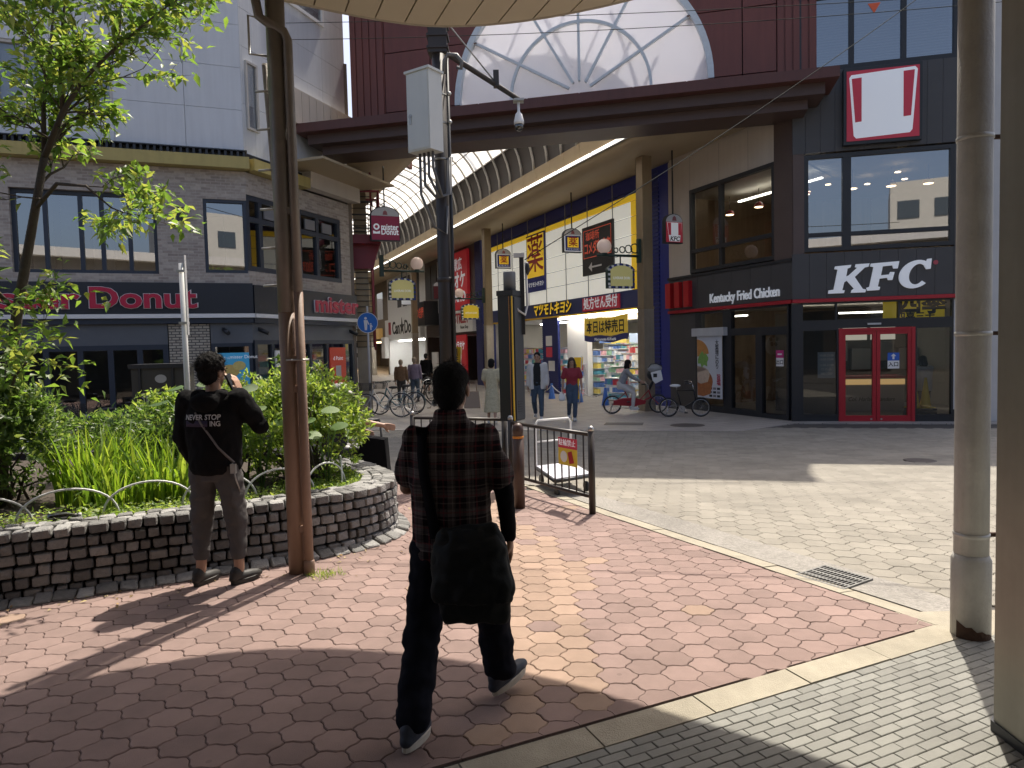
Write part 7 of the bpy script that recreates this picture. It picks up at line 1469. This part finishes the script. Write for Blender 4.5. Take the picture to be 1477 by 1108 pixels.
def hair(o, Mh, style, mat, sc=1., vox=.008, seed=1, strands=0):
    h = MB(); rr = random.Random(seed)
    if style in ('short', 'thin'):
        h.ball((0, -.022 * sc, .04 * sc), (.084 * sc, .096 * sc, .087 * sc), 16, 12); h.ball((0, -.045 * sc, -.015 * sc), (.078 * sc, .066 * sc, .085 * sc), 14, 10); h.ball((0, -.06 * sc, -.06 * sc), (.055 * sc, .04 * sc, .05 * sc), 12, 8)
    elif style == 'curly':
        h.ball((0, -.02 * sc, .05 * sc), (.088 * sc, .1 * sc, .088 * sc), 16, 12); h.ball((0, -.05 * sc, -.01 * sc), (.084 * sc, .068 * sc, .085 * sc), 14, 10)
        for i in range(430):
            a, b = rr.uniform(0, 2 * math.pi), rr.uniform(-.35, 1.5); v = Vector((math.cos(a) * math.cos(b), math.sin(a) * math.cos(b), math.sin(b)))
            if v.y > .55 and v.z < .3: continue
            p = Vector((0, -.022, .048)) * sc + Vector((v.x * .092, v.y * .103, v.z * .092)) * sc; h.ball(p, rr.uniform(.008, .0155) * sc, 6, 5)
    elif style in ('long', 'bob', 'bun'):
        h.ball((0, -.022 * sc, .04 * sc), (.088 * sc, .098 * sc, .09 * sc), 16, 12); h.ball((0, -.05 * sc, -.03 * sc), (.086 * sc, .066 * sc, .1 * sc), 14, 10)
        if style == 'long':
            for s_ in (-1, 1): limb(h, [(s_ * .07 * sc, -.02 * sc, .03 * sc), (s_ * .09 * sc, .0, -.1 * sc), (s_ * .085 * sc, .03 * sc, -.25 * sc)], [.03 * sc, .035 * sc, .022 * sc], 8)
            limb(h, [(0, -.07 * sc, -.05 * sc), (0, -.09 * sc, -.22 * sc)], [.075 * sc, .05 * sc], 10)
        if style == 'bob':
            for s_ in (-1, 1): limb(h, [(s_ * .07 * sc, -.01 * sc, .03 * sc), (s_ * .086 * sc, .0, -.1 * sc)], [.03 * sc, .032 * sc], 8)
            h.ball((0, -.06 * sc, -.09 * sc), (.08 * sc, .06 * sc, .07 * sc), 12, 8)
    if strands:
        hs_ = soft(h, .012, 1, name='scalp'); rg = np.random.default_rng(seed); cs = np.array([tuple(p.center) for p in hs_.polygons]); ns = np.array([tuple(p.normal) for p in hs_.polygons]); keep = (cs[:, 1] < .05) | (cs[:, 2] > .07); cs, ns = cs[keep], ns[keep]; k_ = rg.integers(len(cs), size=strands); C, Nn = cs[k_] + rg.normal(0, .004, (strands, 3)), ns[k_]
        if style == 'curly': D = unit(Nn * .5 + rg.normal(0, 1, (strands, 3))); Ls = rg.uniform(.015, .035, strands)
        else: dn = np.array([0, -.25, -1.0]); D = dn - Nn * (Nn @ dn)[:, None]; D = unit(D + Nn * .18 + rg.normal(0, .22, (strands, 3))); Ls = rg.uniform(.02, .045, strands)
        me = leaf_mesh('hair_strands', C - Nn * .004, D, Nn, Ls, np.full(strands, .0022), [mat]); me.transform(Mh); stuff(place('hair_strands', me, mat, o))
    me = soft(h, vox, 1 if style == 'curly' else 2, wr=.004 * sc, ws=42, seed=seed, name='hair'); me.transform(Mh); place('hair', me, mat, o)
DEF = dict(pelvis=(0, 0, .93), chest=(0, .0, 1.25), neck=(0, -.01, 1.44), head=(0, .015, 1.585), shL=(-.185, 0, 1.385), elL=(-.235, -.02, 1.11), wrL=(-.24, .06, .86), shR=(.185, 0, 1.385), elR=(.235, -.02, 1.11), wrR=(.24, .06, .86),
           hipL=(-.085, 0, .9), knL=(-.095, .02, .48), anL=(-.1, -.02, .09), hipR=(.085, 0, .9), knR=(.095, .02, .48), anR=(.1, -.02, .09))
def figure(label, loc, yaw, pose, top, bottom, shoes, hairm, hstyle, H=1.72, skin=None, vox=.016, torso=None, sleeve='long', legr=(.088, .07, .055), cuff=None, face=True, hyaw=0., htilt=0., toe=(0, 0), pitch=(0, 0), sole=None, curl=.45, coat=None, skirt=None, group=None, wr=.006, sleever=(.062, .05, .042), hnd=True, bothhands=True):
    skin = skin or M_skin; J = dict(DEF); J.update(pose); J = {k_: Vector(v) for k_, v in J.items()}; f = H / 1.72
    o = thing('person', label, 'person', (0, 0, 0), group)
    # body: one continuous skin surface
    b = MB(); Mh = head(b, J['head'], hyaw, htilt); limb(b, [J['chest'], J['neck'], J['head'] + Vector((0, -.012, -.05))], [.07, .056, .054], 12)
    for S in 'LR':
        limb(b, [J['sh' + S], J['el' + S], J['wr' + S]], [.048, .04, .028], 10); d = (J['wr' + S] - J['el' + S]).normalized(); sgn = 1 if S == 'R' else -1
        nr = J.get('nr' + S, Vector((sgn, 0, 0))); hand(b, J['wr' + S], J.get('hd' + S, d), nr, J.get('th' + S, Vector((sgn if abs(nr.x) > .5 else 1, 0, 0))).x, curl)
        limb(b, [J['hip' + S], J['kn' + S], J['an' + S] + Vector((0, 0, .02))], [.07, .05, .036], 10)
    limb(b, [J['pelvis'], J['chest']], [.1, .1], 12)
    me = soft(b, min(vox * .55, .0085), 2, name='body'); place('body', me, skin, o)
    if face: face_bits(o, Mh)
    # top
    g_ = MB(); pz, cz = J['pelvis'], J['chest']
    T = torso or [(0, 0, .86, .165, .115), (0, 0, .98, .165, .118), (0, 0, 1.1, .165, .115), (0, 0, 1.22, .18, .122), (0, -.005, 1.33, .185, .115), (0, -.01, 1.40, .15, .09), (0, -.01, 1.445, .075, .07)]
    loft(g_, T)
    for S in 'LR':
        sh, el, wr_ = J['sh' + S], J['el' + S], J['wr' + S]
        if sleeve == 'long': limb(g_, [sh.lerp(J['chest'], .15), sh, el, el.lerp(wr_, .93)], [sleever[0] * 1.1, *sleever], 12)
        elif sleeve == 'short': limb(g_, [sh.lerp(J['chest'], .15), sh, sh.lerp(el, .75)], [sleever[0] * .95, sleever[0] * .84, sleever[0] * .98], 12)
    tm = soft(g_, vox, 3, wr=wr, ws=11, seed=len(label), name='top', zstretch=.7); topo = place('top', tm, top, o)
    # bottom
    g_ = MB()
    if skirt:
        loft(g_, skirt)
    else:
        loft(g_, [(pz.x, pz.y, pz.z - .13, .15, .1), (pz.x, pz.y, pz.z - .05, .165, .115), (pz.x, pz.y, pz.z + .06, .155, .11), (pz.x, pz.y, pz.z + .1, .14, .1)])
        for S in 'LR':
            kn, an = J['kn' + S], J['an' + S]; cz_ = cuff if cuff is not None else .06
            t_ = max(0, 1 - (cz_) / max(.2, (kn - an).length)); limb(g_, [J['hip' + S], J['hip' + S].lerp(kn, .5), kn, kn.lerp(an, t_ if cuff is not None else .9)], [legr[0] * 1.08, legr[0] * .98, legr[1], legr[2]], 12)
    place('trousers' if not skirt else 'skirt', soft(g_, vox, 3, wr=wr * 1.1, ws=8, seed=len(label) + 3, name='bottom', zstretch=1.5), bottom, o)
    for i, S in enumerate('LR'): shoe(o, J['an' + S] + Vector((0, 0, 0)), toe[i], shoes, sole or shoes, pitch=pitch[i])
    hair(o, Mh, hstyle, hairm, vox=max(.006, vox * .5), seed=len(label), strands=4500 if vox < .013 else 0)
    o.location = loc; o.rotation_euler = (0, 0, yaw); o.scale = (f, f, f)
    return o, J, Mh, topo
# ---- plaid cloth
def plaid(name):
    m, t, b = nt(name); N = t.nodes; L = t.links; tc = N.new('ShaderNodeTexCoord'); sp = N.new('ShaderNodeSeparateXYZ'); L.new(tc.outputs['Object'], sp.inputs[0])
    def stripe(src, freq, w, ph):
        a = N.new('ShaderNodeMath'); a.operation = 'MULTIPLY_ADD'; L.new(src, a.inputs[0]); a.inputs[1].default_value = freq; a.inputs[2].default_value = ph
        f = N.new('ShaderNodeMath'); f.operation = 'FRACT'; L.new(a.outputs[0], f.inputs[0]); c = N.new('ShaderNodeMath'); c.operation = 'LESS_THAN'; L.new(f.outputs[0], c.inputs[0]); c.inputs[1].default_value = w; return c.outputs[0]
    x, z = sp.outputs[0], sp.outputs[2]; cur = None
    def mix(fac_list, colr, amt):
        nonlocal cur
        mx = N.new('ShaderNodeMix'); mx.data_type = 'RGBA'; s = None
        for f_ in fac_list:
            if s is None: s = f_
            else: a = N.new('ShaderNodeMath'); a.operation = 'ADD'; L.new(s, a.inputs[0]); L.new(f_, a.inputs[1]); s = a.outputs[0]
        a = N.new('ShaderNodeMath'); a.operation = 'MULTIPLY'; L.new(s, a.inputs[0]); a.inputs[1].default_value = amt; L.new(a.outputs[0], mx.inputs[0])
        if cur is None: mx.inputs[6].default_value = (.014, .009, .011, 1)
        else: L.new(cur, mx.inputs[6])
        mx.inputs[7].default_value = (*colr, 1); cur = mx.outputs[2]
    mix([stripe(x, 12, .45, 0), stripe(z, 12, .45, 0)], (.115, .095, .09), .5); mix([stripe(x, 13.5, .1, .3), stripe(z, 13.5, .1, .3)], (.13, .03, .034), .5); mix([stripe(x, 13.5, .07, .72), stripe(z, 13.5, .07, .72)], (.24, .21, .19), .3); mix([stripe(x, 27, .08, .1), stripe(z, 27, .08, .1)], (.01, .008, .01), .5)
    L.new(cur, b.inputs['Base Color']); b.inputs['Roughness'].default_value = .95; b.inputs['Specular IOR Level'].default_value = .12; return m
M_navyt = pm('navy_trousers', (.010, .011, .017), .95, var=.2, vs=8, spec=.12); M_blackc = pm('black_cloth', (.008, .008, .010), .95, var=.2, vs=10, spec=.12); M_cream = pm('cream_sole', (.55, .52, .44), .6)
# ---- the man walking away in the plaid shirt
J1 = dict(pelvis=(0, 0, .9), chest=(.0, .0, 1.22), neck=(.0, .0, 1.42), head=(.012, .03, 1.575), shL=(-.172, 0, 1.35), elL=(-.225, .06, 1.1), wrL=(-.16, .27, 1.06), shR=(.172, -.01, 1.35), elR=(.25, -.03, 1.09), wrR=(.262, .05, .86),
          hipL=(-.09, 0, .88), knL=(-.14, -.08, .47), anL=(-.17, -.26, .085), hipR=(.09, 0, .88), knR=(.16, .17, .5), anR=(.185, .2, .115))
om, J, Mh, topo = figure('man in a plaid shirt walking away with a dark shoulder bag', (-.285, 3.2, 0), R(-4), J1, plaid('plaid_shirt'), M_navyt, pm('navy_shoe', (.03, .04, .06), .6), M_hairg, 'thin', H=1.66, skin=M_skin2, vox=.012,
    torso=[(-.01, 0, .74, .185, .13), (-.01, 0, .86, .185, .135), (0, 0, .98, .185, .135), (0, 0, 1.12, .19, .135), (0, 0, 1.24, .195, .13), (0, 0, 1.32, .185, .118), (0, 0, 1.38, .135, .1), (0, 0, 1.415, .09, .085), (0, .0, 1.45, .075, .075)], sleeve='short', sleever=(.07, .06, .05), legr=(.098, .085, .08), cuff=.04, hyaw=R(-12), toe=(R(-12), R(-38)), pitch=(R(-4), R(14)), sole=M_cream, wr=.013, face=True)
g_ = MB(); limb(g_, [J['shR'].lerp(J['elR'], .6), J['elR'], J['wrR'].lerp(J['elR'], .02)], [.052, .047, .036], 12); place('arm_cover', soft(g_, .01, 2, wr=.003, ws=20, name='arm_cover'), M_blackc, om)
g_ = MB(); loft(g_, [(0, .0, 1.42, .08, .08), (0, .002, 1.45, .078, .078), (0, .004, 1.475, .07, .07), (0, .004, 1.478, .06, .06)]); place('collar', soft(g_, .008, 1, name='collar'), MATS.get('plaid_shirt') or topo.data.materials[0], om)
bvh = BVHTree.FromPolygons([v.co for v in topo.data.vertices], [tuple(p.vertices) for p in topo.data.polygons])
def drape(pts, w, off, name, mat, parent, bvh, thick=.006, front=False):
    """flat strap laid on a garment: centre line given as (x, z), pressed on from behind"""
    V = []; sg_ = 1 if front else -1
    for i, (x, z) in enumerate(pts):
        j0, j1 = pts[max(i - 1, 0)], pts[min(i + 1, len(pts) - 1)]; d = Vector((j1[0] - j0[0], j1[1] - j0[1])).normalized(); nx = Vector((-d.y, d.x)) * (w / 2); ys = []
        for s_ in (-1, 1):
            X, Z = x + nx.x * s_, z + nx.y * s_; h = bvh.ray_cast(Vector((X, sg_ * 2, Z)), Vector((0, -sg_, 0))); y = h[0].y if h[0] is not None else (V[-2].y if len(V) > 1 else sg_ * .1); ys.append((X, y + sg_ * off, Z))
        V += [Vector(q) for q in ys]
    k = len(V); V2 = [v + Vector((0, sg_ * thick, 0)) for v in V]
    mb = MB().add(V + V2, [(k + 2 * i, k + 2 * i + 1, k + 2 * i + 3, k + 2 * i + 2) for i in range(len(pts) - 1)] + [(2 * i, k + 2 * i, k + 2 * i + 2, 2 * i + 2) for i in range(len(pts) - 1)] + [(2 * i + 1, 2 * i + 3, k + 2 * i + 3, k + 2 * i + 1) for i in range(len(pts) - 1)], True)
    return place(name, mb.mesh(name, []), mat, parent)
# bag with strap: held by the man, a thing of its own
bg_ = thing('shoulder_bag', 'large dark shoulder bag hanging behind the plaid man\'s hip', 'bag', (0, 0, 0)); M_bag = pm('bag_dark', (.008, .010, .0095), .7, var=.3, vs=9, bump=.3, bs=40, spec=.25)
g_ = MB(); loft(g_, [(0.130, -.235, .555, .13, .035), (0.130, -.24, .60, .165, .06), (0.125, -.235, .72, .178, .07), (0.115, -.22, .84, .17, .065), (0.105, -.2, .93, .145, .05), (0.100, -.19, .97, .12, .03)], 24); place('sack', soft(g_, .011, 3, wr=.022, ws=6, seed=4, name='sack'), M_bag, bg_)
g_ = MB(); loft(g_, [(0.120, -.25, .66, .17, .06), (0.115, -.245, .76, .178, .07), (0.110, -.225, .88, .165, .062), (0.102, -.195, .965, .125, .035)], 24); place('flap', soft(g_, .011, 2, wr=.016, ws=9, seed=9, name='flap'), M_bag, bg_)
drape([(-.115, 1.405), (-.118, 1.36), (-.115, 1.28), (-.105, 1.18), (-.09, 1.08), (-.07, .98), (-.06, .9)], .05, .007, 'strap', M_blackc, bg_, bvh, .006); bg_.location = om.location; bg_.rotation_euler = om.rotation_euler; bg_.scale = om.scale
# ---- the young man on the phone
J2 = dict(pelvis=(0, 0, .92), chest=(0, 0, 1.24), neck=(.01, .0, 1.435), head=(.005, .02, 1.585), shL=(-.2, 0, 1.375), elL=(-.255, .0, 1.1), wrL=(-.2, .1, .88), shR=(.2, .01, 1.38), elR=(.315, .09, 1.175), wrR=(.155, .12, 1.43), hdR=(-.35, .0, .9), nrR=(.75, -.1, .3), thR=(-1, 0, 0), hipL=(-.09, 0, .89), knL=(-.125, .0, .48), anL=(-.13, -.04, .085), hipR=(.09, 0, .89), knR=(.135, .02, .48), anR=(.15, .0, .085))
M_hood = pm('black_hoodie', (.009, .009, .010), .95, var=.25, vs=14, spec=.12, bump=.3, bs=90); M_gtr = pm('grey_brown_trousers', (.10, .095, .094), .95, var=.15, vs=12, spec=.12, bump=.3, bs=80)
oy, J, Mh, topo = figure('young man in a black hoodie on the phone beside the planter', (-2.2, 5.2, 0), R(-6), J2, M_hood, M_gtr, pm('dark_shoe', (.025, .024, .022), .6), M_hairb, 'curly', H=1.70, vox=.012,
    torso=[(0, 0, .83, .165, .12), (0, 0, .87, .185, .135), (0, 0, .98, .195, .14), (0, 0, 1.12, .2, .14), (0, 0, 1.24, .205, .135), (0, 0, 1.33, .2, .12), (0, -.01, 1.39, .15, .11), (0, -.015, 1.43, .1, .1), (0, -.015, 1.45, .08, .085)], sleeve='long', sleever=(.082, .068, .052), legr=(.098, .08, .056), cuff=.16, hyaw=R(-22), toe=(R(-14), R(-28)), wr=.012)
g_ = MB(); g_.tube([Vector((.1 * math.cos(R(a)), -.03 + .085 * math.sin(R(a)), 1.425 - (.05 if 200 < a < 340 else 0))) for a in range(0, 360, 20)], .038, 8, closed=True); g_.ball((0, -.12, 1.37), (.11, .05, .075), 12, 8); place('hood', soft(g_, .012, 3, wr=.006, ws=14, name='hood'), M_hood, oy)
for S in 'LR': g_ = MB(); c = J['an' + S].lerp(J['kn' + S], .36); limb(g_, [c, c + (J['kn' + S] - J['an' + S]).normalized() * .05], [.06, .06], 12); place('cuff', soft(g_, .01, 1, name='cuff'), M_gtr, oy)
bvh = BVHTree.FromPolygons([v.co for v in topo.data.vertices], [tuple(p.vertices) for p in topo.data.polygons])
for body, x, z, w_ in (('NEVER STOP', -.015, 1.262, .275), ('ING', .085, 1.215, .075)):
    me = text_mesh(body, .058, .0, .0012).copy(); xs = [v.co.x for v in me.vertices]; sx = w_ / (max(xs) - min(xs))
    for v in me.vertices:
        X, Z = x + v.co.x * sx, z + v.co.y * (.9); h = bvh.ray_cast(Vector((X, -2, Z)), Vector((0, 1, 0))); v.co = Vector((X, (h[0].y if h[0] is not None else -.13) - .006, Z))
    place('print', me, pm('print_white', (.6, .6, .6), .7), oy)
drape([(-.15, 1.216), (-.05, 1.216), (.03, 1.216)], .045, .004, 'faded_print', pm('print_violet', (.035, .025, .06), .8), oy, bvh, .001)
st = thing('phone_strap', 'thin grey strap slung across the black hoodie', 'strap', (0, 0, 0)); drape([(-.07, 1.3), (-.02, 1.22), (.04, 1.13), (.1, 1.04), (.15, .97), (.175, .92)], .014, .003, 'strap', pm('strap_grey', (.16, .15, .15), .7), st, bvh, .004); st.location = oy.location; st.rotation_euler = oy.rotation_euler; st.scale = oy.scale
g_ = MB(); g_.tube([(.175, -.08, .92), (.19, -.07, .8), (.2, -.03, .7)], .006, 6); g_.box((.185, -.09, .88), (.04, .02, .07)); place('charm', g_.mesh('charm', []), M_steel, st)
ph = thing('phone', 'dark phone held to the young man\'s right ear', 'phone', (0, 0, 0)); g_ = MB().box((.115, .075, 1.5), (.012, .072, .145), rot=Matrix.Rotation(R(-18), 3, 'Y') @ Matrix.Rotation(R(14), 3, 'X')); place('case', g_.mesh('case', []), M_dfr, ph); g_ = MB().box((.105, .075, 1.5), (.004, .064, .135), rot=Matrix.Rotation(R(-18), 3, 'Y') @ Matrix.Rotation(R(14), 3, 'X')); place('screen', g_.mesh('screen', []), M_ink, ph); ph.location = oy.location; ph.rotation_euler = oy.rotation_euler; ph.scale = oy.scale
# ---- people in and before the arcade
M_jean = pm('blue_jeans', (.055, .085, .13), .85, var=.25, vs=10); M_wshoe = pm('white_shoe', (.65, .65, .64), .6)
walkL = dict(hipL=(-.085, 0, .9), knL=(-.1, .12, .5), anL=(-.1, .12, .09), knR=(.1, .02, .48), anR=(.1, -.22, .14))
ow, J, Mh, topo = figure('man in a white cardigan and jeans walking towards the street', (.66, 18.2, -.19), R(170), dict(walkL, elL=(-.24, .02, 1.12), wrL=(-.25, .1, .88)), pm('black_tee', (.012, .012, .013), .85), M_jean, M_wshoe, M_hairb, 'short', H=1.75, vox=.018, htilt=R(-6), sole=M_white)
g_ = MB(); loft(g_, [(-.14, .02, .78, .075, .13), (-.14, 0, 1.0, .07, .135), (-.135, 0, 1.25, .07, .135), (-.11, -.01, 1.41, .07, .1)]); loft(g_, [(.14, .02, .78, .075, .13), (.14, 0, 1.0, .07, .135), (.135, 0, 1.25, .07, .135), (.11, -.01, 1.41, .07, .1)]); loft(g_, [(0, -.09, .78, .18, .05), (0, -.09, 1.1, .18, .05), (0, -.08, 1.4, .15, .04)])
for S in 'LR': limb(g_, [J['sh' + S], J['el' + S], J['el' + S].lerp(J['wr' + S], .9)], [.075, .062, .055], 10)
place('cardigan', soft(g_, .02, 3, wr=.008, ws=9, name='cardigan'), pm('white_knit', (.62, .61, .58), .9, var=.08), ow)
figure('woman in a red short sleeved top and jeans carrying a small white bag', (1.5, 17.75, -.19), R(183), dict(hipL=(-.085, 0, .9), knL=(-.06, .12, .5), anL=(-.05, .1, .09), knR=(.08, .04, .5), anR=(.07, -.2, .14), elR=(.24, -.01, 1.12), wrR=(.26, .05, .88), elL=(-.24, .02, 1.12), wrL=(-.25, .1, .9)), pm('red_top', (.27, .025, .04), .8, var=.1), M_jean, M_wshoe, M_hairbr, 'long', H=1.6, vox=.017, sleeve='short', torso=[(0, 0, .92, .15, .105), (0, 0, .97, .155, .11), (0, 0, 1.08, .15, .11), (0, .02, 1.2, .165, .13), (0, .01, 1.29, .17, .125), (0, -.0, 1.38, .15, .09), (0, -.01, 1.43, .07, .065)], htilt=R(-14), sleever=(.075, .06, .05))
bgp = Vector((1.24, 17.7, .42)); o = thing('white_bag', 'small white drawstring bag in the red topped woman\'s hand', 'bag', bgp); g_ = MB(); loft(g_, [(0, 0, -.1, .07, .05), (0, 0, -.05, .09, .07), (0, 0, .05, .08, .06), (0, 0, .12, .03, .03)]); me = soft(g_, .015, 2, name='sack'); ob = place('sack', me, M_white, o); MB().tube([bgp + Vector((0, 0, .1)), bgp + Vector((0, 0, .22))], .008, 5).build('string', M_white, o)
figure('woman in a pale floral dress with a dark shoulder strap beside the black cabinet', (-.5, 17.6, -.19), R(-10), dict(elL=(-.22, .05, 1.12), wrL=(-.2, .2, .95), knR=(.09, -.05, .48), anR=(.1, -.2, .12)), pm('floral_cloth', (.50, .45, .30), .85, var=.45, vs=28), pm('floral_cloth', (.5, .45, .3)), M_wshoe, M_hairb, 'bun', H=1.62, vox=.018, sleeve='short', skirt=[(0, 0, .3, .23, .2), (0, 0, .55, .21, .18), (0, 0, .8, .18, .15), (0, 0, .98, .15, .11)], sleever=(.085, .07, .05), face=False)
o = thing('tote_bag', 'plain brown tote bag hanging left of the floral dress', 'bag', (-.95, 17.6, .4)); MB().prism(Fr((-1.0, 17.6), 90, .2), [(-.2, 0), (.2, 0), (.17, .42), (-.17, .42)], -.06, .06).build('sack', pm('tote_brown', (.3, .23, .17), .85), o); MB().tube([(-1.1, 17.6, .62), (-1.05, 17.6, .85), (-.9, 17.6, .85), (-.88, 17.6, .62)], .012, 5).build('handles', pm('tote_brown', (.3, .23, .17)), o)
Pg = AP(9.5, 6.0, -.19)
def far(label, x, Y, **k_): 
    figure(label, (x, Y, -.19), k_.pop('yaw', 0.), k_.pop('pose', {}), k_.pop('top'), k_.pop('bottom'), M_dfr, k_.pop('hairm', M_hairb), k_.pop('hs', 'short'), vox=.022, face=False, **k_)
far('person in a lilac jacket with a crossbody strap walking away', -3.45, 25.2, top=pm('lilac_jacket', (.2, .17, .25), .85), bottom=M_jean, hairm=M_hairw, H=1.62, pose=dict(knR=(.1, .12, .5), anR=(.1, .1, .1), anL=(-.1, -.2, .14)))
far('person in a long black coat walking away down the arcade', -3.55, 29.5, top=M_blackc, bottom=M_blackc, H=1.72, skirt=[(0, 0, .4, .2, .16), (0, 0, .7, .19, .15), (0, 0, .95, .16, .12)])
far('person in a brown patterned top beside the lilac jacket', -3.9, 25.0, top=pm('brown_pattern', (.16, .1, .06), .85, var=.4, vs=20), bottom=M_dfr, hairm=M_hairw, H=1.55)
far('person in beige between the shop front and the ladder tower', -6.4, 27.5, top=pm('beige_coat', (.35, .28, .22), .85), bottom=M_dfr, hairm=M_hairbr, hs='bob', H=1.58, yaw=R(180))
# rider on the red bicycle
figure('rider in a grey jacket and white trousers sitting on the red bicycle', (2.98, 19.32, -.22), R(-92), dict(pelvis=(0, -.02, .86), chest=(0, .12, 1.15), neck=(0, .17, 1.32), head=(0, .21, 1.46), shL=(-.18, .14, 1.27), shR=(.18, .14, 1.27), elL=(-.22, .3, 1.08), wrL=(-.24, .5, .98), elR=(.22, .3, 1.08), wrR=(.24, .5, .98), hipL=(-.09, 0, .84), hipR=(.09, 0, .84), knL=(-.11, .36, .72), anL=(-.12, .3, .32), knR=(.11, .34, .62), anR=(.12, .3, .22)), pm('grey_jacket', (.27, .28, .30), .8), pm('white_trousers', (.6, .58, .55), .85), M_wshoe, M_hairb, 'bob', H=1.62, vox=.018, torso=[(0, -.02, .82, .16, .12), (0, .02, .95, .16, .12), (0, .08, 1.1, .17, .125), (0, .13, 1.22, .17, .115), (0, .16, 1.29, .12, .09), (0, .17, 1.33, .07, .065)], htilt=R(-10))
# customer inside the corner shop
figure('customer in a white hoodie with dark hair behind the right glass pane', FK.P(3.0, -.95, -.185), R(14), dict(head=(0, .05, 1.57), elL=(-.22, .08, 1.12), wrL=(-.14, .25, 1.1), elR=(.22, .08, 1.12), wrR=(.14, .25, 1.1)), pm('white_hoodie', (.55, .56, .57), .9), M_dfr, M_wshoe, M_hairb, 'bob', H=1.66, vox=.018, face=False, sleever=(.085, .07, .055), htilt=R(-12), torso=[(0, 0, .84, .19, .14), (0, 0, 1.0, .2, .15), (0, 0, 1.2, .205, .15), (0, 0, 1.33, .2, .13), (0, -.03, 1.4, .15, .11), (0, -.02, 1.44, .09, .09)])
# seated person behind the planter with a cap, hand on a shopping cart
os_, J, Mh, topo = figure('seated person in a pale cap behind the bush reaching out to a cart handle', (-2.18, 8.62, -.02), R(-60), dict(pelvis=(0, 0, .52), chest=(0, .05, .86), neck=(0, .08, 1.05), head=(0, .12, 1.19), shL=(-.18, .06, 1.0), shR=(.18, .06, 1.0), elL=(-.24, .2, .78), wrL=(-.16, .4, .7), elR=(.26, .28, .86), wrR=(.3, .52, .80), hipL=(-.09, .02, .5), hipR=(.09, .02, .5), knL=(-.12, .42, .48), anL=(-.12, .45, .09), knR=(.12, .42, .48), anR=(.12, .45, .09)), pm('dark_jacket', (.03, .03, .04), .85), M_dfr, M_dfr, M_hairw, 'short', H=1.72, vox=.015, face=True, sleeve='short', torso=[(0, 0, .46, .17, .13), (0, .01, .6, .17, .13), (0, .04, .8, .18, .125), (0, .06, .95, .18, .115), (0, .08, 1.02, .13, .09), (0, .08, 1.06, .07, .065)])
me = MB().lathe((0, -.02, .03), [(.1, 0), (.098, .05), (.07, .1), (0, .115)], 18).lathe((0, 0, .03), [(.15, -.03), (.098, .012)], 18).mesh('cap', []); me.transform(Mh); cpo = thing('cap', 'pale grey sun hat worn by the seated person', 'hat', (0, 0, 0)); place('crown', me, pm('cap_grey', (.4, .39, .37), .85), cpo); cpo.location = os_.location; cpo.rotation_euler = os_.rotation_euler
ct = thing('shopping_cart', 'black folding shopping cart beside the round end of the planter', 'cart', (-1.72, 8.7, 0))
for s_ in (-.14, .14): MB().tube([(-1.72 + s_, 8.7, .05), (-1.78 + s_, 8.72, .84)], .014, 8).build('frame_tube', M_dfr, ct); MB().lathe((-1.72 + s_, 8.66, .06), [(.06, -.015), (.06, .015)], 14, axis=(1, 0, 0)).build('wheel', M_dfr, ct)
MB().tube([(-1.92, 8.72, .84), (-1.64, 8.72, .84)], .018, 8).build('handle', M_dfr, ct); MB().prism(Fr((-1.72, 8.6), 90, 0), [(-.16, .12), (.2, .12), (.17, .62), (-.13, .66)], -.14, .1).build('bag', M_blackc, ct)
